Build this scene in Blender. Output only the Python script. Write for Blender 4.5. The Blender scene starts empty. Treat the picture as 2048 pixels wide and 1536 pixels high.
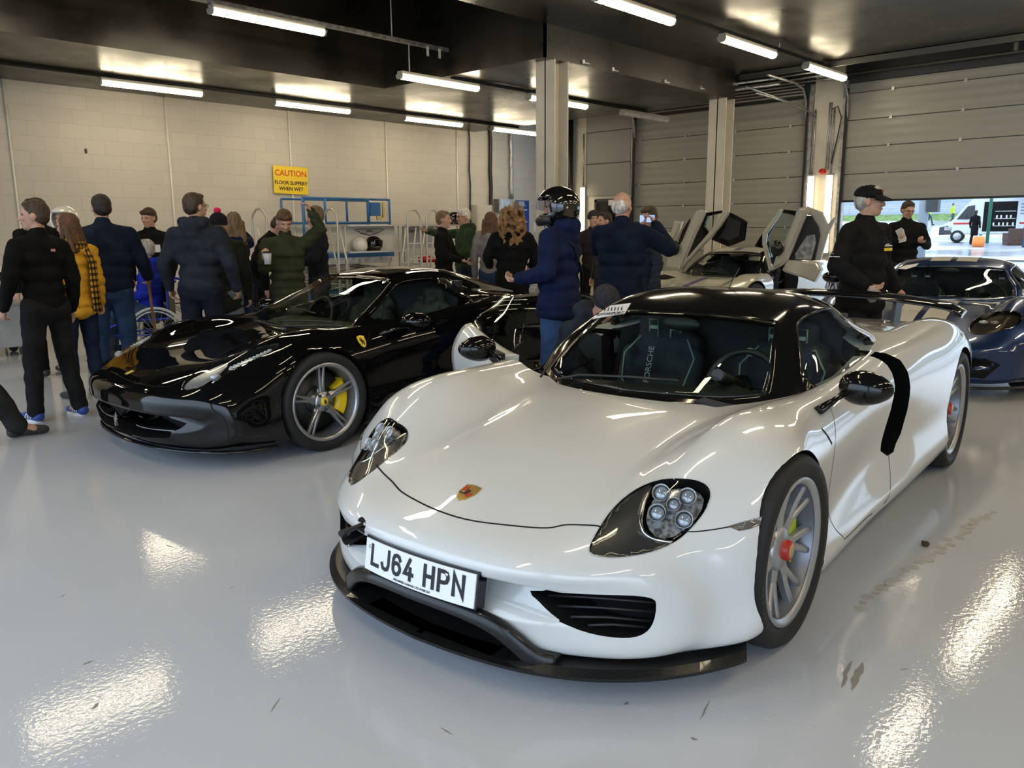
import bpy, bmesh, math, random
from mathutils import Vector, Matrix, Euler
from mathutils.bvhtree import BVHTree
from mathutils import geometry as mgeo
from mathutils import noise as mnoise
PI = math.pi
S = bpy.context.scene
COL = S.collection
# ---------------------------------------------------------------- camera
cam_d = bpy.data.cameras.new('camera')
cam = bpy.data.objects.new('camera', cam_d); COL.objects.link(cam); S.camera = cam
cam_d.sensor_width = 36.0; cam_d.lens = 1607.43 * 36.0 / 2048.0
cam_d.clip_start = 0.05; cam_d.clip_end = 500
PITCH, ROLL, YAW, CAMH = .19105542, .00753404, .75546023, 1.46751389
_f = Vector((math.cos(YAW)*math.cos(PITCH), math.sin(YAW)*math.cos(PITCH), -math.sin(PITCH)))
_r = Vector((math.sin(YAW), -math.cos(YAW), 0)); _d = _f.cross(_r)
_r2 = math.cos(ROLL)*_r + math.sin(ROLL)*_d; _d2 = -math.sin(ROLL)*_r + math.cos(ROLL)*_d
M = Matrix((( _r2.x, -_d2.x, -_f.x, 0), (_r2.y, -_d2.y, -_f.y, 0), (_r2.z, -_d2.z, -_f.z, CAMH), (0, 0, 0, 1)))
cam.matrix_world = M
# ---------------------------------------------------------------- sky and exposure
W = bpy.data.worlds.new('overcast_sky'); S.world = W; W.use_nodes = True
_n = W.node_tree; _n.nodes.clear()
_o = _n.nodes.new('ShaderNodeOutputWorld'); _b = _n.nodes.new('ShaderNodeBackground')
_b.inputs[0].default_value = (0.64, 0.80, 1.0, 1); _b.inputs[1].default_value = 1.95
_n.links.new(_b.outputs[0], _o.inputs[0])
S.view_settings.view_transform = 'Standard'; S.view_settings.look = 'None'
S.view_settings.exposure = 0.85; S.view_settings.gamma = 1.0; S.view_settings.use_curve_mapping = False
S.cycles.use_denoising = True; S.cycles.use_adaptive_sampling = True; S.cycles.adaptive_threshold = .015
try: S.cycles.denoiser = 'OPENIMAGEDENOISE'
except Exception: pass
S.cycles.max_bounces = 8; S.cycles.diffuse_bounces = 3; S.cycles.glossy_bounces = 4
S.cycles.transparent_max_bounces = 16; S.cycles.transmission_bounces = 6
S.cycles.caustics_reflective = False; S.cycles.caustics_refractive = False
S.cycles.sample_clamp_indirect = 6.0
LAMP = 19.0      # strength of the fluorescent diffusers
# ---------------------------------------------------------------- materials
MATS = {}
def mat(name, col, rough=.5, metal=0, coat=0, emit=None, es=1, spec=.5, trans=0, ior=1.45, sheen=0, coat_rough=.03):
    if name in MATS: return MATS[name]
    m = bpy.data.materials.new(name); m.use_nodes = True; MATS[name] = m
    p = m.node_tree.nodes['Principled BSDF']; i = p.inputs
    i['Base Color'].default_value = (*col, 1); i['Roughness'].default_value = rough; i['Metallic'].default_value = metal
    i['Coat Weight'].default_value = coat; i['Coat Roughness'].default_value = coat_rough
    i['Specular IOR Level'].default_value = spec; i['Transmission Weight'].default_value = trans; i['IOR'].default_value = ior
    i['Sheen Weight'].default_value = sheen
    if emit: i['Emission Color'].default_value = (*emit, 1); i['Emission Strength'].default_value = es
    m.diffuse_color = (*col, 1)
    return m
def nodes(m): return m.node_tree.nodes, m.node_tree.links, m.node_tree.nodes['Principled BSDF']
def add_noise(m, scale, c1, c2, lo=.4, hi=.6, bump=0, detail=4, rough=None, bscale=None, stretch=None):
    """colour variation (and bump) from object coordinates"""
    N, L, P = nodes(m)
    tc = N.new('ShaderNodeTexCoord'); nz = N.new('ShaderNodeTexNoise'); nz.inputs['Scale'].default_value = scale; nz.inputs['Detail'].default_value = detail
    src = tc.outputs['Object']
    if stretch:
        mp = N.new('ShaderNodeMapping'); mp.inputs['Scale'].default_value = stretch; L.new(src, mp.inputs[0]); src = mp.outputs[0]
    L.new(src, nz.inputs['Vector'])
    cr = N.new('ShaderNodeValToRGB'); cr.color_ramp.elements[0].position = lo; cr.color_ramp.elements[1].position = hi
    cr.color_ramp.elements[0].color = (*c1, 1); cr.color_ramp.elements[1].color = (*c2, 1)
    L.new(nz.outputs['Fac'], cr.inputs[0]); L.new(cr.outputs[0], P.inputs['Base Color'])
    if rough:
        mr = N.new('ShaderNodeMapRange'); mr.inputs['From Min'].default_value = lo; mr.inputs['From Max'].default_value = hi
        mr.inputs['To Min'].default_value, mr.inputs['To Max'].default_value = rough
        L.new(nz.outputs['Fac'], mr.inputs['Value']); L.new(mr.outputs[0], P.inputs['Roughness'])
    if bump:
        nb = N.new('ShaderNodeTexNoise'); nb.inputs['Scale'].default_value = bscale or scale*4; nb.inputs['Detail'].default_value = detail; L.new(src, nb.inputs['Vector'])
        bp = N.new('ShaderNodeBump'); bp.inputs['Strength'].default_value = bump; bp.inputs['Distance'].default_value = .02
        L.new(nb.outputs['Fac'], bp.inputs['Height']); L.new(bp.outputs[0], P.inputs['Normal'])
    return m
def fabric(name, col, bump=.35, rough=.85, scale=9):
    if name in MATS: return MATS[name]
    m = mat(name, col, rough, spec=.12)
    c2 = tuple(min(1, c*1.35+.002) for c in col); c1 = tuple(c*.75 for c in col)
    return add_noise(m, scale, c1, c2, .3, .7, bump=bump, bscale=scale*2.2, detail=6)
def glass(name, tint=(.5, .5, .5), rough=.0, ior=1.5):
    if name in MATS: return MATS[name]
    m = bpy.data.materials.new(name); m.use_nodes = True; MATS[name] = m
    N, L = m.node_tree.nodes, m.node_tree.links; N.clear()
    o = N.new('ShaderNodeOutputMaterial'); mx = N.new('ShaderNodeMixShader'); fr = N.new('ShaderNodeFresnel'); fr.inputs[0].default_value = ior
    t = N.new('ShaderNodeBsdfTransparent'); t.inputs[0].default_value = (*tint, 1)
    g = N.new('ShaderNodeBsdfGlossy'); g.inputs['Roughness'].default_value = rough
    ge = N.new('ShaderNodeNewGeometry'); fr2 = N.new('ShaderNodeMath'); fr2.operation = 'SUBTRACT'; fr2.use_clamp = True
    L.new(fr.outputs[0], fr2.inputs[0]); L.new(ge.outputs['Backfacing'], fr2.inputs[1])
    L.new(fr2.outputs[0], mx.inputs[0]); L.new(t.outputs[0], mx.inputs[1]); L.new(g.outputs[0], mx.inputs[2]); L.new(mx.outputs[0], o.inputs[0])
    return m
# ---------------------------------------------------------------- object helpers
def link(name, bm_or_me, m=None, parent=None, smooth=False, loc=None):
    if isinstance(bm_or_me, bmesh.types.BMesh):
        me = bpy.data.meshes.new(name); bm_or_me.to_mesh(me); bm_or_me.free()
    else: me = bm_or_me
    o = bpy.data.objects.new(name, me); COL.objects.link(o)
    if m is not None:
        me.materials.clear()
        for x in (m if isinstance(m, (list, tuple)) else [m]): me.materials.append(x)
    if smooth: me.shade_smooth()
    if parent: o.parent = parent
    if loc is not None: o.location = loc
    return o
def tag(o, label, cat, group=None, kind=None):
    if label: o['label'] = label
    if cat: o['category'] = cat
    if group: o['group'] = group
    if kind: o['kind'] = kind
    return o
def empty(name, loc=(0, 0, 0), rz=0, label=None, cat=None, group=None):
    o = bpy.data.objects.new(name, None); COL.objects.link(o); o.location = loc; o.rotation_euler = (0, 0, rz)
    o.empty_display_size = .2
    return tag(o, label, cat, group)
def struct(name, bm, m, smooth=False):
    o = link(name, bm, m, smooth=smooth); o['kind'] = 'structure'; return o
def copy_tree(o, parent=None):
    c = o.copy(); COL.objects.link(c); c.parent = parent
    for ch in list(o.children): copy_tree(ch, c)
    return c
def B(): return bmesh.new()
def box(bm, x0, x1, y0, y1, z0, z1, mi=0):
    vs = [bm.verts.new((x, y, z)) for x in (x0, x1) for y in (y0, y1) for z in (z0, z1)]
    for f in ((0, 1, 3, 2), (4, 6, 7, 5), (0, 4, 5, 1), (2, 3, 7, 6), (0, 2, 6, 4), (1, 5, 7, 3)):
        q = bm.faces.new([vs[i] for i in f]); q.material_index = mi
    return bm
def cbox(bm, c, s, mi=0, rot=None, bev=0):
    """box from centre and size, optionally turned by a matrix and bevelled"""
    b2 = B(); box(b2, -s[0]/2, s[0]/2, -s[1]/2, s[1]/2, -s[2]/2, s[2]/2, mi)
    if bev: bmesh.ops.bevel(b2, geom=list(b2.edges), offset=bev, segments=2, affect='EDGES', profile=.6)
    T = Matrix.Translation(Vector(c)) @ (rot.to_4x4() if rot else Matrix())
    add_bm(bm, b2, T, mi); return bm
def add_bm(bm, b2, T=None, mi=None):
    mp = {}
    for v in b2.verts: mp[v] = bm.verts.new(T @ v.co if T else v.co)
    for f in b2.faces:
        try:
            q = bm.faces.new([mp[v] for v in f.verts]); q.material_index = f.material_index if mi is None else mi; q.smooth = f.smooth
        except ValueError: pass
    b2.free(); return bm
def frame(t, up=Vector((0, 0, 1))):
    t = t.normalized()
    if abs(t.dot(up)) > .98: up = Vector((1, 0, 0)) if abs(t.x) < .9 else Vector((0, 1, 0))
    a = up.cross(t).normalized(); return a, t.cross(a).normalized()
def tube(bm, pts, r, n=8, mi=0, cap=True, closed=False, flat=1.0, smooth=True):
    """swept tube through points; r a number or one per point"""
    pts = [Vector(p) for p in pts]; rs = r if isinstance(r, (list, tuple)) else [r]*len(pts)
    rings = []; up = None
    for i, p in enumerate(pts):
        if closed: t = pts[(i+1) % len(pts)] - pts[i-1]
        else: t = pts[min(i+1, len(pts)-1)] - pts[max(i-1, 0)]
        if up is None: a, b = frame(t)
        else:
            t = t.normalized(); a = (a - t*a.dot(t)).normalized(); b = t.cross(a).normalized()
        up = a
        rings.append([bm.verts.new(p + rs[i]*(math.cos(2*PI*k/n)*a + flat*math.sin(2*PI*k/n)*b)) for k in range(n)])
    m = len(pts)
    for i in range(m if closed else m-1):
        r0, r1 = rings[i], rings[(i+1) % m]
        for k in range(n):
            f = bm.faces.new((r0[k], r0[(k+1) % n], r1[(k+1) % n], r1[k])); f.material_index = mi; f.smooth = smooth
    if cap and not closed:
        f = bm.faces.new(rings[0][::-1]); f.material_index = mi; f = bm.faces.new(rings[-1]); f.material_index = mi
    return bm
def lathe(bm, prof, axis='Z', n=48, c=(0, 0, 0), mi=0, closed=False, a0=0, a1=2*PI, smooth=True):
    """profile of (radius, height) turned round an axis"""
    c = Vector(c); full = abs(a1-a0-2*PI) < 1e-6; cols = []
    cnt = n if full else n+1
    for k in range(cnt):
        a = a0 + (a1-a0)*k/n; ca, sa = math.cos(a), math.sin(a); col = []
        for r, h in prof:
            if axis == 'Z': p = (r*ca, r*sa, h)
            elif axis == 'Y': p = (r*ca, h, r*sa)
            else: p = (h, r*ca, r*sa)
            col.append(bm.verts.new(c + Vector(p)))
        cols.append(col)
    P = len(prof)
    for k in range(n):
        A, Bc = cols[k], cols[(k+1) % cnt]
        for i in range(P if closed else P-1):
            j = (i+1) % P
            try: f = bm.faces.new((A[i], Bc[i], Bc[j], A[j])); f.material_index = mi; f.smooth = smooth
            except ValueError: pass
    return bm
def ellipsoid(bm, c, r, rot=None, n=16, m=10, mi=0):
    T = Matrix.Translation(Vector(c)) @ (rot.to_4x4() if rot else Matrix()) @ Matrix.Diagonal((*r, 1))
    b2 = B(); bmesh.ops.create_uvsphere(b2, u_segments=n, v_segments=m, radius=1)
    for f in b2.faces: f.smooth = True
    return add_bm(bm, b2, T, mi)
def capsule(bm, a, b, r0, r1, n=12):
    """tapered capsule"""
    a, b = Vector(a), Vector(b); t = (b-a)
    if t.length < 1e-6: t = Vector((0, 0, 1e-3))
    u, v = frame(t); t = t.normalized(); rings = []
    L = (b-a).length
    prof = [(-r0*math.cos(x), r0*math.sin(x)) for x in (PI*.12, PI*.25, PI*.38, PI*.5)] + [(L + r1*math.cos(x), r1*math.sin(x)) for x in (PI*.5, PI*.38, PI*.25, PI*.12)]
    for h, r in prof: rings.append([bm.verts.new(a + t*h + r*(math.cos(2*PI*k/n)*u + math.sin(2*PI*k/n)*v)) for k in range(n)])
    for i in range(len(rings)-1):
        for k in range(n): bm.faces.new((rings[i][k], rings[i][(k+1) % n], rings[i+1][(k+1) % n], rings[i+1][k])).smooth = True
    bm.faces.new(rings[0][::-1]); bm.faces.new(rings[-1]); return bm
def crom(pts, n=8, closed=False):
    """centripetal-ish Catmull-Rom through points (any dimension)"""
    P = [Vector(p) for p in pts]; m = len(P); out = []
    for i in range(m if closed else m-1):
        p0 = P[i-1] if (closed or i > 0) else P[i]*2-P[i+1]
        p1, p2 = P[i], P[(i+1) % m]
        p3 = P[(i+2) % m] if (closed or i+2 < m) else P[i+1]*2-P[i]
        for k in range(n):
            t = k/n
            out.append(.5*((2*p1) + (p2-p0)*t + (2*p0-5*p1+4*p2-p3)*t*t + (3*p1-p0-3*p2+p3)*t**3))
    if not closed: out.append(P[-1])
    return out
def prism(bm, poly, axis, a, b, mi=0):
    """closed solid: polygon (2D) extruded along an axis between a and b; axis 'x': (y,z), 'y': (x,z), 'z': (x,y)"""
    def P(q, h): return {'x': (h, q[0], q[1]), 'y': (q[0], h, q[1]), 'z': (q[0], q[1], h)}[axis]
    A = [bm.verts.new(P(q, a)) for q in poly]; C = [bm.verts.new(P(q, b)) for q in poly]; n = len(poly)
    fs = [bm.faces.new(A[::-1]), bm.faces.new(C)] + [bm.faces.new((A[i], A[(i+1) % n], C[(i+1) % n], C[i])) for i in range(n)]
    for f in fs: f.material_index = mi
    bmesh.ops.recalc_face_normals(bm, faces=fs); return bm
def text_bm(s, size, ext=.001, align='CENTER', font_w=1.0, spacing=1.0, bold=0):
    """text as a mesh in the XZ plane, reading from -Y, standing on z=0"""
    cu = bpy.data.curves.new('t', 'FONT'); cu.body = s; cu.size = size; cu.extrude = ext; cu.align_x = align; cu.align_y = 'CENTER'
    cu.space_character = spacing; cu.offset = bold*size; cu.resolution_u = 3
    o = bpy.data.objects.new('t', cu); COL.objects.link(o)
    dg = bpy.context.evaluated_depsgraph_get(); me = bpy.data.meshes.new_from_object(o.evaluated_get(dg))
    bpy.data.objects.remove(o); bpy.data.curves.remove(cu)
    b = B(); b.from_mesh(me); bpy.data.meshes.remove(me)
    for v in b.verts: v.co = Vector((v.co.x*font_w, -v.co.z, v.co.y))
    bmesh.ops.recalc_face_normals(b, faces=b.faces)
    return b
def evaluated(bm, subsurf=0, voxel=0, smooth=0, cuts=(), disp=None):
    """run modifiers on a bmesh and return the resulting mesh"""
    me = bpy.data.meshes.new('tmp'); bm.to_mesh(me); bm.free()
    o = bpy.data.objects.new('tmp', me); COL.objects.link(o)
    if voxel:
        m = o.modifiers.new('r', 'REMESH'); m.mode = 'VOXEL'; m.voxel_size = voxel; m.use_smooth_shade = True
    if smooth:
        m = o.modifiers.new('s', 'SMOOTH'); m.factor = .5; m.iterations = smooth
    if subsurf:
        m = o.modifiers.new('s', 'SUBSURF'); m.levels = subsurf; m.render_levels = subsurf
    for c in cuts:
        m = o.modifiers.new('b', 'BOOLEAN'); m.operation = 'DIFFERENCE'; m.solver = 'EXACT'; m.object = c
    dg = bpy.context.evaluated_depsgraph_get(); dg.update()
    r = bpy.data.meshes.new_from_object(o.evaluated_get(dg))
    bpy.data.objects.remove(o); bpy.data.meshes.remove(me)
    return r
# ================================================================ the garage
XD, YW, ZL, ZH = 15.3, 14.2, 3.72, 4.15     # door wall, block wall, low soffit, high ceiling
M_floor = mat('floor_epoxy', (.40, .42, .44), .12, spec=.36)
def _floor():
    N, L, P = nodes(M_floor)
    tc = N.new('ShaderNodeTexCoord')
    n1 = N.new('ShaderNodeTexNoise'); n1.inputs['Scale'].default_value = .55; n1.inputs['Detail'].default_value = 5; L.new(tc.outputs['Object'], n1.inputs['Vector'])
    cr = N.new('ShaderNodeValToRGB'); cr.color_ramp.elements[0].position = .3; cr.color_ramp.elements[1].position = .7
    cr.color_ramp.elements[0].color = (.48, .50, .54, 1); cr.color_ramp.elements[1].color = (.53, .55, .585, 1); L.new(n1.outputs['Fac'], cr.inputs[0])
    n2 = N.new('ShaderNodeTexNoise'); n2.inputs['Scale'].default_value = 55; n2.inputs['Detail'].default_value = 3; L.new(tc.outputs['Object'], n2.inputs['Vector'])
    # scattered dark specks and smears of dirt
    n3 = N.new('ShaderNodeTexNoise'); n3.inputs['Scale'].default_value = 7.5; n3.inputs['Detail'].default_value = 9; n3.inputs['Roughness'].default_value = .75; L.new(tc.outputs['Object'], n3.inputs['Vector'])
    r3 = N.new('ShaderNodeValToRGB'); r3.color_ramp.elements[0].position = .66; r3.color_ramp.elements[1].position = .74
    r3.color_ramp.elements[0].color = (0, 0, 0, 1); r3.color_ramp.elements[1].color = (.55, .55, .55, 1); L.new(n3.outputs['Fac'], r3.inputs[0])
    mx = N.new('ShaderNodeMixRGB'); mx.inputs[2].default_value = (.20, .19, .175, 1); L.new(r3.outputs[0], mx.inputs[0]); L.new(cr.outputs[0], mx.inputs[1]); L.new(mx.outputs[0], P.inputs['Base Color'])
    mr = N.new('ShaderNodeMapRange'); mr.inputs['To Min'].default_value = .02; mr.inputs['To Max'].default_value = .055; L.new(n1.outputs['Fac'], mr.inputs['Value']); L.new(mr.outputs[0], P.inputs['Roughness'])
    bp = N.new('ShaderNodeBump'); bp.inputs['Strength'].default_value = .17; bp.inputs['Distance'].default_value = .003; L.new(n2.outputs['Fac'], bp.inputs['Height']); L.new(bp.outputs[0], P.inputs['Normal'])
_floor()
struct('floor', box(B(), -2.6, XD+.25, -9, YW, -.1, 0), M_floor)
M_block = mat('painted_block', (.60, .55, .46), .6)
def _block():
    N, L, P = nodes(M_block)
    tc = N.new('ShaderNodeTexCoord'); mp = N.new('ShaderNodeMapping'); mp.inputs['Rotation'].default_value = (PI/2, 0, 0); L.new(tc.outputs['Object'], mp.inputs[0])
    br = N.new('ShaderNodeTexBrick'); br.inputs['Scale'].default_value = 1; br.inputs['Brick Width'].default_value = .45; br.inputs['Row Height'].default_value = .225
    br.inputs['Mortar Size'].default_value = .005; br.inputs['Mortar Smooth'].default_value = .3; br.inputs['Bias'].default_value = 0
    br.inputs['Color1'].default_value = (.55, .51, .45, 1); br.inputs['Color2'].default_value = (.52, .485, .43, 1); br.inputs['Mortar'].default_value = (.47, .43, .36, 1)
    L.new(mp.outputs[0], br.inputs['Vector']); L.new(br.outputs['Color'], P.inputs['Base Color'])
    bp = N.new('ShaderNodeBump'); bp.inputs['Strength'].default_value = .4; bp.inputs['Distance'].default_value = .01; L.new(br.outputs['Fac'], bp.inputs['Height']); bp.invert = True; L.new(bp.outputs[0], P.inputs['Normal'])
_block()
M_cream = add_noise(mat('cream_paint', (.62, .58, .48), .5), 3, (.50, .47, .40), (.58, .54, .46), .35, .65)
M_greypaint = mat('grey_painted_wall', (.26, .25, .235), .55)
M_white = mat('white_paint', (.75, .73, .68), .45)
M_galv = add_noise(mat('galvanised_steel', (.42, .42, .42), .38, metal=.8), 14, (.3, .3, .3), (.5, .5, .5), rough=(.3, .5))
M_black = mat('black_paint', (.012, .012, .012), .4)
M_dark = mat('dark_grey', (.04, .04, .042), .5)
M_ceil = mat('black_ceiling_board', (.022, .020, .017), .32, spec=.6)
add_noise(M_ceil, 1.1, (.009, .008, .0065), (.020, .017, .013), .35, .65, bump=.05, rough=(.24, .42), bscale=2.4)
struct('wall_left', box(B(), -2.3, 16.4, YW, YW+.2, 0, 6), M_block)
struct('wall_back_left_corner', box(B(), 16.4, 16.6, 12.3, YW+.2, 0, 6), M_greypaint)
# ceilings: low soffit at 3.72 (by the block wall and in the middle), high board ceiling at 4.15, deep dark recess above the trunking
b = B(); box(b, -2.3, 13.85, 10.92, YW, ZL, 5.3); box(b, 8.65, 13.85, 7.5, 10.92, ZL, 5.3); struct('ceiling_soffit', b, M_ceil)
struct('ceiling_high', box(B(), -2.3, 13.85, -9, 7.5, ZH, 5.3), M_ceil)
struct('ceiling_recess', box(B(), -2.3, 16.6, -9.2, YW+.2, 5.3, 5.5), M_black)
# metal flashing along the fascia above the column
M_darkfab = mat('charcoal_board', (.03, .028, .024), .45)
b = B(); box(b, 8.62, 8.66, 7.47, 10.92, ZL-.0, 4.45); box(b, 8.62, 13.85, 7.47, 7.5, ZL, 4.16); struct('trim_1', b, M_ceil)
b = B()   # ragged cable clips and tape tabs left hanging on the fascia edge
for x, z in ((9.4, 3.74), (10.1, 3.73), (11.5, 3.73), (12.6, 3.76), (13.75, 3.95)):
    box(b, x, x+.05, 7.44, 7.47, z, z+.05); box(b, x+.05, x+.17, 7.45, 7.47, z+.01, z+.025)
struct('trim_2', b, M_galv)
# door wall: piers and lintel
M_panel = mat('sectional_door_panel', (.30, .295, .255), .38)
def _panel():
    N, L, P = nodes(M_panel)
    tc = N.new('ShaderNodeTexCoord'); wv = N.new('ShaderNodeTexWave'); wv.bands_direction = 'Z'; wv.inputs['Scale'].default_value = 2.1; wv.wave_profile = 'SIN'
    L.new(tc.outputs['Object'], wv.inputs['Vector'])
    bp = N.new('ShaderNodeBump'); bp.inputs['Strength'].default_value = .5; bp.inputs['Distance'].default_value = .01; L.new(wv.outputs['Fac'], bp.inputs['Height'])
    L.new(bp.outputs[0], P.inputs['Normal'])
_panel()
b = B(); box(b, XD, XD+.35, 6.08, 6.62, 0, 5.3); box(b, XD, XD+.35, 10.75, 12.3, 0, 5.3); struct('wall_pier', b, M_cream)
b = B(); box(b, XD+.02, XD+.35, -9, 6.08, 4.0, 5.3); box(b, XD+.02, XD+.35, 6.62, 10.75, 3.82, 5.3); struct('wall_lintel', b, M_dark)
struct('wall_back_cladding', box(B(), XD-.05, XD+.0, 10.7, 11.95, 2.2, 5.3), M_greypaint)
b = B()
for z in (2.9, 3.6): box(b, XD-.062, XD-.05, 10.7, 11.95, z, z+.02)
struct('trim_3', b, M_dark)
def garage_door(name, y0, y1, z0, z1, step, joint0):
    t = empty(name, (XD+.08, (y0+y1)/2, 0)); t['kind'] = 'structure'
    zs = [z0]; z = joint0
    while z < z1-.05: zs.append(z); z += step
    zs.append(z1)
    for a, c in zip(zs, zs[1:]):
        p = B(); cbox(p, (0, 0, (a+c)/2), (.045, y1-y0, c-a-.012), bev=.004); link('panel', p, M_panel, t)
    s = B(); box(s, .0, .03, (y0-y1)/2, (y1-y0)/2, z0, z1); link('seal', s, M_black, t)
    h = B()
    for z in zs[1:-1]:
        k = y0+.4
        while k < y1: cbox(h, (-.03, k-(y0+y1)/2, z), (.02, .05, .06)); k += 1.15
    link('hinges', h, M_galv, t)
    return t
garage_door('door_1', -3.2, 6.02, 1.93, 4.0, .475, 2.4)
garage_door('door_2', 6.68, 10.65, 0.02, 3.85, .475, .5)
b = B(); box(b, XD+.06, XD+.11, -3.2, 6.02, 1.90, 1.935); o = struct('trim_4', b, M_black)
b = B()
for y in (6.04, 6.66, 10.68, -3.22): box(b, XD-.04, XD+.1, y-.035, y+.035, 0, 4.05)
struct('trim_5', b, M_galv)
b = B()
for y in (5.99, 6.71, 10.62): box(b, XD-.09, XD-.04, y-.02, y+.02, 0, 3.9)
struct('trim_6', b, M_black)
struct('wall_right_of_door', box(B(), XD, XD+.35, -9, -3.22, 0, 5.3), M_cream)
# horizontal door tracks inside the ceiling gap, curved down to the jambs
b = B()
for y in (5.97, 6.74, 10.6): tube(b, [(13.6, y, 4.02), (14.7, y, 4.02), (15.05, y, 3.95), (15.2, y, 3.75), (15.24, y, 3.4)], .022, 6)
for z, y0 in ((4.02, 6.74), (3.93, 6.74)): tube(b, [(14.0+.9*(4.02-z), y0, z), (14.0+.9*(4.02-z), 10.6, z)], .02, 5)
for x in (14.1, 14.5, 14.9): tube(b, [(x, 5.97, 4.05), (x, 6.74, 4.05)], .018, 5)
tube(b, [(13.9, 7.1, 3.8), (14.6, 6.9, 3.72), (15.25, 6.55, 3.5)], .02, 5); tube(b, [(13.9, 7.3, 3.93), (15.25, 6.7, 3.62)], .018, 5)
struct('trim_7', b, M_galv)
b = B()      # torsion shaft and springs, perforated angle along the ceiling edge
tube(b, [(XD-.2, -3.2, 4.12), (XD-.2, 6.0, 4.12)], .025, 8); box(b, 13.86, 13.89, -3, 7.4, 4.05, 4.15); box(b, 13.86, 14.0, -3, 7.4, 4.14, 4.15)
for y in (0.4, 3.1): box(b, 14.0, 14.06, y, y+.05, 3.95, 4.2)
struct('trim_8', b, mat('dull_steel', (.09, .09, .085), .5, metal=.5))
b = B()
for i in range(6): box(b, XD-.3, XD-.26, 6.72, 10.6, 3.84+i*.055, 3.865+i*.055)
struct('trim_9', b, M_greypaint)
# walls behind and right of the camera, with the daylit doorways of the pit lane side
struct('wall_right', box(B(), -2.3, XD, -9.2, -9, 0, 5.5), M_cream)
b = B(); box(b, -2.6, -2.3, -9, -7.6, 0, 5.5); box(b, -2.6, -2.3, -.2, .2, 0, 5.5); box(b, -2.6, -2.3, 9.0, YW, 0, 5.5); box(b, -2.6, -2.3, -7.6, 9, 3.9, 5.5)
struct('wall_behind_camera', b, M_cream)
# ---------------------------------------------------------------- steel columns
def column(x, y, label, top=ZL):
    t = empty('steel_column', (x, y, 0), 0, label, 'column')
    w, d, th = .34, .30, .02
    p = B(); box(p, -w/2, w/2, -d/2, -d/2+th, 0, top); box(p, -w/2, w/2, d/2-th, d/2, 0, top); box(p, -th/2, th/2, -d/2, d/2, 0, top)
    link('column_shaft', p, M_cream, t)
    q = B(); cbox(q, (0, 0, .012), (.5, .45, .024)); link('base_plate', q, M_cream, t)
    return t
c1 = column(8.95, 7.62, 'cream steel H-column behind the man in the black crash helmet'); c1.rotation_euler.z = PI/2
c2 = column(13.66, 7.62, 'cream steel H-column behind the white car with raised doors'); c2.rotation_euler.z = PI/2
# ---------------------------------------------------------------- lamps
M_diff = mat('lit_diffuser', (.9, .85, .7), .4, emit=(1.0, .84, .57), es=LAMP)
M_diff_low = mat('lit_diffuser_low', (.9, .85, .7), .4, emit=(1.0, .84, .57), es=LAMP*.3)
M_diff_off = mat('unlit_diffuser', (.55, .54, .50), .35)
M_lampbody = mat('lamp_body', (.45, .43, .38), .5)
def make_lamp(lit=True, L=1.57):
    t = empty('fluorescent_lamp')
    b = B(); box(b, -L/2+.02, L/2-.02, -.055, .055, 0, .045); link('lamp_body', b, M_lampbody, t)
    b = B(); prof = [(-.06, 0), (-.058, -.03), (-.04, -.058), (0, -.066), (.04, -.058), (.058, -.03), (.06, 0)]
    prism(b, prof, 'x', -L/2+.03, L/2-.03); link('diffuser', b, M_diff if lit else M_diff_off, t)
    for s in (-1, 1):
        b = B(); prism(b, [(y*1.05, z*1.05) for y, z in prof], 'x', s*(L/2-.03), s*L/2); link('end_cap', b, M_lampbody, t)
    for x in (-.6, -.2, .2, .6):
        b = B(); tube(b, [(x, y*1.04, z*1.04) for y, z in prof], .004, 4, flat=2.0); link('clip', b, M_galv, t)
    return t
LAMPS = []
proto_on = None
def lamp(xs, y, z, label, group=None, lit=True, vertical=False):
    global proto_on
    if lit and not vertical and proto_on is not None: t = copy_tree(proto_on)
    else: t = make_lamp(lit)
    if lit and not vertical and proto_on is None: proto_on = t
    t.location = (xs+.785, y, z); tag(t, label, 'ceiling light', group)
    if group is None and 'group' in t.keys(): del t['group']
    return t
GA, GB, GC = 'lit fluorescent battens over the block wall side', 'lit fluorescent battens over the white sports car', 'lit fluorescent battens along the middle row'
nA = ['lit fluorescent batten over the block wall, nearest of its row', 'lit fluorescent batten near the block wall above and left of the yellow sign', 'lit fluorescent batten by the block wall, third along from the left', 'lit fluorescent batten by the block wall, farthest and just left of the big column']
for i, x in enumerate((4.85, 7.67, 10.5, 13.18-.6+.6)): lamp(x if i < 3 else 12.95, 12.75, 3.62, ['lit fluorescent batten by the block wall, nearest and leftmost of that row', 'lit fluorescent batten by the block wall, above and right of the yellow sign', 'lit fluorescent batten by the block wall, third of its row and smallest whole one', 'lit fluorescent batten by the block wall partly hidden by the big column'][i], GA)
lamp(4.87, 9.36, 4.0, 'lit fluorescent batten on the hung trunking, big one at the top left', GC)
lamp(7.64, 9.35, 3.62, 'lit fluorescent batten dropped on a rod below the end of the trunking', GC)
lamp(10.36, 9.35, 3.62, 'lit fluorescent batten crossing behind the nearest cream column', GC)
lamp(13.0, 9.35, 3.62, 'unlit grey fluorescent batten between the two cream columns', lit=False)
lamp(7.5, 5.78, 3.97, 'lit fluorescent batten cut by the top edge, nearest of the right-hand row', GB)
lamp(10.27, 5.78, 3.97, 'lit fluorescent batten in the middle of the right-hand row', GB)
lamp(12.93, 5.78, 3.97, 'lit fluorescent batten at the far end of the right-hand row near the open door', GB)
GO = 'lit fluorescent battens outside the picture, seen only in reflections'
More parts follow.
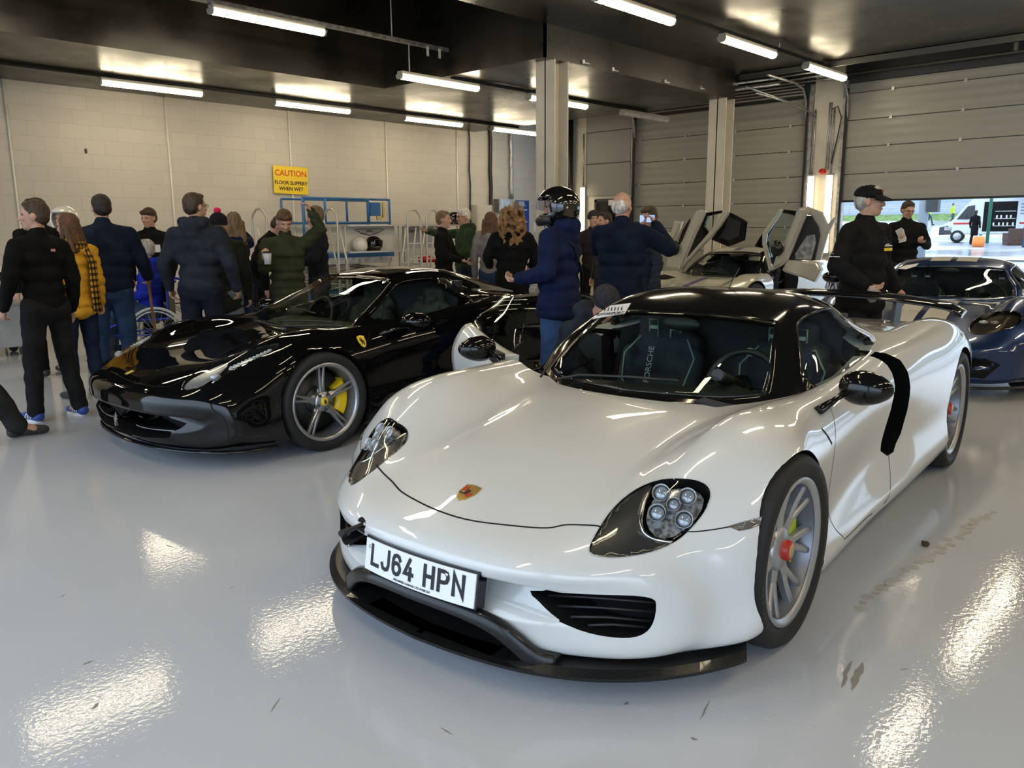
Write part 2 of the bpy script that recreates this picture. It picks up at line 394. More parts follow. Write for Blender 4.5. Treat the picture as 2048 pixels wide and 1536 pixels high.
for y, z, xs in ((12.75, 3.62, (-.8,)), (9.36, 4.0, (2.1, -.7)), (5.78, 3.97, (2.05, -.7)), (2.35, 4.0, (12.2, 10.5, 7.8, 5.0, 2.2, -.6)), (-1.1, 4.0, (12.2, 10.2, 7.5, 4.8, 2.0, -.8)), (-4.6, 4.0, (12.2, 10.2, 7.5, 4.8, 2.0, -.8))):
    for x in xs: lamp(x, y, z, 'lit fluorescent batten overhead, seen as a streak in the glossy paint and floor', GO)
def trunk(x0, x1, y, z, label, rods=()):
    t = empty('lighting_trunking', ((x0+x1)/2, y, z), 0, label, 'trunking')
    b = B(); box(b, x0-(x0+x1)/2, x1-(x0+x1)/2, -.03, .03, 0, .05); link('channel', b, M_galv if y > 9 and rods else M_black, t)
    for x, a, c in rods:
        b = B(); tube(b, [(x-(x0+x1)/2, 0, a-z), (x-(x0+x1)/2, 0, c-z)], .009, 6); link('drop_rod', b, M_white, t)
    return t
trunk(-2.2, 8.6, 9.36, 4.05, 'grey steel trunking hung in the dark recess above the biggest lamp', [(7.55, 4.1, 5.29), (7.85, 3.67, 4.05), (4.2, 4.1, 5.29)])
trunk(-2.2, 13.8, 12.75, 3.665, 'black trunking on the soffit beside the block wall')
trunk(8.66, 13.8, 9.35, 3.665, 'black trunking on the soffit between the two columns')
trunk(-2.2, 13.8, 5.78, 4.02, 'black trunking carrying the right-hand row of lamps', [(12.0, 4.07, 4.149)])
trunk(-2.2, 13.8, 2.35, 4.05, 'black trunking outside the picture at the right')
for x, lab in ((8.15, 'white tape tab hanging from the grey trunking, left one of two'), (8.38, 'white tape tab hanging near the very end of the grey trunking')):
    b = B(); box(b, x, x+.04, 9.315, 9.328, 3.93, 4.06); tag(link('tape_tab', b, M_white), lab, 'tape')
# vertical lamps on the piers
def vlamp(y, z0, z1, label, x=XD-.06):
    t = empty('wall_lamp', (x, y, (z0+z1)/2), 0, label, 'wall light'); h = (z1-z0)/2
    b = B(); box(b, 0, .05, -.05, .05, -h, h); link('lamp_body', b, M_lampbody, t)
    b = B(); prism(b, [(0,-.055), (-.03, -.053), (-.055, -.03), (-.06, 0), (-.055, .03), (-.03, .053), (0, .055)], 'z', -h+.03, h-.03); link('diffuser', b, M_diff_low, t)
    for s in (-1, 1):
        b = B(); cbox(b, (-.005, 0, s*(h-.015)), (.11, .115, .03)); link('end_cap', b, M_lampbody, t)
    b = B(); tube(b, [(.02, 0, h), (.02, 0, 3.6-(z0+z1)/2)], .018, 6); link('conduit', b, M_galv, t)
    return t
vlamp(11.98, 1.2, 2.42, 'lit upright batten lamp beside the far doorway', XD-.12)
vlamp(6.57, 1.0, 2.42, 'lit upright batten lamp on the left edge of the pier between the shutters', XD-.05)
vlamp(6.22, .95, 2.42, 'lit upright batten lamp on the pier below the red sounder', XD-.05)
t = empty('alarm_sounder', (XD-.03, 6.37, 2.47), 0, 'small red fire alarm sounder on the pier above the upright lamps', 'alarm')
b = B(); lathe(b, [(0, -.07), (.05, -.06), (.055, -.02), (.055, .03)], 'X', 20); link('sounder_body', b, mat('alarm_red', (.5, .015, .01), .35), t)
# conduits on the block wall
M_whitepipe = mat('white_conduit', (.78, .75, .68), .4)
for x, lab in ((4.02, 'thin white conduit on the block wall at the far left'), (6.45, 'thin white conduit on the block wall behind the man in black with a badge'), (8.84, 'thin white conduit running behind the yellow caution sign'), (11.18, 'thin white conduit on the block wall above the right ladder'), (13.25, 'thin white conduit on the block wall behind the man in the green coat')):
    b = B(); tube(b, [(x, YW-.015, .0), (x, YW-.015, 3.72)], .016, 8); tag(link('wall_conduit', b, M_whitepipe), lab, 'conduit')
for x, r, m, lab in ((13.62, .02, M_black, 'black cable loom hanging down the block wall by the soffit end'), (14.32, .045, M_black, 'thick black cable bundle on the wall right of the cream cabinet'), (15.05, .05, M_galv, 'grey steel conduit dropping to the grey switch box')):
    z0 = 2.2 if r == .05 else .1
    b = B(); tube(b, [(x + .015*math.sin(i*2.1), YW-.05, z0 + i*(4.2-z0)/12) for i in range(13)], r, 8); tag(link('cable_run', b, m), lab, 'cable')
def wallbox(name, x, z, w, h, d, m, lab, cat, y=YW, parts=()):
    t = empty(name, (x, y-d/2, z), 0, lab, cat)
    b = B(); cbox(b, (0, 0, 0), (w, d, h), bev=.008); link('casing', b, m, t)
    b = B(); cbox(b, (0, -d/2-.006, 0), (w*.9, .012, h*.92), bev=.004); link('cover', b, m, t)
    b = B(); cbox(b, (w*.36, -d/2-.018, 0), (.02, .012, .06)); link('latch', b, M_dark, t)
    return t
wallbox('switch_box', 14.66, 2.03, .42, .30, .2, M_galv, 'grey metal switch box on the wall above the woman with curly hair', 'electrical box')
wallbox('switch_box', 15.3, 2.0, .2, .28, .18, M_galv, 'small grey switch box just right of the larger grey one', 'electrical box')
wallbox('fuse_cabinet', 13.95, 1.72, .52, .62, .2, M_cream, 'cream electrical cabinet on the wall right of the man in the green coat', 'cabinet')
wallbox('fuse_cabinet', 14.78, 1.5, .72, .6, .2, M_cream, 'cream electrical cabinet below the grey switch box', 'cabinet')
def flat_sign(name, x, z, w, h, m, lab, cat, y=YW, th=.01):
    t = empty(name, (x, y-th, z), 0, lab, cat)
    b = B(); cbox(b, (0, 0, 0), (w, th, h), bev=.002); link('board', b, m, t); return t
M_ink = mat('black_ink', (.02, .015, .01), .5); M_redink = mat('orange_red_ink', (.62, .10, .01), .5)
M_yel = mat('yellow_sign', (.85, .60, .03), .4)
t = flat_sign('caution_sign', 8.8, 2.42, .76, .52, M_yel, 'yellow caution sign about a slippery floor on the block wall', 'sign', y=YW-.034)
t.rotation_euler.y = R1 = math.radians(1.2)
for s, z, size, m in (('CAUTION', .125, .155, M_redink), ('FLOOR SLIPPERY', -.055, .098, M_ink), ('WHEN WET', -.165, .098, M_ink)):
    tb = text_bm(s, size, .0015, bold=.018); tb.transform(Matrix.Translation((0, -.008, z))); link('lettering', tb, m, t)
flat_sign('red_notice', 13.40, 1.46, .34, .3, mat('red_notice', (.45, .03, .02), .5), 'small red notice on the wall behind the green-coated man', 'sign', th=.012)
t = flat_sign('blue_notice', 15.5, 1.72, .5, .9, mat('blue_notice', (.02, .06, .32), .5), 'tall dark blue notice board on the wall behind the curly-haired woman', 'sign', th=.012)
b = B()
for i in range(7): box(b, -.18, .1+.07*math.sin(i*2), -.012, -.008, .3-i*.1, .33-i*.1)
link('printed_lines', b, M_white, t)
t = flat_sign('socket_plate', 15.98, 1.5, .1, .24, M_white, 'small white twin socket plate on the wall near the big column', 'socket')
b = B(); box(b, -.1, .0, -.03, 0, 2.72, 2.79); box(b, 5.08, 5.11, YW-.02, YW, 2.71, 2.78)
b2 = B(); box(b2, 5.08, 5.11, YW-.02, YW, 2.71, 2.78); b.free(); tag(link('wall_sensor', b2, M_black), 'tiny black sensor on the block wall below the nearest lamp', 'sensor')
# far doorway between wall lamp and shutter
t = empty('door_3', (XD-.06, 11.17, 0)); t['kind'] = 'structure'
b = B(); box(b, 0, .05, -.48, .48, 0, 2.06); link('door_leaf', b, M_black, t)
b = B()
for s in (-.5, .44): box(b, -.02, .06, s, s+.06, 0, 2.1)
box(b, -.02, .06, -.5, .5, 2.05, 2.12); link('door_frame', b, M_dark, t)
b = B(); box(b, -.012, 0, -.2, .12, 1.55, 1.95); link('door_glass', b, glass('door_glass', (.5, .55, .5)), t)
tag(flat_sign('exit_sign', 0, 0, .3, .12, M_white, 'small white plate over the far doorway', 'sign'), None, None)
o = [x for x in bpy.data.objects if x.name.startswith('exit_sign')][0]; o.location = (XD-.1, 11.1, 2.03); o.rotation_euler = (0, 0, -PI/2)
b = B(); tube(b, [(XD-.12, 12.36, 0), (XD-.12, 12.36, 4.3)], .07, 10); tag(link('drain_pipe', b, M_black), 'thick black downpipe just right of the nearest cream column', 'pipe')
# cables down the pier between the shutters
b = B(); tube(b, [(15.1, 6.2, 3.55), (15.15, 6.12, 3.6), (15.18, 6.05, 3.4), (15.2, 6.12, 3.0), (15.22, 6.2, 2.6)], .012, 6); tag(link('loose_cable', b, M_black), 'loose black cable looping down the pier between the shutters', 'cable')
b = B(); tube(b, [(XD-.015, 6.28, 2.5), (XD-.015, 6.28, 3.7)], .012, 6); tube(b, [(XD-.015, 6.32, 2.5), (XD-.015, 6.32, 3.7)], .012, 6); tag(link('wall_conduit', b, M_galv), 'pair of thin grey conduits above the red sounder', 'conduit')
# ================================================================ outside the open shutter
M_tarmac = mat('wet_tarmac', (.30, .31, .33), .25)
add_noise(M_tarmac, .12, (.22, .23, .25), (.42, .43, .46), .35, .65, bump=.1, rough=(.08, .45), bscale=20)
def GZ(x): return max(0.0, (x-16.5)*.0135)      # the apron rises gently
b = B()
xs = [XD+.25, 16.5, 60, 130]
for x0, x1 in zip(xs, xs[1:]):
    v = [b.verts.new((x0, -60, GZ(x0)-.001)), b.verts.new((x1, -60, GZ(x1)-.001)), b.verts.new((x1, 90, GZ(x1)-.001)), b.verts.new((x0, 90, GZ(x0)-.001))]; b.faces.new(v)
struct('floor_apron', b, M_tarmac)
b = B(); box(b, -45, -2.6, -40, 40, -.06, -.003); struct('floor_pit_lane', b, M_tarmac)
# ================================================================ car kit: surfaces are laid out in metres, X backwards from the front axle, Y to the car's left, Z up
def FX(v): return Vector((-v[0], v[1], v[2]))
class Surf:
    """a fine closed skin through rings of half-section points"""
    def __init__(s, rings, nu=5, nk=4, caps=True, open_bottom=False, flip=True):
        rows = [crom([Vector(r[k]) for r in rings], nu) for k in range(len(rings[0]))]
        M = len(rows[0]); s.M = M
        half = [crom([rows[k][j] for k in range(len(rows))], nk) for j in range(M)]
        Kn = len(half[0]); s.K = Kn; s.nu, s.nk = nu, nk
        for h in half:
            h[0].y = 0
            if not open_bottom: h[-1].y = 0
        s.bm = bm = B(); s.cell = bm.faces.layers.int.new('cell')
        L = [[bm.verts.new(FX(p)) for p in h] for h in half]
        R = []
        for j, h in enumerate(half):
            r = []
            for k, p in enumerate(h):
                if k == 0 or (k == Kn-1 and not open_bottom): r.append(L[j][k])
                else: r.append(bm.verts.new(FX((p[0], -p[1], p[2]))))
            R.append(r)
        def quad(vs, c):
            vs2 = []
            for v in vs:
                if v not in vs2: vs2.append(v)
            if len(vs2) < 3: return
            try: f = bm.faces.new(vs2); f.smooth = True; f[s.cell] = c
            except ValueError: pass
        for j in range(M-1):
            for k in range(Kn-1):
                quad([L[j][k], L[j][k+1], L[j+1][k+1], L[j+1][k]], j*1000+k)
                quad([R[j][k], R[j+1][k], R[j+1][k+1], R[j][k+1]], j*1000+k)
        if caps:
            for j, fl in ((0, 0), (M-1, 1)):
                for k in range(Kn-1):
                    q = [L[j][k], R[j][k], R[j][k+1], L[j][k+1]]
                    quad(q if not fl else q[::-1], -1)
        bmesh.ops.recalc_face_normals(bm, faces=bm.faces)
        bm.normal_update()
    def mesh(s, name='skin'):
        me = bpy.data.meshes.new(name); s.bm.to_mesh(me); me.shade_smooth(); return me
    def bvh(s): return BVHTree.FromBMesh(s.bm)
    def region(s, tests, keep_rest=False):
        """split the skin into named bmeshes; tests: name -> f(u, k, side) in ring units"""
        out = {n: [] for n in tests}; out['rest'] = []
        for f in s.bm.faces:
            c = f[s.cell]
            if c < 0: out['rest'].append(f); continue
            u, k = (c//1000+.5)/s.nu, (c % 1000+.5)/s.nk; side = 1 if f.calc_center_median().y > 0 else -1
            for n, t in tests.items():
                if t(u, k, side): out[n].append(f); break
            else: out['rest'].append(f)
        res = {}
        for n, fs in out.items():
            b = B(); mp = {}
            for f in fs:
                vs = []
                for v in f.verts:
                    if v not in mp: mp[v] = b.verts.new(v.co)
                    vs.append(mp[v])
                q = b.faces.new(vs); q.smooth = True
            b.normal_update(); res[n] = b
        return res
def thicken(b, d):
    """give a sheet a thickness d inwards"""
    b.normal_update()
    geo = bmesh.ops.duplicate(b, geom=list(b.verts)+list(b.edges)+list(b.faces))
    nf = [g for g in geo['geom'] if isinstance(g, bmesh.types.BMFace)]; nv = [g for g in geo['geom'] if isinstance(g, bmesh.types.BMVert)]
    vm = geo['vert_map']; old = [v for v in b.verts if v not in set(nv)]
    nrm = {v: v.normal.copy() for v in old}
    bd = [e for e in b.edges if len(e.link_faces) == 1 and e.verts[0] in nrm and e.verts[1] in nrm]
    for v in old: vm[v].co = v.co - nrm[v]*d
    for f in nf: f.normal_flip()
    for e in bd:
        a, c = e.verts
        try: b.faces.new((a, c, vm[c], vm[a]))
        except ValueError: pass
    bmesh.ops.recalc_face_normals(b, faces=b.faces)
    return b
def carve(surf, mat0, cutters, name, parent, weld=None):
    """boolean the cutters (bmesh, material) out of the skin and keep the skin's own smooth shading"""
    me0 = surf.mesh(); me0.materials.append(mat0)
    o = bpy.data.objects.new('tmp', me0); COL.objects.link(o); dg = bpy.context.evaluated_depsgraph_get()
    def area(me):
        s_ = {i for i, m in enumerate(me.materials) if m == mat0}; return sum(p.area for p in me.polygons if p.material_index in s_)
    for ci, (b, m) in enumerate(cutters):
        mc = bpy.data.meshes.new('c'); bmesh.ops.triangulate(b, faces=b.faces); bmesh.ops.recalc_face_normals(b, faces=b.faces); b.to_mesh(mc); b.free(); mc.materials.append(m)
        c = bpy.data.objects.new('c', mc); COL.objects.link(c)
        for attempt in range(4):
            md = o.modifiers.new('b', 'BOOLEAN'); md.operation = 'DIFFERENCE'; md.solver = 'EXACT'; md.object = c; md.material_mode = 'TRANSFER'
            dg.update(); r = bpy.data.meshes.new_from_object(o.evaluated_get(dg)); a0, a1 = area(o.data), area(r); o.modifiers.clear()
            if a0*.6 < a1 < a0*.9999: o.data = r; break
            for v in mc.vertices: v.co += Vector((.0013, .0007, -.0011))
            mc.update()
        else: print('CARVE FAILED', name, ci, round(a0, 2), round(a1, 2))
        bpy.data.objects.remove(c)
    me = o.data.copy(); me.name = name; bpy.data.objects.remove(o)
    tree = surf.bvh(); sb = surf.bm; sb.faces.ensure_lookup_table()
    slots = [i for i, m in enumerate(me.materials) if m == mat0]
    cache = {}; nl = [None]*len(me.loops)
    for p in me.polygons:
        outer = p.material_index in slots
        for li in p.loop_indices:
            if outer:
                vi = me.loops[li].vertex_index
                if vi not in cache:
                    co = me.vertices[vi].co; pt, nn, fi, d = tree.find_nearest(co)
                    if fi is None: cache[vi] = p.normal.copy()
                    else:
                        f = sb.faces[fi]; acc = Vector()
                        for v in f.verts: acc += v.normal/((v.co-co).length+1e-4)
                        cache[vi] = acc.normalized()
                nl[li] = cache[vi]
            else: nl[li] = p.normal.copy()
    me.shade_smooth()
    me.normals_split_custom_set([tuple(n) for n in nl])
    ob = bpy.data.objects.new(name, me); COL.objects.link(ob); ob.parent = parent
    return ob
class Car:
    def __init__(s, x, y, heading, name, label, cat='car'):
        s.root = empty(name, (x, y, 0), heading, label, cat)
        s.mw = Matrix.Translation((x, y, 0)) @ Matrix.Rotation(heading, 4, 'Z'); s.inv = s.mw.inverted()
        s.org = s.inv @ Vector((0, 0, CAMH))
    def ray(s, u, v):
        """direction in the car's own frame of a sight line of the photograph"""
        dx, dy = (u-1024)/1607.43, (v-768)/1607.43
        return (s.inv.to_3x3() @ (_f + dx*_r2 + dy*_d2)).normalized()
    def trace(s, bvh, pts):
        out = []
        for u, v in pts:
            h, n, i, d = bvh.ray_cast(s.org, s.ray(u, v))
            if h is None: h, n, i, d = bvh.find_nearest(s.org + s.ray(u, v)*3.3)
            out.append(h)
        return out
def mir(pts): return [Vector((p.x, -p.y, p.z)) for p in pts]
def patch(bvh, outline, off=.002, grid=.02, lift=None, skirt=.006, smooth_outline=0):
    """a fitted panel: fills a 3D outline on a skin and hugs it (outline: points on the skin)"""
    P = [Vector(p) for p in outline]
    if smooth_outline: P = crom(P, smooth_outline, True)
    c = sum(P, Vector())/len(P); n = Vector()
    for i in range(len(P)): n += (P[i]-c).cross(P[(i+1) % len(P)]-c)
    n.normalize(); hit = bvh.find_nearest(c)
    if hit[1].dot(n) < 0: n = -n
    a, b_ = frame(n)
    q2 = [Vector(((p-c).dot(a), (p-c).dot(b_))) for p in P]
    xs = [q.x for q in q2]; ys = [q.y for q in q2]; pts = list(q2); N0 = len(pts)
    x = min(xs)+grid/2
    while x < max(xs):
        y = min(ys)+grid/2
        while y < max(ys):
            ins = False; j = N0-1
            dm = 1e9
            for i in range(N0):
                A_, C_ = q2[i], q2[j]
                if (A_.y > y) != (C_.y > y) and x < (C_.x-A_.x)*(y-A_.y)/(C_.y-A_.y)+A_.x: ins = not ins
                dm = min(dm, (A_.x-x)**2+(A_.y-y)**2); j = i
            if ins and dm > (grid*.45)**2: pts.append(Vector((x, y)))
            y += grid
        x += grid
    vo, _, fo, _, _, _ = mgeo.delaunay_2d_cdt(pts, [(i, (i+1) % N0) for i in range(N0)], [], 1, 1e-6)
    bm = B(); vs = []
    H = .25
    for v in vo:
        p3 = c + a*v[0] + b_*v[1]
        h, hn, hi, hd = bvh.ray_cast(p3 + n*H, -n, 2*H)
        if h is None: h, hn, hi, hd = bvh.find_nearest(p3)
        vs.append(bm.verts.new(h + hn*off))
    for f in fo:
        try: q = bm.faces.new([vs[i] for i in f]); q.smooth = True
        except ValueError: pass
    bm.normal_update()
    for f in bm.faces:
        if f.normal.dot(n) < 0: f.normal_flip()
    if skirt:
        bd = [e for e in bm.edges if len(e.link_faces) == 1]; mp = {}
        for e in bd:
            for v in e.verts:
                if v not in mp:
                    mp[v] = bm.verts.new(v.co - n*skirt)
        for e in bd:
            A_, C_ = e.verts
            try: bm.faces.new((A_, C_, mp[C_], mp[A_]))
            except ValueError: pass
    return bm
def well(outline, depth, direction, out=.05, scale=.9):
    """closed cutter solid that sinks an outline into the body along a direction"""
    P = [Vector(p) for p in outline]; d = Vector(direction).normalized(); c = sum(P, Vector())/len(P)
    bm = B(); A_ = [bm.verts.new(p - d*out) for p in P]; C_ = [bm.verts.new(c + (p-c)*scale + d*depth) for p in P]; n = len(P)
    bm.faces.new(A_[::-1]); bm.faces.new(C_)
    for i in range(n): bm.faces.new((A_[i], A_[(i+1) % n], C_[(i+1) % n], C_[i]))
    bmesh.ops.triangulate(bm, faces=[f for f in bm.faces if len(f.verts) > 4])
    bmesh.ops.recalc_face_normals(bm, faces=bm.faces); return bm
def seam(bm, bvh, pts, w=.004, off=.0008, fine=6):
    """thin dark panel gap lying on the skin"""
    P = crom(pts, fine); rows = []
    Q = []
    for p in P:
        h, n, i, d = bvh.find_nearest(p); Q.append((h, n))
    for i, (h, n) in enumerate(Q):
        t = Q[min(i+1, len(Q)-1)][0]-Q[max(i-1, 0)][0]; sd = t.cross(n).normalized()*w/2
        rows.append((bm.verts.new(h+sd+n*off), bm.verts.new(h+n*off*1.6), bm.verts.new(h-sd+n*off)))
    for r0, r1 in zip(rows, rows[1:]):
        for k in (0, 1):
            f = bm.faces.new((r0[k], r0[k+1], r1[k+1], r1[k])); f.smooth = True
    return bm
M_tyre = mat('tyre_rubber', (.018, .018, .018), .62, spec=.35)
M_blackgloss = mat('gloss_black_trim', (.005, .005, .005), .10, coat=.3, spec=.3)
M_satinblack = mat('satin_black', (.014, .014, .014), .42)
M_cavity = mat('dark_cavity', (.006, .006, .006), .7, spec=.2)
M_disc = mat('brake_disc', (.20, .20, .20), .35, metal=.9)
M_disc_dark = mat('carbon_brake_disc', (.05, .05, .05), .4, metal=.5)
M_interior = mat('car_interior', (.016, .017, .02), .6)
def tyre_bm(R, rr, w, tread=0):
    """tyre lathed about Y, outer wall at +w/2"""
    b = B(); h = w/2; sw = R-rr
    prof = [(rr-.006, -h*.78), (rr+.01, -h*.9), (rr+sw*.35, -h*1.0), (rr+sw*.75, -h*.99), (R-.012, -h*.9), (R-.003, -h*.78), (R, -h*.4), (R, 0), (R, h*.4), (R-.003, h*.78), (R-.012, h*.9), (rr+sw*.75, h*.99), (rr+sw*.35, h*1.0), (rr+.01, h*.9), (rr-.006, h*.78)]
    lathe(b, prof, 'Y', 72)
    for g in ((-.35, .012), (.35, .012), (0, .01)):
        lathe(b, [(R+.0005, h*g[0]-g[1]/2), (R+.0012, h*g[0]), (R+.0005, h*g[0]+g[1]/2)], 'Y', 72)
    return b
def rim_bm(rr, w, lip=.012):
    b = B(); h = w/2
    prof = [(rr-.002, h*.80), (rr+lip*.5, h*.86), (rr+.004, h*.92), (rr-.008, h*.90), (rr-.016, h*.78), (rr-.026, h*.6), (rr-.035, h*.2), (rr-.03, -h*.7), (rr-.005, -h*.8)]
    lathe(b, prof, 'Y', 72); return b
def spoke(bm, a, r0, r1, w0, w1, y0, y1, th=.02, skew=0.0, bow=0, taper_th=1.0, n=5, mid=None):
    """one wheel spoke from the hub outwards in the wheel's plane; a = direction, skew = sideways drift at the rim"""
    rows = []
    ca, sa = math.cos(a), math.sin(a)
    for i in range(n+1):
        t = i/n; r = r0+(r1-r0)*t; w = w0+(w1-w0)*t
        if mid: w = (w0*(1-t)+w1*t) + mid*math.sin(PI*t)
        y = y0+(y1-y0)*t + bow*math.sin(PI*t); s = skew*t**.8; th_ = th*(1+(taper_th-1)*t)
        R = []
        for q, dy in ((-w/2, -th_), (-w/2, -.2*th_), (-w*.28, 0), (w*.28, 0), (w/2, -.2*th_), (w/2, -th_)):
            lx, lz = r, s+q
            R.append(bm.verts.new((lx*ca-lz*sa, y+dy, lx*sa+lz*ca)))
        rows.append(R)
    for A_, C_ in zip(rows, rows[1:]):
        for k in range(6): bm.faces.new((A_[k], A_[(k+1) % 6], C_[(k+1) % 6], C_[k]))
    bm.faces.new(rows[0][::-1]); bm.faces.new(rows[-1])
def wheel(car, X, y, R, rr, w, kind, side, M_rim, M_cal, M_cap=None, turn=0, spin=0, disc=True):
    """tyre with rim, disc, caliper and cap as its own pieces; side +1 is the car's left"""
    F = Matrix.Translation((-X, y, R)) @ (Matrix() if side > 0 else Matrix.Rotation(PI, 4, 'Z')) @ Matrix.Rotation(turn, 4, 'Z')
    Sp = F @ Matrix.Rotation(spin, 4, 'Y')
    b = tyre_bm(R, rr, w); b.transform(Sp); tyre = link('wheel', b, M_tyre, car.root)
    b = rim_bm(rr, w); yo = w/2*.72; b.transform(Sp); barrel = link('rim_barrel', b, mat('rim_barrel_grey', (.20, .21, .24), .35, metal=.6), tyre)
    b = B(); lathe(b, [(rr-.004, w/2*.82), (rr+.004, w/2*.88), (rr+.003, w/2*.925), (rr-.010, w/2*.92), (rr-.022, w/2*.80)], 'Y', 72)
    if kind == 'twin':       # five pairs of slim spokes, Y-joined at the hub
        for i in range(7):
            a = i*2*PI/7
            spoke(b, a, .05, .125, .062, .050, yo-.028, yo-.024, .03)
            for s in (-1, 1):
                spoke(b, a, .105, rr-.008, .032, .026, yo-.027, yo+.004, .030, skew=s*.045, bow=-.004)
                spoke(b, a+s*.10, .05, .085, .03, .02, yo-.028, yo-.030, .03)
        lathe(b, [(.0, yo-.01), (.066, yo-.018), (.082, yo-.028), (.084, yo-.07)], 'Y', 32)
    elif kind == 'star':     # five double spokes with a groove
        for i in range(5):
            a = i*2*PI/5
            spoke(b, a-.0, .03, rr-.010, .030, .014, yo-.02, yo+.004, .03, skew=.020, bow=-.006, mid=.0)
            spoke(b, a-.0, .03, rr-.010, .030, .014, yo-.02, yo+.004, .03, skew=-.020, bow=-.006, mid=.0)
            spoke(b, a, .03, rr*.62, .07, .02, yo-.034, yo-.022, .02)
            for s in (-1, 1): spoke(b, a+s*.22, .03, .09, .05, .02, yo-.03, yo-.035, .02)
        lathe(b, [(.0, yo-.012), (.062, yo-.012), (.072, yo-.03), (.072, yo-.07)], 'Y', 32)
    else:
        for i in range(10): spoke(b, i*PI/5, .05, rr-.01, .034, .026, yo-.02, yo, .03)
        lathe(b, [(.0, yo-.008), (.05, yo-.01), (.06, yo-.03), (.06, yo-.07)], 'Y', 24)
    b.transform(Sp); link('rim', b, M_rim, tyre)
    if kind == 'star':
        b = B()
        for i in range(5):
            a = i*2*PI/5+PI/5; lathe(b, [(0, yo), (.009, yo), (.011, yo-.01), (.011, yo-.03)], 'Y', 8, (.055*math.cos(a), 0, .055*math.sin(a)))
        b.transform(Sp); link('wheel_bolt', b, M_dark, tyre)
    if disc:
        b = B(); d = rr-.06; lathe(b, [(.05, -.02), (d, -.02), (d, -.05), (.05, -.05)], 'Y', 48); lathe(b, [(.0, -.0), (.09, -.005), (.1, -.03), (.1, -.05)], 'Y', 32)
        b.transform(F); link('brake_disc', b, M_disc_dark if kind == 'star' else M_disc, tyre)
        b = B(); pr = []
        a0 = -.1 if side > 0 else PI-.75
        A_ = [(d*.62, .025), (d*.72, .045), (d*1.0, .045), (d*1.12, .02), (d*1.12, -.06), (d*.62, -.06)]
        lathe(b, A_, 'Y', 10, closed=True, a0=(-.6 if side < 0 else PI-.6), a1=(.6 if side < 0 else PI+.6), smooth=False)
        for f in (b,): pass
        bmesh.ops.holes_fill(b, edges=[e for e in b.edges if len(e.link_faces) == 1], sides=0); b.transform(F); cal = link('brake_caliper', b, M_cal, tyre)
    if kind == 'twin':       # raised maker's name round the tyre wall
        b = B(); rm = (R+rr)/2
        for s0 in (PI*.98, -.1):
            for i, ch in enumerate('MICHELIN'):
                cb = text_bm(ch, .038, .0006, font_w=1.25); a = (s0-i*.125)
                cb.transform(Matrix.Rotation(PI, 4, 'Z') @ Matrix()); 
                T = Matrix.Rotation(-(a-PI/2), 4, 'Y') @ Matrix.Translation((0, w/2-.001, rm)); add_bm(b, cb, T)
        b.transform(F); link('tyre_lettering', b, mat('tyre_letter_rubber', (.035, .035, .035), .5), tyre)
    if M_cap:
        b = B()
        if kind == 'twin':
            lathe(b, [(0, yo+.012), (.032, yo+.012), (.036, yo+.006), (.036, yo-.015), (.0455, yo-.017)], 'Y', 32)
        else: lathe(b, [(0, yo-.004), (.026, yo-.004), (.029, yo-.012)], 'Y', 32)
        b.transform(Sp); link('centre_cap', b, M_cap, tyre)
        if kind == 'twin': b = B(); lathe(b, [(0, yo+.014), (.024, yo+.014), (.026, yo+.011)], 'Y', 24); b.transform(Sp); link('cap_emblem', b, mat('pale_gold', (.55, .42, .2), .35, metal=.5), tyre)
    return tyre
def rot_y_text(s, size, ext, T, m, parent, name='lettering', fw=1.0, spacing=1.0):
    b = text_bm(s, size, ext, font_w=fw, spacing=spacing); b.transform(T); return link(name, b, m, parent)
def place_on(bvh, p, up=Vector((0, 0, 1))):
    """matrix standing on the skin at the point nearest p: local -Y looks outwards, Z upwards"""
    h, n, i, d = bvh.find_nearest(p); y = -n; x = y.cross(up).normalized(); z = x.cross(y).normalized()
    T = Matrix((x, y, z)).transposed().to_4x4(); T.translation = h; return T

# ---- number plate lettering built from strokes of even weight
GLY = {'L': [[(0,1),(0,0),(1,0)]], 'J': [[(1,1),(1,.28),(.85,.06),(.5,0),(.15,.06),(0,.25)]], '6': [[(.95,.80),(.8,.95),(.5,1),(.2,.95),(.04,.78),(0,.5),(.03,.2),(.2,.05),(.5,0),(.8,.05),(1,.25),(1,.36),(.8,.55),(.5,.6),(.2,.55),(.03,.4)]],
 '4': [[(.62,1),(0,.26),(1,.26)],[(.72,.55),(.72,0)]], 'H': [[(0,0),(0,1)],[(1,0),(1,1)],[(0,.5),(1,.5)]], 'P': [[(0,0),(0,1),(.6,1),(.88,.94),(1,.78),(1,.66),(.88,.5),(.6,.44),(0,.44)]], 'N': [[(0,0),(0,1),(1,0),(1,1)]],
 'A': [[(0,0),(.5,1),(1,0)],[(.2,.3),(.8,.3)]]}
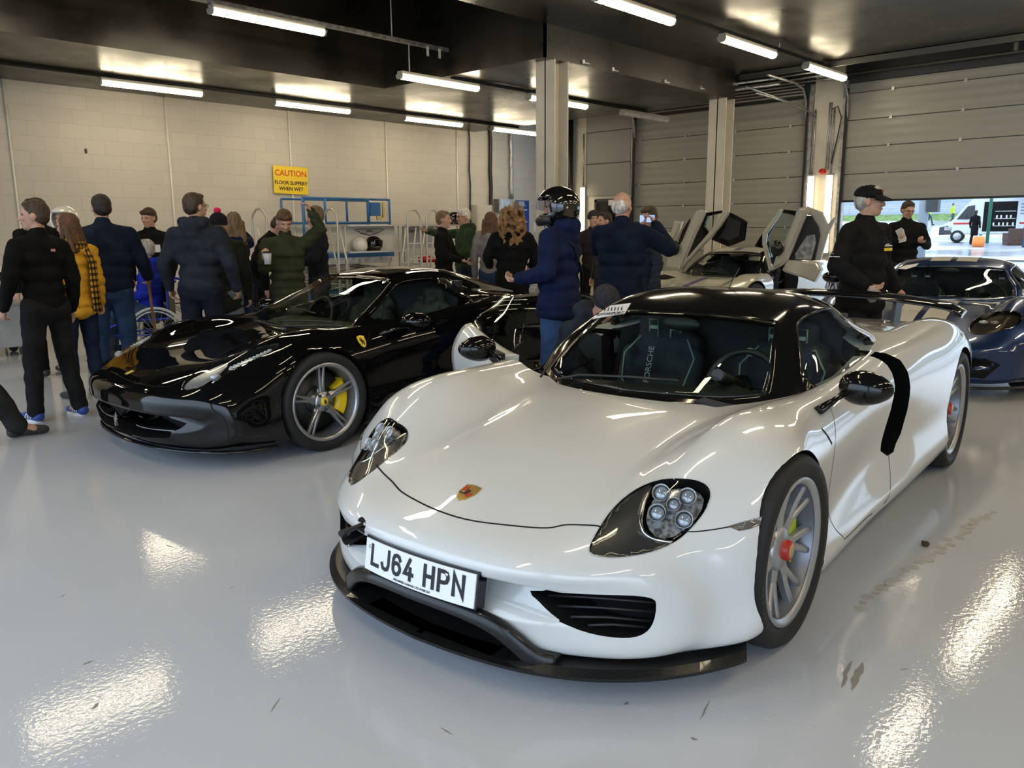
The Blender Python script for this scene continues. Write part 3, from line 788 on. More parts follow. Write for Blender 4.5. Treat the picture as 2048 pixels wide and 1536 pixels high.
def plate_text(s, cw=.050, ch=.079, sw=.0135, gap=.011, space=.033, th=.0008):
    bm = B(); total = sum(cw if c != ' ' else space-gap for c in s) + gap*(len(s)-1); x = -total/2
    for c in s:
        if c == ' ': x += space; continue
        for st in GLY[c]:
            P = [Vector((x+sw/2+a*(cw-sw), sw/2+b_*(ch-sw)-ch/2)) for a, b_ in st]
            n = len(P); Lf, Rt = [], []
            for i in range(n):
                d0 = (P[i]-P[i-1]).normalized() if i else (P[1]-P[0]).normalized(); d1 = (P[i+1]-P[i]).normalized() if i < n-1 else d0
                m = (d0+d1).normalized(); nn = Vector((-m.y, m.x)); k = sw/2/max(.35, m.dot(d0)); e = Vector((0, 0))
                if i == 0: e = -d1*sw/2
                if i == n-1: e = d0*sw/2
                Lf.append(P[i]+nn*k+e); Rt.append(P[i]-nn*k+e)
            for i in range(n-1):
                q = [Lf[i], Lf[i+1], Rt[i+1], Rt[i]]
                a = [bm.verts.new((p.x, -th, p.y)) for p in q]; c2 = [bm.verts.new((p.x, 0, p.y)) for p in q]
                bm.faces.new(a)
                for j in range(4): bm.faces.new((a[j], a[(j+1) % 4], c2[(j+1) % 4], c2[j]))
        x += cw+gap
    bmesh.ops.subdivide_edges(bm, edges=[e for e in bm.edges if abs(e.verts[0].co.x-e.verts[1].co.x) > .03], cuts=2)
    bmesh.ops.recalc_face_normals(bm, faces=bm.faces); return bm
# ================================================================ white hybrid supercar in front
M_white918 = mat('pearl_white_paint', (.61, .61, .59), .32, coat=1.0, coat_rough=.02, spec=.4)
M_recess = M_white918.copy(); M_recess.name = 'pearl_white_recess'
M_carbon = mat('carbon_fibre', (.012, .012, .012), .28, coat=.25, spec=.3)
def _carbon(m):
    N, L, P = nodes(m)
    tc = N.new('ShaderNodeTexCoord'); ck = N.new('ShaderNodeTexChecker'); ck.inputs['Scale'].default_value = 240
    ck.inputs['Color1'].default_value = (.005, .005, .005, 1); ck.inputs['Color2'].default_value = (.016, .016, .016, 1)
    L.new(tc.outputs['Object'], ck.inputs['Vector']); L.new(ck.outputs[0], P.inputs['Base Color'])
_carbon(M_carbon)
M_glass_dark = glass('tinted_car_glass', (.80, .85, .83))
M_glass_clear = glass('clear_lamp_glass', (.9, .92, .92))
P9 = Car(2.53400626, 2.06286278, 3.21814633, 'white_sports_car', 'pearl white supercar with black roof and a white number plate, nearest the camera')
R9 = [
 # k0 centre top, k1, k2 valley, k3 inner slope, k4 crest, k5 shoulder, k6 side, k7 low side, k8 sill, k9 under, k10 under centre
 [(-.893,0,.37),(-.885,.16,.37),(-.855,.32,.37),(-.80,.47,.36),(-.73,.60,.34),(-.70,.64,.32),(-.70,.64,.29),(-.76,.54,.26),(-.83,.40,.25),(-.87,.20,.25),(-.88,0,.25)],
 [(-.890,0,.415),(-.88,.2,.415),(-.845,.40,.415),(-.77,.56,.41),(-.655,.71,.40),(-.585,.79,.35),(-.56,.815,.26),(-.62,.755,.17),(-.72,.60,.14),(-.83,.32,.14),(-.86,0,.14)],
 [(-.835,0,.462),(-.82,.22,.462),(-.775,.42,.46),(-.69,.585,.46),(-.575,.735,.46),(-.48,.84,.40),(-.44,.885,.28),(-.47,.865,.17),(-.54,.74,.13),(-.62,.4,.13),(-.65,0,.13)],
 [(-.70,0,.513),(-.69,.24,.508),(-.645,.44,.503),(-.585,.59,.515),(-.49,.735,.525),(-.39,.925,.455),(-.345,.978,.30),(-.355,.972,.18),(-.4,.83,.13),(-.45,.4,.12),(-.48,0,.12)],
 [(-.50,0,.575),(-.50,.26,.565),(-.475,.45,.555),(-.44,.59,.59),(-.375,.72,.625),(-.275,.962,.555),(-.25,.990,.38),(-.25,.988,.2),(-.28,.88,.13),(-.3,.4,.12),(-.3,0,.12)],
 [(-.25,0,.638),(-.25,.27,.625),(-.24,.45,.612),(-.22,.58,.665),(-.19,.71,.72),(-.13,.955,.675),(-.12,.990,.52),(-.12,.988,.25),(-.12,.9,.13),(-.1,.4,.12),(-.1,0,.12)],
 [(.05,0,.685),(.05,.28,.675),(.05,.46,.665),(.05,.60,.735),(.05,.71,.790),(.05,.925,.735),(.05,.982,.60),(.05,.975,.33),(.05,.92,.13),(.05,.4,.12),(.05,0,.12)],
 [(.35,0,.715),(.35,.29,.71),(.35,.48,.705),(.35,.62,.745),(.35,.72,.790),(.35,.85,.762),(.35,.935,.63),(.35,.93,.35),(.35,.93,.13),(.35,.4,.12),(.35,0,.12)],
 [(.70,0,.72),(.70,.29,.72),(.70,.50,.72),(.70,.66,.745),(.70,.76,.785),(.70,.85,.765),(.70,.915,.64),(.70,.90,.36),(.70,.935,.14),(.70,.4,.12),(.70,0,.12)],
 [(1.05,0,.74),(1.05,.3,.74),(1.05,.54,.74),(1.05,.71,.775),(1.05,.80,.825),(1.05,.875,.79),(1.05,.925,.66),(1.05,.885,.38),(1.05,.935,.14),(1.05,.4,.12),(1.05,0,.12)],
 [(1.40,0,.78),(1.40,.3,.78),(1.40,.55,.79),(1.40,.72,.84),(1.40,.815,.870),(1.40,.885,.83),(1.40,.945,.68),(1.40,.91,.40),(1.40,.94,.14),(1.40,.4,.12),(1.40,0,.12)],
 [(1.75,0,.90),(1.75,.3,.92),(1.75,.48,.95),(1.75,.67,.915),(1.75,.80,.895),(1.75,.90,.855),(1.75,.965,.70),(1.75,.955,.42),(1.75,.945,.15),(1.75,.4,.12),(1.75,0,.12)],
 [(2.15,0,.90),(2.15,.3,.92),(2.15,.47,.93),(2.15,.64,.895),(2.15,.79,.905),(2.15,.91,.86),(2.15,.98,.70),(2.15,.98,.42),(2.15,.95,.16),(2.15,.4,.12),(2.15,0,.12)],
 [(2.55,0,.86),(2.55,.3,.87),(2.55,.47,.87),(2.55,.64,.88),(2.55,.78,.915),(2.55,.91,.875),(2.55,.985,.73),(2.55,.99,.45),(2.55,.95,.17),(2.55,.4,.14),(2.55,0,.14)],
 [(2.95,0,.82),(2.95,.3,.82),(2.95,.47,.83),(2.95,.64,.86),(2.95,.76,.895),(2.95,.89,.855),(2.95,.975,.72),(2.95,.98,.47),(2.95,.93,.22),(2.95,.4,.18),(2.95,0,.18)],
 [(3.30,0,.81),(3.30,.3,.81),(3.30,.47,.81),(3.29,.62,.825),(3.27,.74,.84),(3.24,.86,.79),(3.2,.94,.68),(3.2,.94,.48),(3.25,.88,.28),(3.3,.4,.22),(3.3,0,.22)],
 [(3.60,0,.79),(3.59,.3,.79),(3.58,.45,.785),(3.56,.58,.78),(3.53,.70,.76),(3.48,.79,.71),(3.45,.84,.62),(3.45,.84,.5),(3.5,.78,.35),(3.55,.4,.28),(3.55,0,.28)],
 [(3.62,0,.70),(3.61,.25,.70),(3.6,.4,.69),(3.58,.5,.68),(3.55,.6,.66),(3.52,.66,.63),(3.5,.68,.58),(3.5,.68,.52),(3.54,.6,.45),(3.57,.35,.4),(3.58,0,.4)],
]
s9 = Surf(R9, 6, 5); t9 = s9.bvh()
# ---- outlines read off the skin
def sym(pts): return [pts, mir(pts)]
HL = crom([(1175,1105),(1190,1065),(1225,1015),(1270,978),(1320,958),(1378,956),(1412,966),(1424,985),(1416,1015),(1395,1045),(1362,1078),(1320,1100),(1270,1113),(1215,1117)], 3, True)
hl = P9.trace(t9, HL)
IN = [(1056,1180),(1120,1184),(1200,1188),(1270,1190),(1308,1196),(1316,1208),(1313,1235),(1304,1256),(1288,1270),(1262,1277),(1225,1276),(1180,1268),(1135,1252),(1100,1228),(1075,1203)]
inn = P9.trace(t9, crom(IN, 2, True))
inn_shelf = P9.trace(t9, crom([(1050,1183),(1120,1181),(1200,1184),(1275,1186),(1316,1192),(1324,1208),(1318,1245),(1306,1280),(1280,1300),(1230,1306),(1170,1303),(1110,1292),(1078,1262),(1060,1220)], 2, True))
# side blade slot behind the door (height field, X and Z)
SLOT = [(640+a/1.4545, 540+b_/1.4545) for a, b_ in ((1600,236),(1645,242),(1688,262),(1710,297),(1717,350),(1708,410),(1690,475),(1668,530),(1650,541),(1630,526),(1634,495),(1650,440),(1666,380),(1672,335),(1664,300),(1650,277),(1628,261),(1598,250))]
slot = P9.trace(t9, SLOT)
cut = []
def wellx(X, R, w, y0=.55):
    b = B(); lathe(b, [(0, 0), (R, 0), (R, .6), (0, .6)], 'Y', 56, (-X, y0, R-.01)); bmesh.ops.remove_doubles(b, verts=b.verts, dist=1e-5); return b
for X, R, Rw in ((0, .3468, .360), (2.73, .364, .385)):
    for sgn in (1, -1):
        b = B(); n = 56
        A_ = [b.verts.new((-X+Rw*math.cos(2*PI*i/n), sgn*.64, R+Rw*math.sin(2*PI*i/n))) for i in range(n)]
        C_ = [b.verts.new((-X+Rw*math.cos(2*PI*i/n), sgn*1.2, R+Rw*math.sin(2*PI*i/n))) for i in range(n)]
        b.faces.new(A_); b.faces.new(C_)
        for i in range(n): b.faces.new((A_[i], A_[(i+1) % n], C_[(i+1) % n], C_[i]))
        cut.append((b, M_cavity))
for side in (1, -1):
    q = hl if side > 0 else mir(hl); cut.append((well(q, .09, (-.55, -.15*side, -.75), .05, .92), M_cavity))
    q = inn if side > 0 else mir(inn); cut.append((well(q, .16, (-1, 0, 0), .12, .93), M_cavity))
    q = slot if side > 0 else mir(slot); cut.append((well(q, .20, (-.55, -side, -.05), .06, 1.0), M_cavity))
# cabin opening
CAB = [(.50,0),(.55,.3),(.68,.52),(.82,.64),(1.1,.72),(1.5,.72),(1.72,.5),(1.78,0)]
poly = [(-x, y) for x, y in CAB] + [(-x, -y) for x, y in CAB[-2:0:-1]]
cut.append((prism(B(), poly, 'z', .24, 1.3), M_interior))
cut.append((prism(B(), [(-.64,.24),(-1.36,.24),(-1.40,.5),(-1.36,.95),(-.60,.95),(-.58,.5)], 'y', -1.2, -.5), M_interior))
# lower grille mouth between the intakes
gm = [(-.40,.235),(-.30,.20),(-.42,.145),(.42,.145),(.30,.20),(.40,.235)]
cut.append((prism(B(), [(-.43,.118),(-.37,.175),(-.31,.225),(-.2,.242),(0,.246),(.2,.242),(.31,.225),(.37,.175),(.43,.118)], 'x', .66, 1.1), M_cavity))
body9 = carve(s9, M_white918, cut, 'body_shell', P9.root)
# ---- cockpit bubble
G9 = [
 [(.375,0,.700),(.42,.25,.705),(.52,.46,.705),(.735,.690,.722),(.76,.72,.71),(.79,.75,.69),(.80,.75,.60)],
 [(.585,0,.830),(.62,.23,.828),(.69,.44,.825),(.83,.645,.840),(.885,.705,.79),(.93,.765,.73),(.93,.76,.62)],
 [(.83,0,.975),(.85,.20,.970),(.885,.40,.962),(.96,.580,.950),(1.01,.685,.86),(1.06,.80,.755),(1.06,.8,.62)],
 [(1.10,0,1.090),(1.10,.20,1.085),(1.10,.38,1.070),(1.10,.520,1.035),(1.14,.665,.925),(1.2,.805,.785),(1.2,.8,.65)],
 [(1.35,0,1.140),(1.35,.20,1.137),(1.34,.39,1.120),(1.33,.535,1.075),(1.36,.67,.955),(1.42,.80,.83),(1.42,.8,.68)],
 [(1.62,0,1.135),(1.62,.19,1.133),(1.61,.38,1.115),(1.60,.525,1.065),(1.61,.65,.965),(1.65,.765,.88),(1.65,.77,.7)],
 [(1.90,0,1.085),(1.9,.17,1.08),(1.9,.33,1.065),(1.9,.46,1.015),(1.9,.57,.945),(1.9,.68,.87),(1.9,.7,.7)],
 [(2.2,0,.98),(2.2,.14,.975),(2.2,.27,.96),(2.2,.37,.92),(2.2,.46,.87),(2.2,.56,.82),(2.2,.6,.7)]]
g9 = Surf(G9, 10, 10, caps=False, open_bottom=True); tg9 = g9.bvh()
reg = g9.region({'windshield': lambda u, k, s: .30 < u < 2.62 and k < 2.55,
                 'tail': lambda u, k, s: u > 5.05 - (.0 if k < 3.0 else .12*(k-3.0)),
                 'side': lambda u, k, s: 3.18 < k < 5.9 and (.9 + .0*(k-3.2)) < u < 4.9-.18*(k-3.2) })
link('windscreen', thicken(reg['windshield'], .004), M_glass_dark, P9.root)
link('engine_cover', thicken(reg['tail'], .02), M_white918, P9.root)
def one_side(bm, sgn):
    o = B(); mp = {}
    for f in bm.faces:
        if f.calc_center_median().y*sgn > 0:
            for v in f.verts:
                if v not in mp: mp[v] = o.verts.new(v.co)
            o.faces.new([mp[v] for v in f.verts]).smooth = True
    o.normal_update(); return o
sd = reg['side']; link('side_window', one_side(sd, 1), M_glass_dark, P9.root)
# ---- right door stands open, so that side of the bubble has no glass; roof and pillars in gloss black
link('roof_shell', thicken(reg['rest'], .03), M_blackgloss, P9.root)
# ---- headlights
M_chrome = mat('chrome', (.75, .75, .76), .12, metal=1)
M_lens = mat('lamp_lens', (.35, .38, .42), .05, metal=.3, coat=1)
def headlamp9(side):
    q = hl if side > 0 else mir(hl)
    def on(pts): 
        r = P9.trace(t9, pts); return r if side > 0 else mir(r)
    b = patch(t9, q, .0015, .02, skirt=.02); cover = link('headlamp_glass', b, M_glass_clear, P9.root)
    # dark carbon tail in front of the lamp unit
    tail = on(crom([(1175,1105),(1190,1065),(1225,1015),(1265,981),(1302,963),(1286,1000),(1280,1040),(1288,1062),(1310,1075),(1345,1080),(1350,1086),(1320,1100),(1270,1113),(1215,1117)], 2, True))
    b = patch(t9, tail, -.010, .02, skirt=.01); link('lamp_shroud', b, mat('lamp_shroud_grey', (.028, .028, .027), .35, coat=.3), P9.root)
    bz = on(crom([(1304,963),(1287,1000),(1280,1038),(1288,1060),(1310,1073),(1345,1079)], 5))
    b = B(); tube(b, [p + Vector((-.006, 0, -.012)) for p in bz], .006, 6); link('lamp_bezel', b, M_chrome, P9.root)
    inner = on([(1352,1006)])[0]; d = Vector((-.55, -.15*side, -.75)).normalized()
    base = inner + d*.05
    b = B(); u = Vector((1, 0, .1)).normalized(); 
    out = Vector((.8, .25*side, .55)).normalized()
    ax = frame(out)
    for i, (px, py) in enumerate(((1322,982),(1375,990),(1314,1022),(1368,1036),(1347,1006))):
        p = on([(px, py)])[0] + d*(.014 if i < 4 else .012)
        rot = Matrix((ax[0], ax[1], out)).transposed().to_4x4(); rot.translation = p
        b2 = B(); r = .030 if i < 4 else .024
        lathe(b2, [(r, .012), (r*.96, .018), (r*.85, .008), (r*.75, -.004), (r, -.03)], 'Z', 24); add_bm(b, b2, rot)
        b3 = B(); ellipsoid(b3, (0, 0, 0), (r*.8, r*.8, r*.4), n=16, m=8); b3.transform(rot); 
        link('projector_lens', b3, M_lens, cover)
    link('lamp_unit', b, M_galv, cover)
    ref = on(crom([(1300,985),(1290,1030),(1312,1064),(1352,1066),(1395,1030),(1410,990),(1385,968),(1335,966)], 2, True))
    b = patch(t9, ref, -.03, .02, skirt=.0); link('reflector', b, add_noise(mat('lamp_reflector', (.55, .56, .58), .25, metal=.7), 60, (.2, .21, .22), (.75, .77, .8), .4, .6), cover)
for sd_ in (1, -1): headlamp9(sd_)
# ---- front splitter and lower carbon frame
spl = [(-.925,0),(-.91,.2),(-.868,.42),(-.785,.61),(-.665,.765),(-.53,.873),(-.41,.94),(-.365,.957)]
b = B(); rows = []
for sgn in (1, -1):
    rows = []
    for i, (x, y) in enumerate(crom([(x, y, 0) for x, y in spl], 4)[:] and [(p.x, p.y) for p in crom([(x, y, 0) for x, y in spl], 4)]):
        z = .086; wl = .018 + .016*min(1, max(0, (y-.36)/.08))
        ix, iy = x+.10, y*.95
        rows.append([b.verts.new((-q[0], sgn*q[1], q[2])) for q in ((ix, iy, z+wl), (x+.022, y-.012, z+wl), (x-.002, y, z+.016), (x, y, z+.004), (x+.02, y-.01, z), (ix, iy, z))])
    for A_, C_ in zip(rows, rows[1:]):
        for k in range(6): b.faces.new((A_[k], A_[(k+1) % 6], C_[(k+1) % 6], C_[k]))
    b.faces.new(rows[-1])
bmesh.ops.remove_doubles(b, verts=b.verts, dist=1e-4); bmesh.ops.recalc_face_normals(b, faces=b.faces)
for f in b.faces: f.smooth = False
link('front_splitter', b, M_carbon, P9.root)
b = B(); prism(b, [(.86,-.40),(.88,0),(.86,.40),(.70,.62),(.45,.62),(.45,-.62),(.70,-.62)], 'z', .094, .104); link('undertray', b, M_cavity, P9.root)
arch = [(-.800,.505,.110,.045),(-.842,.445,.125,.05),(-.868,.385,.172,.05),(-.888,.32,.212,.046),(-.905,.22,.235,.040),(-.915,.0,.240,.038)]
full = arch + [(x, -y, z, w) for x, y, z, w in arch[-2::-1]]
b = B(); rows = []
pp = crom([(x, y, z) for x, y, z, w in full], 6); ww = crom([(w, 0, 0) for *_, w in full], 6)
for i, p in enumerate(pp):
    t = pp[min(i+1, len(pp)-1)]-pp[max(i-1, 0)]; t.x = 0; t.normalize(); nn = Vector((0, -t.z, t.y)) * (1 if t.y < 0 else 1); w = ww[i].x
    if nn.z < 0: nn = -nn
    rows.append([b.verts.new(FX(q)) for q in (p+Vector((.03, 0, 0))+nn*w*.75, p+Vector((.004, 0, 0))+nn*w*.6, p+nn*w*.15, p-Vector((.006, 0, 0))-nn*w*.2, p-nn*w*.4, p+Vector((.06, 0, 0))-nn*w*.45)])
for A_, C_ in zip(rows, rows[1:]):
    for k in range(6): b.faces.new((A_[k], A_[(k+1) % 6], C_[(k+1) % 6], C_[k])).smooth = k != 5
b.faces.new(rows[0][::-1]); b.faces.new(rows[-1]); bmesh.ops.recalc_face_normals(b, faces=b.faces)
link('grille_frame', b, M_carbon, P9.root)
b = B()
for i in range(4):
    z = .155+.022*i; tube(b, [(.80, y, z) for y in (-.33, 0, .33)], .003, 5)
link('grille_mesh', b, M_satinblack, P9.root)
# slats in the corner intakes
for side in (1, -1):
    b = B()
    for px in ([(1085,1197),(1180,1202),(1305,1212)], [(1105,1219),(1190,1222),(1306,1231)], [(1130,1241),(1200,1241),(1298,1250)], [(1165,1258),(1215,1256),(1285,1262)]):
        q = [p + Vector((-.03, 0, 0)) for p in P9.trace(t9, px)]
        if side < 0: q = mir(q)
        tube(b, q, .005, 6)
    link('intake_slats', b, M_satinblack, P9.root)
# ---- number plate
M_plate = mat('white_plate', (.80, .81, .84), .35); M_platetext = mat('plate_black', (.01, .01, .012), .5)
M_plate_holder = M_blackgloss
def bend(b, R=1.35):
    for v in b.verts: v.co.y += v.co.x**2/(2*R)
    return b
def to_front(x, z, tilt=0):      # local -Y looks forward
    T = Matrix.Translation((x, 0, z)) @ Matrix.Rotation(PI/2, 4, 'Z') @ Matrix.Rotation(tilt, 4, 'X'); return T
b = B()
def grid_slab(b, w, h, th, nx=14):
    cols = []
    for i in range(nx+1):
        x = -w/2+w*i/nx; cols.append([b.verts.new((x, y, z)) for y, z in ((-th/2, -h/2), (-th/2, h/2), (th/2, h/2), (th/2, -h/2))])
    for A_, C_ in zip(cols, cols[1:]):
        for k in range(4): b.faces.new((A_[k], A_[(k+1) % 4], C_[(k+1) % 4], C_[k]))
    b.faces.new(cols[0][::-1]); b.faces.new(cols[-1]); bmesh.ops.recalc_face_normals(b, faces=b.faces); return b
TP = to_front(.918, .331, math.radians(-9))
b = bend(grid_slab(B(), .522, .113, .006)); b.transform(TP); plate = link('number_plate', b, M_plate, P9.root)
b = bend(grid_slab(B(), .536, .125, .04)); b.transform(TP @ Matrix.Translation((0, .022, .002))); link('plate_holder', b, M_plate_holder, P9.root)
b = bend(plate_text('LJ64 HPN')); b.transform(TP @ Matrix.Translation((0, -.004, .005))); link('plate_lettering', b, M_platetext, plate)
b = bend(text_bm('MILLBANKS GARAGE LTD 01908 567', .011, .0005)); b.transform(TP @ Matrix.Translation((0, -.004, -.047))); link('dealer_lettering', b, M_platetext, plate)
b = B()
for x in (-.235, .15): lathe(b, [(0, -.005), (.006, -.005), (.007, 0)], 'Y', 12, (x, 0, .03))
bend(b); b.transform(TP); link('plate_screw', b, M_chrome, plate)
# ---- badge, towing eye, seams
M_gold = mat('gold_enamel', (.65, .42, .12), .25, metal=.8); M_redenamel = mat('red_enamel', (.45, .03, .02), .3)
bp = P9.trace(t9, [(940, 988)])[0]; bp.y = 0
T = place_on(t9, bp, Vector((-1, 0, .3)))
b = B(); sh = [(-.034,.042),(0,.048),(.034,.042),(.036,.0),(.02,-.035),(0,-.05),(-.02,-.035),(-.036,.0)]
prism(b, sh, 'y', -.004, .002); b.transform(T); bd = link('shield_badge', b, M_gold, P9.root)
b = B()
for x0, x1, z0, z1 in ((-.030,-.006,.006,.03), (.006,.030,-.024,.0)):
    for i in range(2): box(b, x0+i*.013, x0+i*.013+.007, -.0055, -.004, z0, z1)
b.transform(T); link('badge_red_bars', b, M_redenamel, bd)
b = B(); box(b, -.008, .008, -.006, -.004, -.012, .014); box(b, -.03, -.008, -.0055, -.004, -.012, -.006); b.transform(T); link('badge_black_marks', b, M_ink, bd)
b = B(); te = P9.trace(t9, [(724, 1050)])[0]
tube(b, [te-Vector((.05, 0, 0)), te+Vector((.06, 0, .0)), te+Vector((.10, 0, -.004))], [.009, .009, .013], 10); link('towing_eye', b, M_satinblack, P9.root)
b = B(); q = P9.trace(t9, crom([(716,1040),(724,1034),(731,1042),(730,1066),(722,1075),(715,1062)], 2, True)); b = patch(t9, q, .001, .01, skirt=.0); link('towing_socket', b, M_cavity, P9.root)
b = B()
hood = P9.trace(t9, [(752,930),(768,948),(784,963),(805,985),(850,1010),(900,1030),(960,1044),(1040,1053),(1095,1056),(1130,1050),(1160,1050),(1195,1052),(1205,1058)])
seam(b, t9, hood, .007)
q = P9.trace(t9, [(1362,1063),(1395,1063),(1440,1057),(1480,1049),(1520,1038)]); seam(b, t9, q); seam(b, t9, mir(q))
q = P9.trace(t9, [(1632,880),(1650,905),(1662,940),(1668,1000)]); 
dr = [FX(p) for p in ((.62,.86,.76),(.52,.93,.62),(.50,.95,.45),(.53,.94,.28),(.60,.94,.20))]; seam(b, t9, dr)
dr = [FX(p) for p in ((.60,.94,.20),(.9,.92,.19),(1.25,.93,.19),(1.38,.93,.30),(1.42,.93,.42))]; seam(b, t9, dr)
dr = [FX(p) for p in ((3.0,.95,.75),(2.75,.80,.93),(2.4,.62,.90),(1.95,.60,.91))]; seam(b, t9, dr)
dr = [FX(p) for p in ((3.12,.97,.48),(3.2,.96,.48),(3.35,.90,.5))]; seam(b, t9, dr)
dr = [FX(p) for p in ((.40,.90,.70),(.47,.93,.63))]; seam(b, t9, dr, .012)
link('panel_gap', b, M_cavity, P9.root)
# side marker lamps
q = P9.trace(t9, [(1455,1053),(1478,1046),(1524,1033),(1520,1050),(1500,1058),(1478,1062)])
for side in (1, -1):
    b = patch(t9, q if side > 0 else mir(q), .002, .02); link('side_marker', b, mat('smoked_lamp', (.12, .11, .10), .15, coat=1), P9.root)
# ---- mirrors
def mirror9(side, parent, T=Matrix()):
    p0, p1 = Vector((-.47, side*.865, .755)), Vector((-.63, side*.935, .825))
    b = B(); tube(b, [p0, (p0+p1)/2+Vector((0, 0, .0)), p1], [.026, .016, .018], 10, flat=.6); b.transform(T); link('mirror_arm', b, M_blackgloss, parent)
    b = B(); b2 = B(); bmesh.ops.create_uvsphere(b2, u_segments=28, v_segments=18, radius=1)
    for v in b2.verts:
        c = v.co; c.z *= (1-.18*(c.y*side)); 
        if c.x < -.35: c.x = -.35-(c.x+.35)*.15
        v.co = Vector((c.x*.072, c.y*.106, c.z*.070)) + Vector((-.665, side*.985, .828))
    for f in b2.faces: f.smooth = True
    b2.transform(T); link('mirror_housing', b2, M_blackgloss, parent)
mirror9(1, P9.root)
# ---- passenger door, swung open on its front hinge
DH = Matrix.Translation((-.60, -.90, 0)) @ Matrix.Rotation(math.radians(56), 4, 'Z') @ Matrix.Translation((.60, .90, 0))
rd = s9.region({'door': lambda u, k, s: s < 0 and 7.8 < u < 10.1 and 3.9 < k < 7.7})['door']
thicken(rd, .05); rd.transform(DH); door9 = link('open_door', rd, M_white918, P9.root)
b = one_side(sd, -1); sd.free(); thicken(b, .005); b.transform(DH); link('door_window', b, M_glass_dark, door9)
mirror9(-1, door9, DH)
b = B(); box(b, -1.35, -.62, -.88, -.84, .25, .80); b.transform(DH); link('door_trim', b, M_interior, door9)
# ---- wipers, cowl, screen sticker
b = B(); tube(b, [FX(p) for p in ((.47,-.42,.735),(.52,-.30,.765),(.50,-.02,.79),(.55,.22,.79))], .006, 6)
tube(b, [FX(p) for p in ((.50,-.52,.735),(.66,-.56,.80))], .007, 6); link('wiper', b, M_satinblack, P9.root)
q = P9.trace(tg9, [(1222,612),(1262,607),(1250,628),(1185,639),(1196,628)])
b = patch(tg9, q, .003, .02, skirt=.001); stk = link('screen_sticker', b, mat('sticker_white', (.7, .7, .7), .5), P9.root)
T = place_on(tg9, P9.trace(tg9, [(1218, 629)])[0], Vector((-.7, 0, .7)))
b = text_bm('MOTORSPORT', .036, .0006, font_w=.8); b.transform(T @ Matrix.Translation((0, -.005, 0)) @ Matrix.Rotation(math.radians(-2), 4, 'Y')); link('sticker_lettering', b, M_ink, stk)
b = text_bm('\\\\\\\\\\\\', .05, .0006, font_w=1.6); b.transform(T @ Matrix.Translation((.0, -.005, .045))); link('sticker_stripes', b, M_ink, stk)
q = [tg9.find_nearest(FX(p))[0] for p in ((1.84,.58,.95),(1.95,.58,.91),(2.06,.55,.88),(2.04,.52,.90),(1.92,.54,.94),(1.84,.55,.975))]
b = patch(tg9, q, .004, .02, skirt=0); link('flank_vent', b, M_chrome, P9.root)
# ---- roof antenna, rear wing
b = B(); tube(b, [FX(p) for p in ((1.42,.05,1.14),(1.47,.05,1.19),(1.55,.05,1.245))], .003, 5); link('aerial', b, M_satinblack, P9.root)
b = B(); rows = []
for i in range(21):
    y = -.86+1.72*i/20; t = abs(y)/.86; z = .975 - .075*t**2.2 - (.03*max(0, t-.9)/.1); ch = .30-.10*t**3; x0 = 3.30
    R = []
    for a, hh in ((0, 0), (.2, .018), (.6, .022), (1, .004), (1, -.004), (.6, -.004), (.2, -.01)):
        R.append(b.verts.new((-(x0+ch*(a-.3)), y, z+hh+a*.03)))
    rows.append(R)
for A_, C_ in zip(rows, rows[1:]):
    for k in range(7): b.faces.new((A_[k], A_[(k+1) % 7], C_[(k+1) % 7], C_[k])).smooth = True
b.faces.new(rows[0][::-1]); b.faces.new(rows[-1]); bmesh.ops.recalc_face_normals(b, faces=b.faces)
link('rear_wing', b, M_blackgloss, P9.root)
for y in (-.45, .45):
    b = B(); prism(b, [(-3.2,.80),(-3.38,.80),(-3.42,.965),(-3.25,.965)], 'y', y-.012, y+.012); link('wing_strut', b, M_satinblack, P9.root)
# ---- wheels
M_rim9 = mat('silver_rim', (.42, .43, .45), .34, metal=.7); M_green = mat('acid_green_caliper', (.45, .60, .02), .35); M_redcap = mat('red_hub', (.50, .03, .02), .35)
for sgn in (1, -1):
    wheel(P9, 0, sgn*.852, .3468, .262, .25, 'twin', sgn, M_rim9, M_green, M_redcap, spin=.3)
    wheel(P9, 2.73, sgn*.82, .364, .275, .32, 'twin', sgn, M_rim9, M_green, M_redcap, spin=.1)
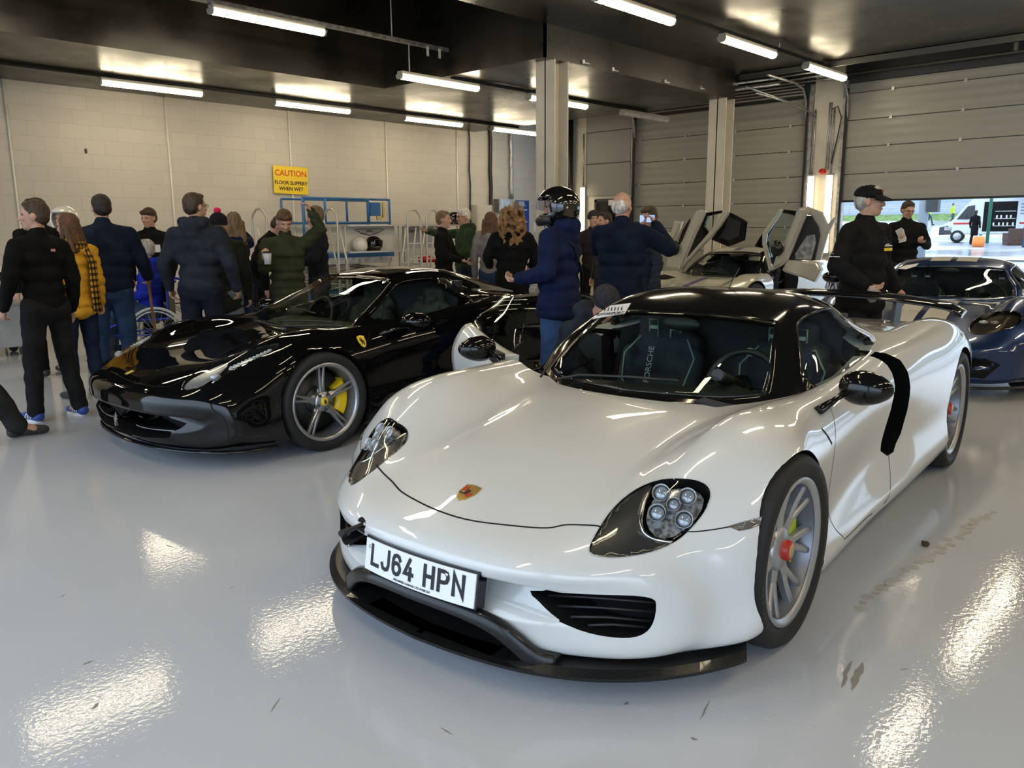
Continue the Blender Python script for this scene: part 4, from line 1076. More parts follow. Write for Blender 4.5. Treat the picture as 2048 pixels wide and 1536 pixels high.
# ---- cabin
M_seat = fabric('black_seat_cloth', (.045, .05, .06), .2); M_piping = mat('pale_piping', (.35, .45, .35), .6)
def seat(parent, X, y, m=M_seat, h=0, piping=None):
    b = B()
    capsule(b, (-X+.05, y-.12, .38+h), (-X+.05, y+.12, .38+h), .11, .11); capsule(b, (-X-.25, y, .36+h), (-X+.22, y, .40+h), .17, .19)
    for z, w, x in ((.46, .20, 0), (.60, .21, .05), (.74, .22, .10), (.86, .19, .14)):
        capsule(b, (-X-.16-x, y-w+.05, z+h), (-X-.16-x, y+w-.05, z+h), .075, .075)
    for s in (-1, 1):
        capsule(b, (-X-.10, y+s*.20, .46+h), (-X-.22, y+s*.215, .80+h), .06, .05); capsule(b, (-X-.05, y+s*.2, .40+h), (-X+.2, y+s*.19, .42+h), .055, .05)
    capsule(b, (-X-.33, y-.07, .98+h), (-X-.33, y+.07, .98+h), .07, .07)
    me = evaluated(b, voxel=.016, smooth=5); link('seat', me, m, parent)
    b = B()
    for s in (-1, 1):
        tube(b, [(-X-.04, y+s*.10, .55+h), (-X-.10, y+s*.20, .66+h), (-X-.17, y+s*.225, .80+h), (-X-.23, y+s*.15, .90+h)], .005, 5)
        cbox(b, (-X-.24, y+s*.07, .955+h), (.02, .05, .02)); tube(b, [(-X-.235, y+s*.04, .90+h), (-X-.235, y+s*.04, 1.0+h), (-X-.24, y+s*.10, 1.0+h), (-X-.24, y+s*.10, .93+h)], .005, 5)
    link('seat_piping', b, piping or M_piping, parent)
for y in (.36, -.36): seat(P9.root, 1.25, y, h=-.06)
b = text_bm('PORSCHE', .05, .001); b.transform(Matrix.Translation((-1.385, -.40, .69)) @ Matrix.Rotation(PI/2, 4, 'Z') @ Matrix.Rotation(-.28, 4, 'X') @ Matrix.Rotation(-PI/2, 4, 'Y')); link('seat_lettering', b, mat('pale_thread', (.5, .5, .5), .6), P9.root)
def steering(parent, X, y, z, m=M_satinblack, r=.175, tilt=.4):
    T = Matrix.Translation((-X, y, z)) @ Matrix.Rotation(-tilt, 4, 'Y')
    b = B(); tube(b, [(0, r*math.cos(a), r*math.sin(a)) for a in [i*2*PI/28 for i in range(28)]], .016, 8, closed=True)
    lathe(b, [(0, -.03), (.05, -.025), (.055, .02)], 'X', 16)
    for a in (0, PI, -PI/2): tube(b, [(0, .04*math.cos(a), .04*math.sin(a)), (0, r*math.cos(a), r*math.sin(a))], .012, 6, flat=.5)
    tube(b, [(.02, 0, 0), (.3, 0, -.02)], .03, 8); b.transform(T); link('steering_wheel', b, m, parent)
    b = B(); box(b, -.02, .0, -.012, .012, r-.018, r+.018); b.transform(T); link('wheel_marker', b, mat('pale_green', (.45, .6, .35), .5), parent)
steering(P9.root, .92, .36, .72)
b = B(); rows = []
for y, zz in ((-.68, .66), (-.4, .70), (0, .72), (.2, .73), (.36, .77), (.52, .73), (.68, .66)):
    rows.append([b.verts.new((-x, y, z)) for x, z in ((.48, zz-.06), (.62, zz-.03), (.75, zz-.02), (.80, zz-.08), (.78, .45))])
for A_, C_ in zip(rows, rows[1:]):
    for k in range(4): b.faces.new((A_[k], A_[k+1], C_[k+1], C_[k])).smooth = True
link('dashboard', thicken(b, .02), M_interior, P9.root)
b = B(); cbox(b, (-1.15, 0, .42), (.9, .2, .3), bev=.04); link('centre_console', b, M_interior, P9.root)
b = B(); ellipsoid(b, (-.98, 0, .99), (.02, .11, .035)); link('rear_view_mirror', b, M_satinblack, P9.root)
b = B(); box(b, -1.68, -1.62, -.6, .6, .3, 1.02); link('bulkhead', b, M_interior, P9.root)
# ================================================================ black mid-engined sports car on the left
M_blackpaint = mat('black_car_paint', (.003, .003, .0035), .3, coat=.9, coat_rough=.015, spec=.0)
P4 = Car(2.96344784, 5.45454212, 3.15904595, 'black_sports_car', 'glossy black sports car with yellow calipers, parked left of the white supercar')
R4 = [
 [(-1.03,0,.36),(-1.02,.2,.36),(-.985,.42,.355),(-.92,.60,.35),(-.83,.74,.34),(-.79,.78,.32),(-.79,.78,.29),(-.85,.68,.26),(-.94,.50,.24),(-.99,.25,.23),(-1.0,0,.23)],
 [(-1.02,0,.455),(-1.01,.22,.455),(-.975,.44,.45),(-.905,.63,.445),(-.79,.80,.43),(-.70,.875,.37),(-.66,.895,.28),(-.71,.84,.17),(-.82,.66,.135),(-.92,.35,.13),(-.93,0,.13)],
 [(-.95,0,.52),(-.94,.24,.52),(-.905,.45,.515),(-.83,.63,.515),(-.71,.79,.52),(-.58,.90,.46),(-.53,.935,.32),(-.56,.92,.18),(-.66,.80,.125),(-.75,.4,.12),(-.78,0,.12)],
 [(-.75,0,.585),(-.74,.25,.59),(-.71,.45,.595),(-.65,.62,.605),(-.56,.77,.62),(-.45,.915,.54),(-.40,.960,.36),(-.40,.960,.2),(-.44,.88,.12),(-.5,.4,.11),(-.5,0,.11)],
 [(-.45,0,.64),(-.45,.26,.648),(-.44,.45,.665),(-.41,.61,.70),(-.36,.74,.715),(-.29,.93,.64),(-.26,.968,.42),(-.26,.968,.22),(-.3,.90,.12),(-.3,.4,.11),(-.3,0,.11)],
 [(-.15,0,.685),(-.15,.25,.695),(-.15,.44,.72),(-.15,.60,.768),(-.15,.72,.78),(-.15,.90,.72),(-.15,.970,.50),(-.15,.970,.25),(-.15,.9,.12),(-.15,.4,.11),(-.15,0,.11)],
 [(.08,0,.705),(.08,.25,.712),(.08,.43,.738),(.08,.59,.79),(.08,.71,.798),(.08,.88,.745),(.08,.966,.60),(.08,.968,.3),(.08,.92,.12),(.08,.4,.11),(.08,0,.11)],
 [(.30,0,.72),(.30,.25,.725),(.30,.44,.745),(.30,.6,.782),(.30,.72,.79),(.30,.86,.755),(.30,.945,.62),(.30,.945,.35),(.30,.93,.12),(.30,.4,.11),(.30,0,.11)],
 [(.65,0,.74),(.65,.25,.74),(.65,.48,.75),(.65,.65,.775),(.65,.77,.80),(.65,.87,.765),(.65,.925,.62),(.65,.90,.35),(.65,.93,.13),(.65,.4,.11),(.65,0,.11)],
 [(1.0,0,.76),(1.0,.25,.76),(1.0,.5,.77),(1.0,.70,.80),(1.0,.79,.83),(1.0,.88,.795),(1.0,.93,.63),(1.0,.89,.36),(1.0,.935,.13),(1.0,.4,.11),(1.0,0,.11)],
 [(1.4,0,.80),(1.4,.25,.80),(1.4,.5,.81),(1.4,.70,.85),(1.4,.79,.875),(1.4,.885,.84),(1.4,.94,.65),(1.4,.90,.38),(1.4,.94,.13),(1.4,.4,.11),(1.4,0,.11)],
 [(1.8,0,.97),(1.8,.25,.965),(1.8,.48,.94),(1.8,.68,.92),(1.8,.80,.905),(1.8,.91,.86),(1.8,.955,.67),(1.8,.94,.4),(1.8,.945,.14),(1.8,.4,.12),(1.8,0,.12)],
 [(2.25,0,.92),(2.25,.25,.915),(2.25,.46,.905),(2.25,.66,.905),(2.25,.80,.90),(2.25,.92,.84),(2.25,.968,.66),(2.25,.965,.4),(2.25,.94,.15),(2.25,.4,.13),(2.25,0,.13)],
 [(2.65,0,.88),(2.65,.25,.88),(2.65,.46,.88),(2.65,.66,.888),(2.65,.80,.885),(2.65,.92,.82),(2.65,.97,.64),(2.65,.97,.4),(2.65,.93,.17),(2.65,.4,.15),(2.65,0,.15)],
 [(3.05,0,.865),(3.05,.25,.865),(3.05,.46,.86),(3.05,.64,.855),(3.05,.78,.845),(3.05,.89,.77),(3.05,.94,.6),(3.05,.94,.4),(3.05,.9,.22),(3.05,.4,.2),(3.05,0,.2)],
 [(3.34,0,.85),(3.34,.25,.85),(3.33,.44,.84),(3.31,.6,.83),(3.28,.72,.80),(3.24,.82,.72),(3.22,.86,.58),(3.22,.86,.42),(3.25,.8,.3),(3.3,.4,.26),(3.3,0,.26)],
 [(3.40,0,.74),(3.40,.2,.74),(3.39,.35,.73),(3.37,.48,.71),(3.34,.6,.68),(3.31,.68,.62),(3.3,.7,.55),(3.3,.7,.46),(3.32,.62,.4),(3.35,.35,.37),(3.36,0,.37)],
]
s4 = Surf(R4, 6, 5); t4 = s4.bvh()
cut = []
for X, R, Rw in ((0, .336, .362), (2.65, .345, .372)):
    for sgn in (1, -1):
        b = B(); n = 56
        A_ = [b.verts.new((-X+Rw*math.cos(2*PI*i/n), sgn*.64, R+Rw*math.sin(2*PI*i/n))) for i in range(n)]
        C_ = [b.verts.new((-X+Rw*math.cos(2*PI*i/n), sgn*1.2, R+Rw*math.sin(2*PI*i/n))) for i in range(n)]
        b.faces.new(A_); b.faces.new(C_)
        for i in range(n): b.faces.new((A_[i], A_[(i+1) % n], C_[(i+1) % n], C_[i]))
        cut.append((b, M_cavity))
hl4 = P4.trace(t4, crom([(361,776),(372,757),(405,736),(450,716),(500,699),(556,687),(548,700),(512,719),(468,740),(435,761),(400,775),(374,781)], 3, True))
for s_ in (1, -1): cut.append((well(hl4 if s_ > 0 else mir(hl4), .06, (-.5, 0, -.8), .05, .95), M_cavity))
mo = P4.trace(t4, crom([(262,815),(320,817),(372,822),(376,838),(366,862),(325,862),(280,856),(262,845)], 2, True))
cut.append((prism(B(), [(-.55,.20),(-.60,.26),(-.56,.325),(-.3,.335),(0,.33),(.3,.335),(.56,.325),(.60,.26),(.55,.20),(.3,.175),(0,.17),(-.3,.175)], 'x', .80, 1.2), M_cavity))
cc = P4.trace(t4, [(234,812),(262,815),(262,846),(234,838)]); h = [Vector((p.x, max(p.y, 0), p.z)) for p in cc]
ctr = [Vector((h[0].x, 0, h[0].z)), h[1], h[2], Vector((h[3].x, 0, h[3].z)), Vector((h[2].x, -h[2].y, h[2].z)), Vector((h[1].x, -h[1].y, h[1].z))]
CAB = [(.42,0),(.46,.3),(.50,.55),(.62,.68),(1.0,.73),(1.35,.73),(1.6,.6),(1.68,0)]
cut.append((prism(B(), [(-x, y) for x, y in CAB] + [(-x, -y) for x, y in CAB[-2:0:-1]], 'z', .24, 1.3), M_interior))
body4 = carve(s4, M_blackpaint, cut, 'body_shell', P4.root)
G4 = [
 [(.27,0,.70),(.29,.25,.705),(.32,.48,.725),(.38,.71,.752),(.41,.75,.74),(.46,.79,.73),(.47,.79,.65)],
 [(.52,0,.86),(.54,.24,.858),(.56,.45,.865),(.61,.63,.875),(.68,.72,.83),(.76,.80,.775),(.76,.8,.65)],
 [(.78,0,1.0),(.79,.22,.995),(.80,.40,.988),(.83,.545,.980),(.88,.67,.89),(.95,.805,.80),(.95,.8,.66)],
 [(1.05,0,1.11),(1.05,.2,1.105),(1.04,.36,1.095),(1.03,.47,1.070),(1.08,.63,.95),(1.15,.81,.83),(1.15,.8,.7)],
 [(1.35,0,1.155),(1.35,.2,1.15),(1.34,.37,1.135),(1.33,.49,1.095),(1.36,.64,.98),(1.4,.805,.87),(1.4,.8,.7)],
 [(1.65,0,1.145),(1.65,.2,1.14),(1.65,.36,1.125),(1.64,.48,1.085),(1.62,.63,.99),(1.62,.78,.90),(1.62,.78,.7)],
 [(2.0,0,1.06),(2.0,.18,1.058),(2.0,.34,1.045),(1.97,.46,1.015),(1.93,.60,.955),(1.9,.74,.90),(1.9,.74,.7)],
 [(2.5,0,.93),(2.5,.14,.93),(2.5,.27,.92),(2.5,.37,.91),(2.45,.46,.89),(2.4,.56,.87),(2.4,.6,.7)]]
g4 = Surf(G4, 10, 10, caps=False, open_bottom=True); tg4 = g4.bvh()
def dlo4(u, k, s): return 3.22 < k < 5.9 and .7+.25*(k-3.2) < u < 4.55-.28*(5-k)
def q4(u, k, s): return 3.3 < k < 5.5 and 4.75-.28*(5-k) < u < 5.5-.55*(5-k) and u < 5.2
reg = g4.region({'ws': lambda u, k, s: .15 < u < 2.85 and k < 2.78, 'side': dlo4, 'quarter': q4})
link('windscreen', thicken(reg['ws'], .004), glass('windscreen_glass', (.86, .9, .87)), P4.root)
for s_ in (1, -1):
    link('side_window', one_side(reg['side'], s_), M_glass_dark, P4.root)
    link('quarter_window', one_side(reg['quarter'], s_), M_blackgloss, P4.root)
link('roof_shell', thicken(reg['rest'], .03), M_blackpaint, P4.root)
M_led = mat('pale_led', (.8, .8, .8), .3)
for s_ in (1, -1):
    b = patch(t4, hl4 if s_ > 0 else mir(hl4), .001, .02, skirt=.02); cv = link('headlamp_glass', b, M_glass_clear, P4.root)
    def on(pts):
        r = P4.trace(t4, pts); return r if s_ > 0 else mir(r)
    b = B()
    for i in range(11):
        p = on([(463+i*7.6, 729-i*3.4)])[0]; cbox(b, p+Vector((0, 0, -.018)), (.022, .010, .012))
        cbox(b, p+Vector((0, -s_*.012, -.03)), (.022, .014, .012))
    link('led_strip', b, M_led, cv)
    q = on(crom([(366,774),(380,757),(420,736),(455,722),(440,744),(405,768),(380,777)], 2, True)); b = patch(t4, q, -.012, .02, skirt=0); link('lamp_tray', b, mat('grey_lamp_tray', (.30, .31, .32), .25, metal=.5), cv)
    q = on([(430, 748)])[0]+Vector((0, 0, -.02)); b = B(); ellipsoid(b, q, (.035, .03, .03)); link('projector_lens', b, M_lens, cv)
    # grille mesh with a bright frame
    mq = mo if s_ > 0 else mir(mo)
    b = B(); tube(b, [p + Vector((-.02, 0, 0)) for p in mq], .003, 6, closed=True); link('intake_frame', b, M_galv, P4.root)
    b = patch(t4, [Vector((p.x-.0, p.y, p.z)) for p in mq], -.04, .015, skirt=0); g = link('intake_mesh', b, mat('black_mesh', (.012, .012, .012), .35, metal=.5), P4.root)
# prancing horse outline, used on shields and grille
HORSE = [(-.10,-.5),(-.02,-.42),(-.06,-.25),(.02,-.18),(.10,-.30),(.20,-.42),(.26,-.38),(.18,-.22),(.14,-.08),(.22,.02),(.34,.00),(.36,.06),(.24,.10),(.16,.14),(.22,.22),(.32,.24),(.30,.30),(.16,.30),(.14,.38),(.22,.42),(.20,.48),(.10,.50),(.02,.42),(-.04,.28),(-.12,.12),(-.22,.04),(-.26,.14),(-.34,.24),(-.30,.06),(-.24,-.06),(-.20,-.2),(-.26,-.32),(-.20,-.44)]
def horse_bm(sz, th=.002, flip=1):
    b = B(); prism(b, [(x*sz*flip, z*sz) for x, z in HORSE], 'y', -th, 0); bmesh.ops.triangulate(b, faces=[f for f in b.faces if len(f.verts) > 4]); return b
b = horse_bm(.10, .006); b.transform(to_front(-ctr[0].x*-1+0, 0) if False else Matrix.Translation((h[0].x-.03, 0, .255)) @ Matrix.Rotation(PI/2, 4, 'Z')); link('grille_horse', b, M_chrome, P4.root)
p = P4.trace(t4, [(724, 683)])[0]; T = place_on(t4, p)
b = B(); prism(b, [(-.030,.040),(0,.048),(.030,.040),(.030,0),(.018,-.032),(0,-.048),(-.018,-.032),(-.030,0)], 'y', -.004, .001); b.transform(T); sb = link('shield_badge', b, M_yel, P4.root)
b = horse_bm(.062, .0055, -1); b.transform(T); link('horse_mark', b, M_ink, sb)
T = place_on(t4, P4.trace(t4, [(259, 745)])[0], Vector((-1, 0, .3)))
b = B(); box(b, -.018, .018, -.003, .001, -.026, .026); b.transform(T); link('bonnet_badge', b, mat('badge_yellow', (.6, .45, .1), .3), P4.root)
# splitter lip, seams
lip = [(-.955,0),(-.94,.25),(-.90,.48),(-.82,.68),(-.70,.845),(-.56,.93),(-.40,.965)]
b = B(); full = [(x, -y, .118+.0*y) for x, y in lip[::-1]] + [(x, y, .118) for x, y in lip[1:]]
tube(b, [FX(p) for p in crom(full, 4)], .022, 6, flat=.45); link('chin_lip', b, M_blackpaint, P4.root)
b = B()
q = P4.trace(t4, [(222,742),(250,758),(285,769),(320,773),(345,770),(385,745),(450,705),(540,672),(600,662)]); seam(b, t4, q, .004)
q = P4.trace(t4, [(738,712),(733,690),(740,660)]); seam(b, t4, q, .004)
dr = [FX(p) for p in ((.52,.90,.74),(.48,.94,.6),(.50,.93,.4),(.56,.93,.2))]; seam(b, t4, dr)
dr = [FX(p) for p in ((1.55,.86,.86),(1.62,.93,.7),(1.6,.93,.4),(1.5,.93,.2),(.56,.93,.2))]; seam(b, t4, dr)
link('panel_gap', b, mat('gap_black', (.001, .001, .001), .9), P4.root)
# wipers and cowl
b = B(); q = P4.trace(tg4, [(500,641),(560,655),(640,654),(690,655)]); tube(b, [p+Vector((.01, 0, .012)) for p in crom(q, 4)], .008, 6)
q = P4.trace(tg4, [(560,650),(610,649),(670,652)]); tube(b, [p+Vector((.01, 0, .03)) for p in crom(q, 4)], .006, 6); link('wiper', b, M_satinblack, P4.root)
for s_ in (1, -1):
    b = B(); tube(b, [(-.52, s_*.86, .73), (-.62, s_*.93, .765), (-.72, s_*.98, .79)], [.03, .02, .02], 10, flat=.5); link('mirror_arm', b, M_blackpaint, P4.root)
    b2 = B(); bmesh.ops.create_uvsphere(b2, u_segments=28, v_segments=18, radius=1)
    for v in b2.verts:
        c = v.co
        if c.x < -.35: c.x = -.35-(c.x+.35)*.15
        v.co = Vector((c.x*.11, c.y*.125, c.z*.06)) + Vector((-.76, s_*1.0, .82))
    for f in b2.faces: f.smooth = True
    link('mirror_housing', b2, M_blackpaint, P4.root)
M_rim4 = mat('grey_silver_rim', (.42, .42, .43), .28, metal=.85); M_yellowcal = mat('yellow_caliper', (.85, .62, .02), .3)
for s_ in (1, -1):
    w_ = wheel(P4, 0, s_*.845, .336, .262, .235, 'star', s_, M_rim4, M_yellowcal, M_yel, spin=-1.5 if s_ > 0 else 0)
    wheel(P4, 2.65, s_*.82, .345, .262, .295, 'star', s_, M_rim4, M_yellowcal, M_yel)
    if s_ > 0:
        b = horse_bm(.036, .001, -1); b.transform(Matrix.Rotation(PI, 4, 'Z') @ Matrix.Translation((0, -(.845+.0846), .336)) ); link('cap_horse', b, M_ink, w_)
M_tan = fabric('dark_olive_leather', (.06, .065, .05), .1)
for y in (.36, -.36): seat(P4.root, 1.2, y, m=M_tan, h=-.05, piping=M_tan)
steering(P4.root, .86, -.36, .74)
b = B(); rows = []
for y, zz in ((-.70, .70), (-.4, .76), (0, .74), (.4, .74), (.70, .70)):
    rows.append([b.verts.new((-x, y, z)) for x, z in ((.40, zz-.03), (.55, zz), (.72, zz-.0), (.80, zz-.08), (.80, .45))])
for A_, C_ in zip(rows, rows[1:]):
    for k in range(4): b.faces.new((A_[k], A_[k+1], C_[k+1], C_[k])).smooth = True
link('dashboard', thicken(b, .02), M_tan, P4.root)
b = B(); box(b, -1.60, -1.54, -.62, .62, .3, 1.05); link('bulkhead', b, M_interior, P4.root)
# ================================================================ silver-white supercar with raised doors, and the striped blue one
def other_car(C, rings, grings, paint, wheels, cab, side_open=False, nu=4):
    s = Surf(rings, nu, 4); t = s.bvh(); cut = []
    for X, R, Rw in wheels:
        for sgn in (1, -1):
            b = B(); n = 40
            A_ = [b.verts.new((-X+Rw*math.cos(2*PI*i/n), sgn*.64, R+Rw*math.sin(2*PI*i/n))) for i in range(n)]
            C_ = [b.verts.new((-X+Rw*math.cos(2*PI*i/n), sgn*1.2, R+Rw*math.sin(2*PI*i/n))) for i in range(n)]
            b.faces.new(A_); b.faces.new(C_)
            for i in range(n): b.faces.new((A_[i], A_[(i+1) % n], C_[(i+1) % n], C_[i]))
            cut.append((b, M_cavity))
    cut.append((prism(B(), [(-x, y) for x, y in cab] + [(-x, -y) for x, y in cab[-2:0:-1]], 'z', .24, 1.3), M_interior))
    if side_open:
        for sg in (1, -1): cut.append((prism(B(), [(-.64,.24),(-1.36,.24),(-1.40,.5),(-1.36,.95),(-.60,.95),(-.58,.5)], 'y', sg*1.2, sg*.5), M_interior))
    g = Surf(grings, 8, 8, caps=False, open_bottom=True)
    return s, t, cut, g
CAB9 = [(.50,0),(.55,.3),(.68,.52),(.82,.64),(1.1,.72),(1.5,.72),(1.72,.5),(1.78,0)]
def strip(t, y0, y1, x0, x1, m, name, parent, zc=1.5, n=14, off=.002):
    """painted stripe laid along the skin between two widths"""
    b = B(); rows = []
    for i in range(n+1):
        X = x0+(x1-x0)*i/n; r = []
        for j in range(5):
            y = y0+(y1-y0)*j/4; h, nn, fi, d = t.ray_cast(Vector((-X, y, zc)), Vector((0, 0, -1)))
            r.append(b.verts.new((h if h else Vector((-X, y, .7))) + (nn*off if nn else Vector((0, 0, off)))))
        rows.append(r)
    for A_, C_ in zip(rows, rows[1:]):
        for k in range(4): b.faces.new((A_[k], A_[k+1], C_[k+1], C_[k])).smooth = True
    b.normal_update()
    for f in b.faces:
        if f.normal.z < 0: f.normal_flip()
    return link(name, b, m, parent)
# ---------------- silver-white car
M_silverwhite = mat('silver_white_paint', (.52, .50, .42), .28, metal=.25, coat=1, coat_rough=.03)
M_purple = mat('purple_stripe', (.03, .012, .18), .3, coat=1)
PM = Car(10.8, 6.30, math.radians(180), 'winged_door_car', 'silver-white supercar with purple bonnet stripe and both doors raised')
RM = [[(x, y, z) for x, y, z in r] for r in R9]
sM, tM, cut, gM = other_car(PM, RM, G9, M_silverwhite, ((0, .34, .37), (2.67, .35, .38)), CAB9, True)
hlm = PM.trace(tM, [(1478,583),(1492,577),(1508,578),(1510,585),(1500,592),(1480,593)])
carve(sM, M_silverwhite, cut, 'body_shell', PM.root)
reg = gM.region({'ws': lambda u, k, s: .30 < u < 2.7 and k < 2.6, 'side': lambda u, k, s: 3.18 < k < 5.9 and .9 < u < 4.9-.18*(k-3.2), 'roof': lambda u, k, s: u > 3.05 and k < 2.3})
link('windscreen', thicken(reg['ws'], .004), M_glass_dark, PM.root); link('roof_frame', thicken(reg['rest'], .03), M_blackgloss, PM.root); link('roof_panel', thicken(reg['roof'], .03), M_silverwhite, PM.root)
tgM = gM.bvh()
strip(tM, -.05, .05, -.80, .36, M_purple, 'bonnet_stripe', PM.root); strip(tgM, -.05, .05, 1.14, 1.9, M_purple, 'roof_stripe', PM.root)
for s_ in (1, -1):
    b = patch(tM, hlm if s_ > 0 else mir(hlm), .003, .03, skirt=.01); link('headlamp', b, M_blackgloss, PM.root)
    q = [FX(p) for p in ((-.25,s_*.60,.66),(-.05,s_*.52,.68),(.20,s_*.50,.70),(.05,s_*.62,.74),(-.15,s_*.66,.72))]
    b = patch(tM, q, .002, .03, skirt=.0); link('bonnet_duct', b, M_cavity, PM.root)
    wheel(PM, 0, s_*.84, .34, .25, .235, 'plain', s_, M_rim4, M_yellowcal, M_dark); wheel(PM, 2.67, s_*.82, .35, .25, .29, 'plain', s_, M_rim4, M_yellowcal, M_dark)
    seat(PM.root, 1.25, s_*.36, h=-.04, piping=M_seat)
reg['side'].free()
# doors: swung up on the windscreen pillars; outlines read off the photograph onto upright planes standing at the pillars, each with its own depth
def dslab(car, poly, X, th, m, name, parent, bev=.0, lean=0.0):
    pts = []
    for zx, zy in poly:
        d = car.ray(1280+zx*.20508, 400+zy*.20508); k = (-X-car.org.x)/d.x; h = car.org+d*k; pts.append((h.y, h.z))
    b = B(); prism(b, pts, 'x', -X-th, -X)
    if bev: bmesh.ops.bevel(b, geom=[e for e in b.edges if abs(e.verts[0].co.x-e.verts[1].co.x) < 1e-5], offset=bev, segments=3, affect='EDGES')
    z0 = min(p[1] for p in pts)
    for v in b.verts: v.co.x += (v.co.z-.8)*lean
    return link(name, b, m, parent)
D1 = dslab(PM, [(575,105),(615,92),(662,105),(655,150),(560,330),(470,520),(398,690),(300,668),(245,650),(270,560),(330,535),(350,480),(400,400)], .80, .10, M_silverwhite, 'raised_door', PM.root, .03, .12)
dslab(PM, [(520,175),(515,205),(430,390),(392,440),(392,400),(440,290)], .785, .012, M_blackgloss, 'door_intake', D1, 0, .12)
dslab(PM, [(840,100),(895,112),(880,150),(800,262),(700,372),(560,503),(400,672),(393,640),(540,478),(680,328),(780,208),(818,140)], .80, .07, M_silverwhite, 'window_blade', D1, .015, .12)
dslab(PM, [(655,150),(662,128),(822,103),(838,118),(800,134),(690,158),(650,262),(690,318),(540,478),(400,650),(470,520),(560,330)], .86, .05, M_blackgloss, 'door_frame', D1, 0, .12)
dslab(PM, [(690,160),(800,136),(770,215),(690,318),(650,262)], .88, .006, M_glass_dark, 'door_window', D1, 0, .12)
D1b = dslab(PM, [(895,115),(1075,210),(1040,390),(870,455),(710,385),(800,270)], .95, .04, M_blackgloss, 'roof_flap', D1, .01, .12)
dslab(PM, [(890,160),(1010,220),(985,350),(880,395),(790,365),(850,280)], .935, .012, M_interior, 'roof_flap_window', D1b, 0, .12)
dslab(PM, [(355,198),(432,208),(395,300),(340,400),(292,420),(300,370)], .98, .10, M_silverwhite, 'door_sill', D1, .03, .12)
dslab(PM, [(272,308),(308,318),(262,440),(228,562),(204,552)], 1.02, .08, M_silverwhite, 'sill_blade', D1, .015, .12)
D2 = dslab(PM, [(1575,75),(1650,68),(1655,110),(1560,320),(1440,582),(1380,640),(1268,695),(1310,600),(1390,490),(1470,300)], .80, .11, M_silverwhite, 'raised_door', PM.root, .035, .12)
dslab(PM, [(1655,152),(1690,152),(1750,262),(1760,340),(1695,592),(1440,582),(1560,320)], .90, .06, M_interior, 'door_trim', D2, 0, .12)
dslab(PM, [(1720,335),(1728,420),(1672,588),(1520,578),(1520,525),(1640,350)], .885, .02, M_galv, 'door_pocket', D2, .008, .12)
dslab(PM, [(1655,60),(1660,150),(1690,150),(1755,250),(1762,340),(1697,590),(1762,590),(1850,330),(1920,200),(1915,168),(1850,235),(1800,120)], .96, .05, M_silverwhite, 'outer_panel', D2, .01, .12)
dslab(PM, [(1210,330),(1225,300),(1400,85),(1425,93),(1255,330),(1240,420),(1292,680),(1255,700),(1205,440)], .80, .06, M_silverwhite, 'window_blade', D2, .012, .12)
dslab(PM, [(1400,88),(1556,108),(1540,152),(1412,122),(1275,340),(1262,400),(1290,560),(1340,540),(1300,640),(1285,660),(1240,430),(1258,330)], .86, .05, M_blackgloss, 'door_frame', D2, 0, .12)
dslab(PM, [(1412,122),(1540,152),(1395,470),(1340,540),(1290,560),(1262,400),(1275,340)], .88, .006, M_glass_dark, 'door_window', D2, 0, .12)
dslab(PM, [(1128,452),(1212,325),(1205,440),(1216,470)], .90, .04, M_blackgloss, 'roof_flap', D2, 0, .12)
dslab(PM, [(1440,585),(1725,600),(1760,680),(1690,805),(1600,768),(1400,702),(1378,682)], .84, .14, M_silverwhite, 'lower_panel', D2, .03, .12)
for D_, zx, zy in ((D1, 338, 468), (D2, 1335, 470)):
    d = PM.ray(1280+zx*.20508, 400+zy*.20508); k = (-.72-PM.org.x)/d.x; h = PM.org+d*k; b = B(); ellipsoid(b, h, (.07, .10 if D_ is D2 else .085, .12)); link('mirror', b, M_carbon, D_)
b = B(); tube(b, [FX(p) for p in ((.42,-.45,.745),(.50,-.30,.79),(.46,.05,.80))], .008, 6); link('wiper', b, M_satinblack, PM.root)
# ---------------- blue car with white stripes
M_bluepaint = mat('metallic_blue_paint', (.006, .030, .115), .3, metal=.5, coat=1, coat_rough=.02)
M_whitestripe = mat('white_stripe', (.62, .60, .54), .3, coat=.8)
PG = Car(8.35, 2.38, math.radians(186), 'striped_blue_car', 'dark metallic blue supercar with twin white stripes at the right edge')
def squash(r):
    out = []
    for x, y, z in r:
        k = max(0, (z-.4)/.5); out.append((x*1.04, y*1.03, z + .035*k if x < .9 else z+.01))
    return out
RG = [squash(r) for r in R9]
GG = [[(x*1.02, y*1.02, z-.015 if z > .9 else z+.03) for x, y, z in r] for r in G9]
sG, tG, cut, gG = other_car(PG, RG, GG, M_bluepaint, ((0, .34, .372), (2.71, .35, .385)), CAB9)
hg = PG.trace(tG, crom([(1936,660),(1945,642),(1968,628),(2000,622),(2030,622),(2046,630),(2040,648),(2010,660),(1978,668),(1950,670)], 2, True))
for s_ in (1, -1): cut.append((well(hg if s_ > 0 else mir(hg), .07, (-.8, 0, -.5), .05, .93), M_cavity))
carve(sG, M_bluepaint, cut, 'body_shell', PG.root); tgG = gG.bvh()
reg = gG.region({'ws': lambda u, k, s: .30 < u < 2.75 and k < 2.7, 'side': lambda u, k, s: 3.18 < k < 5.9 and .9 < u < 4.9-.18*(k-3.2)})
link('windscreen', thicken(reg['ws'], .004), M_glass_dark, PG.root); link('roof_shell', thicken(reg['rest'], .03), M_bluepaint, PG.root)
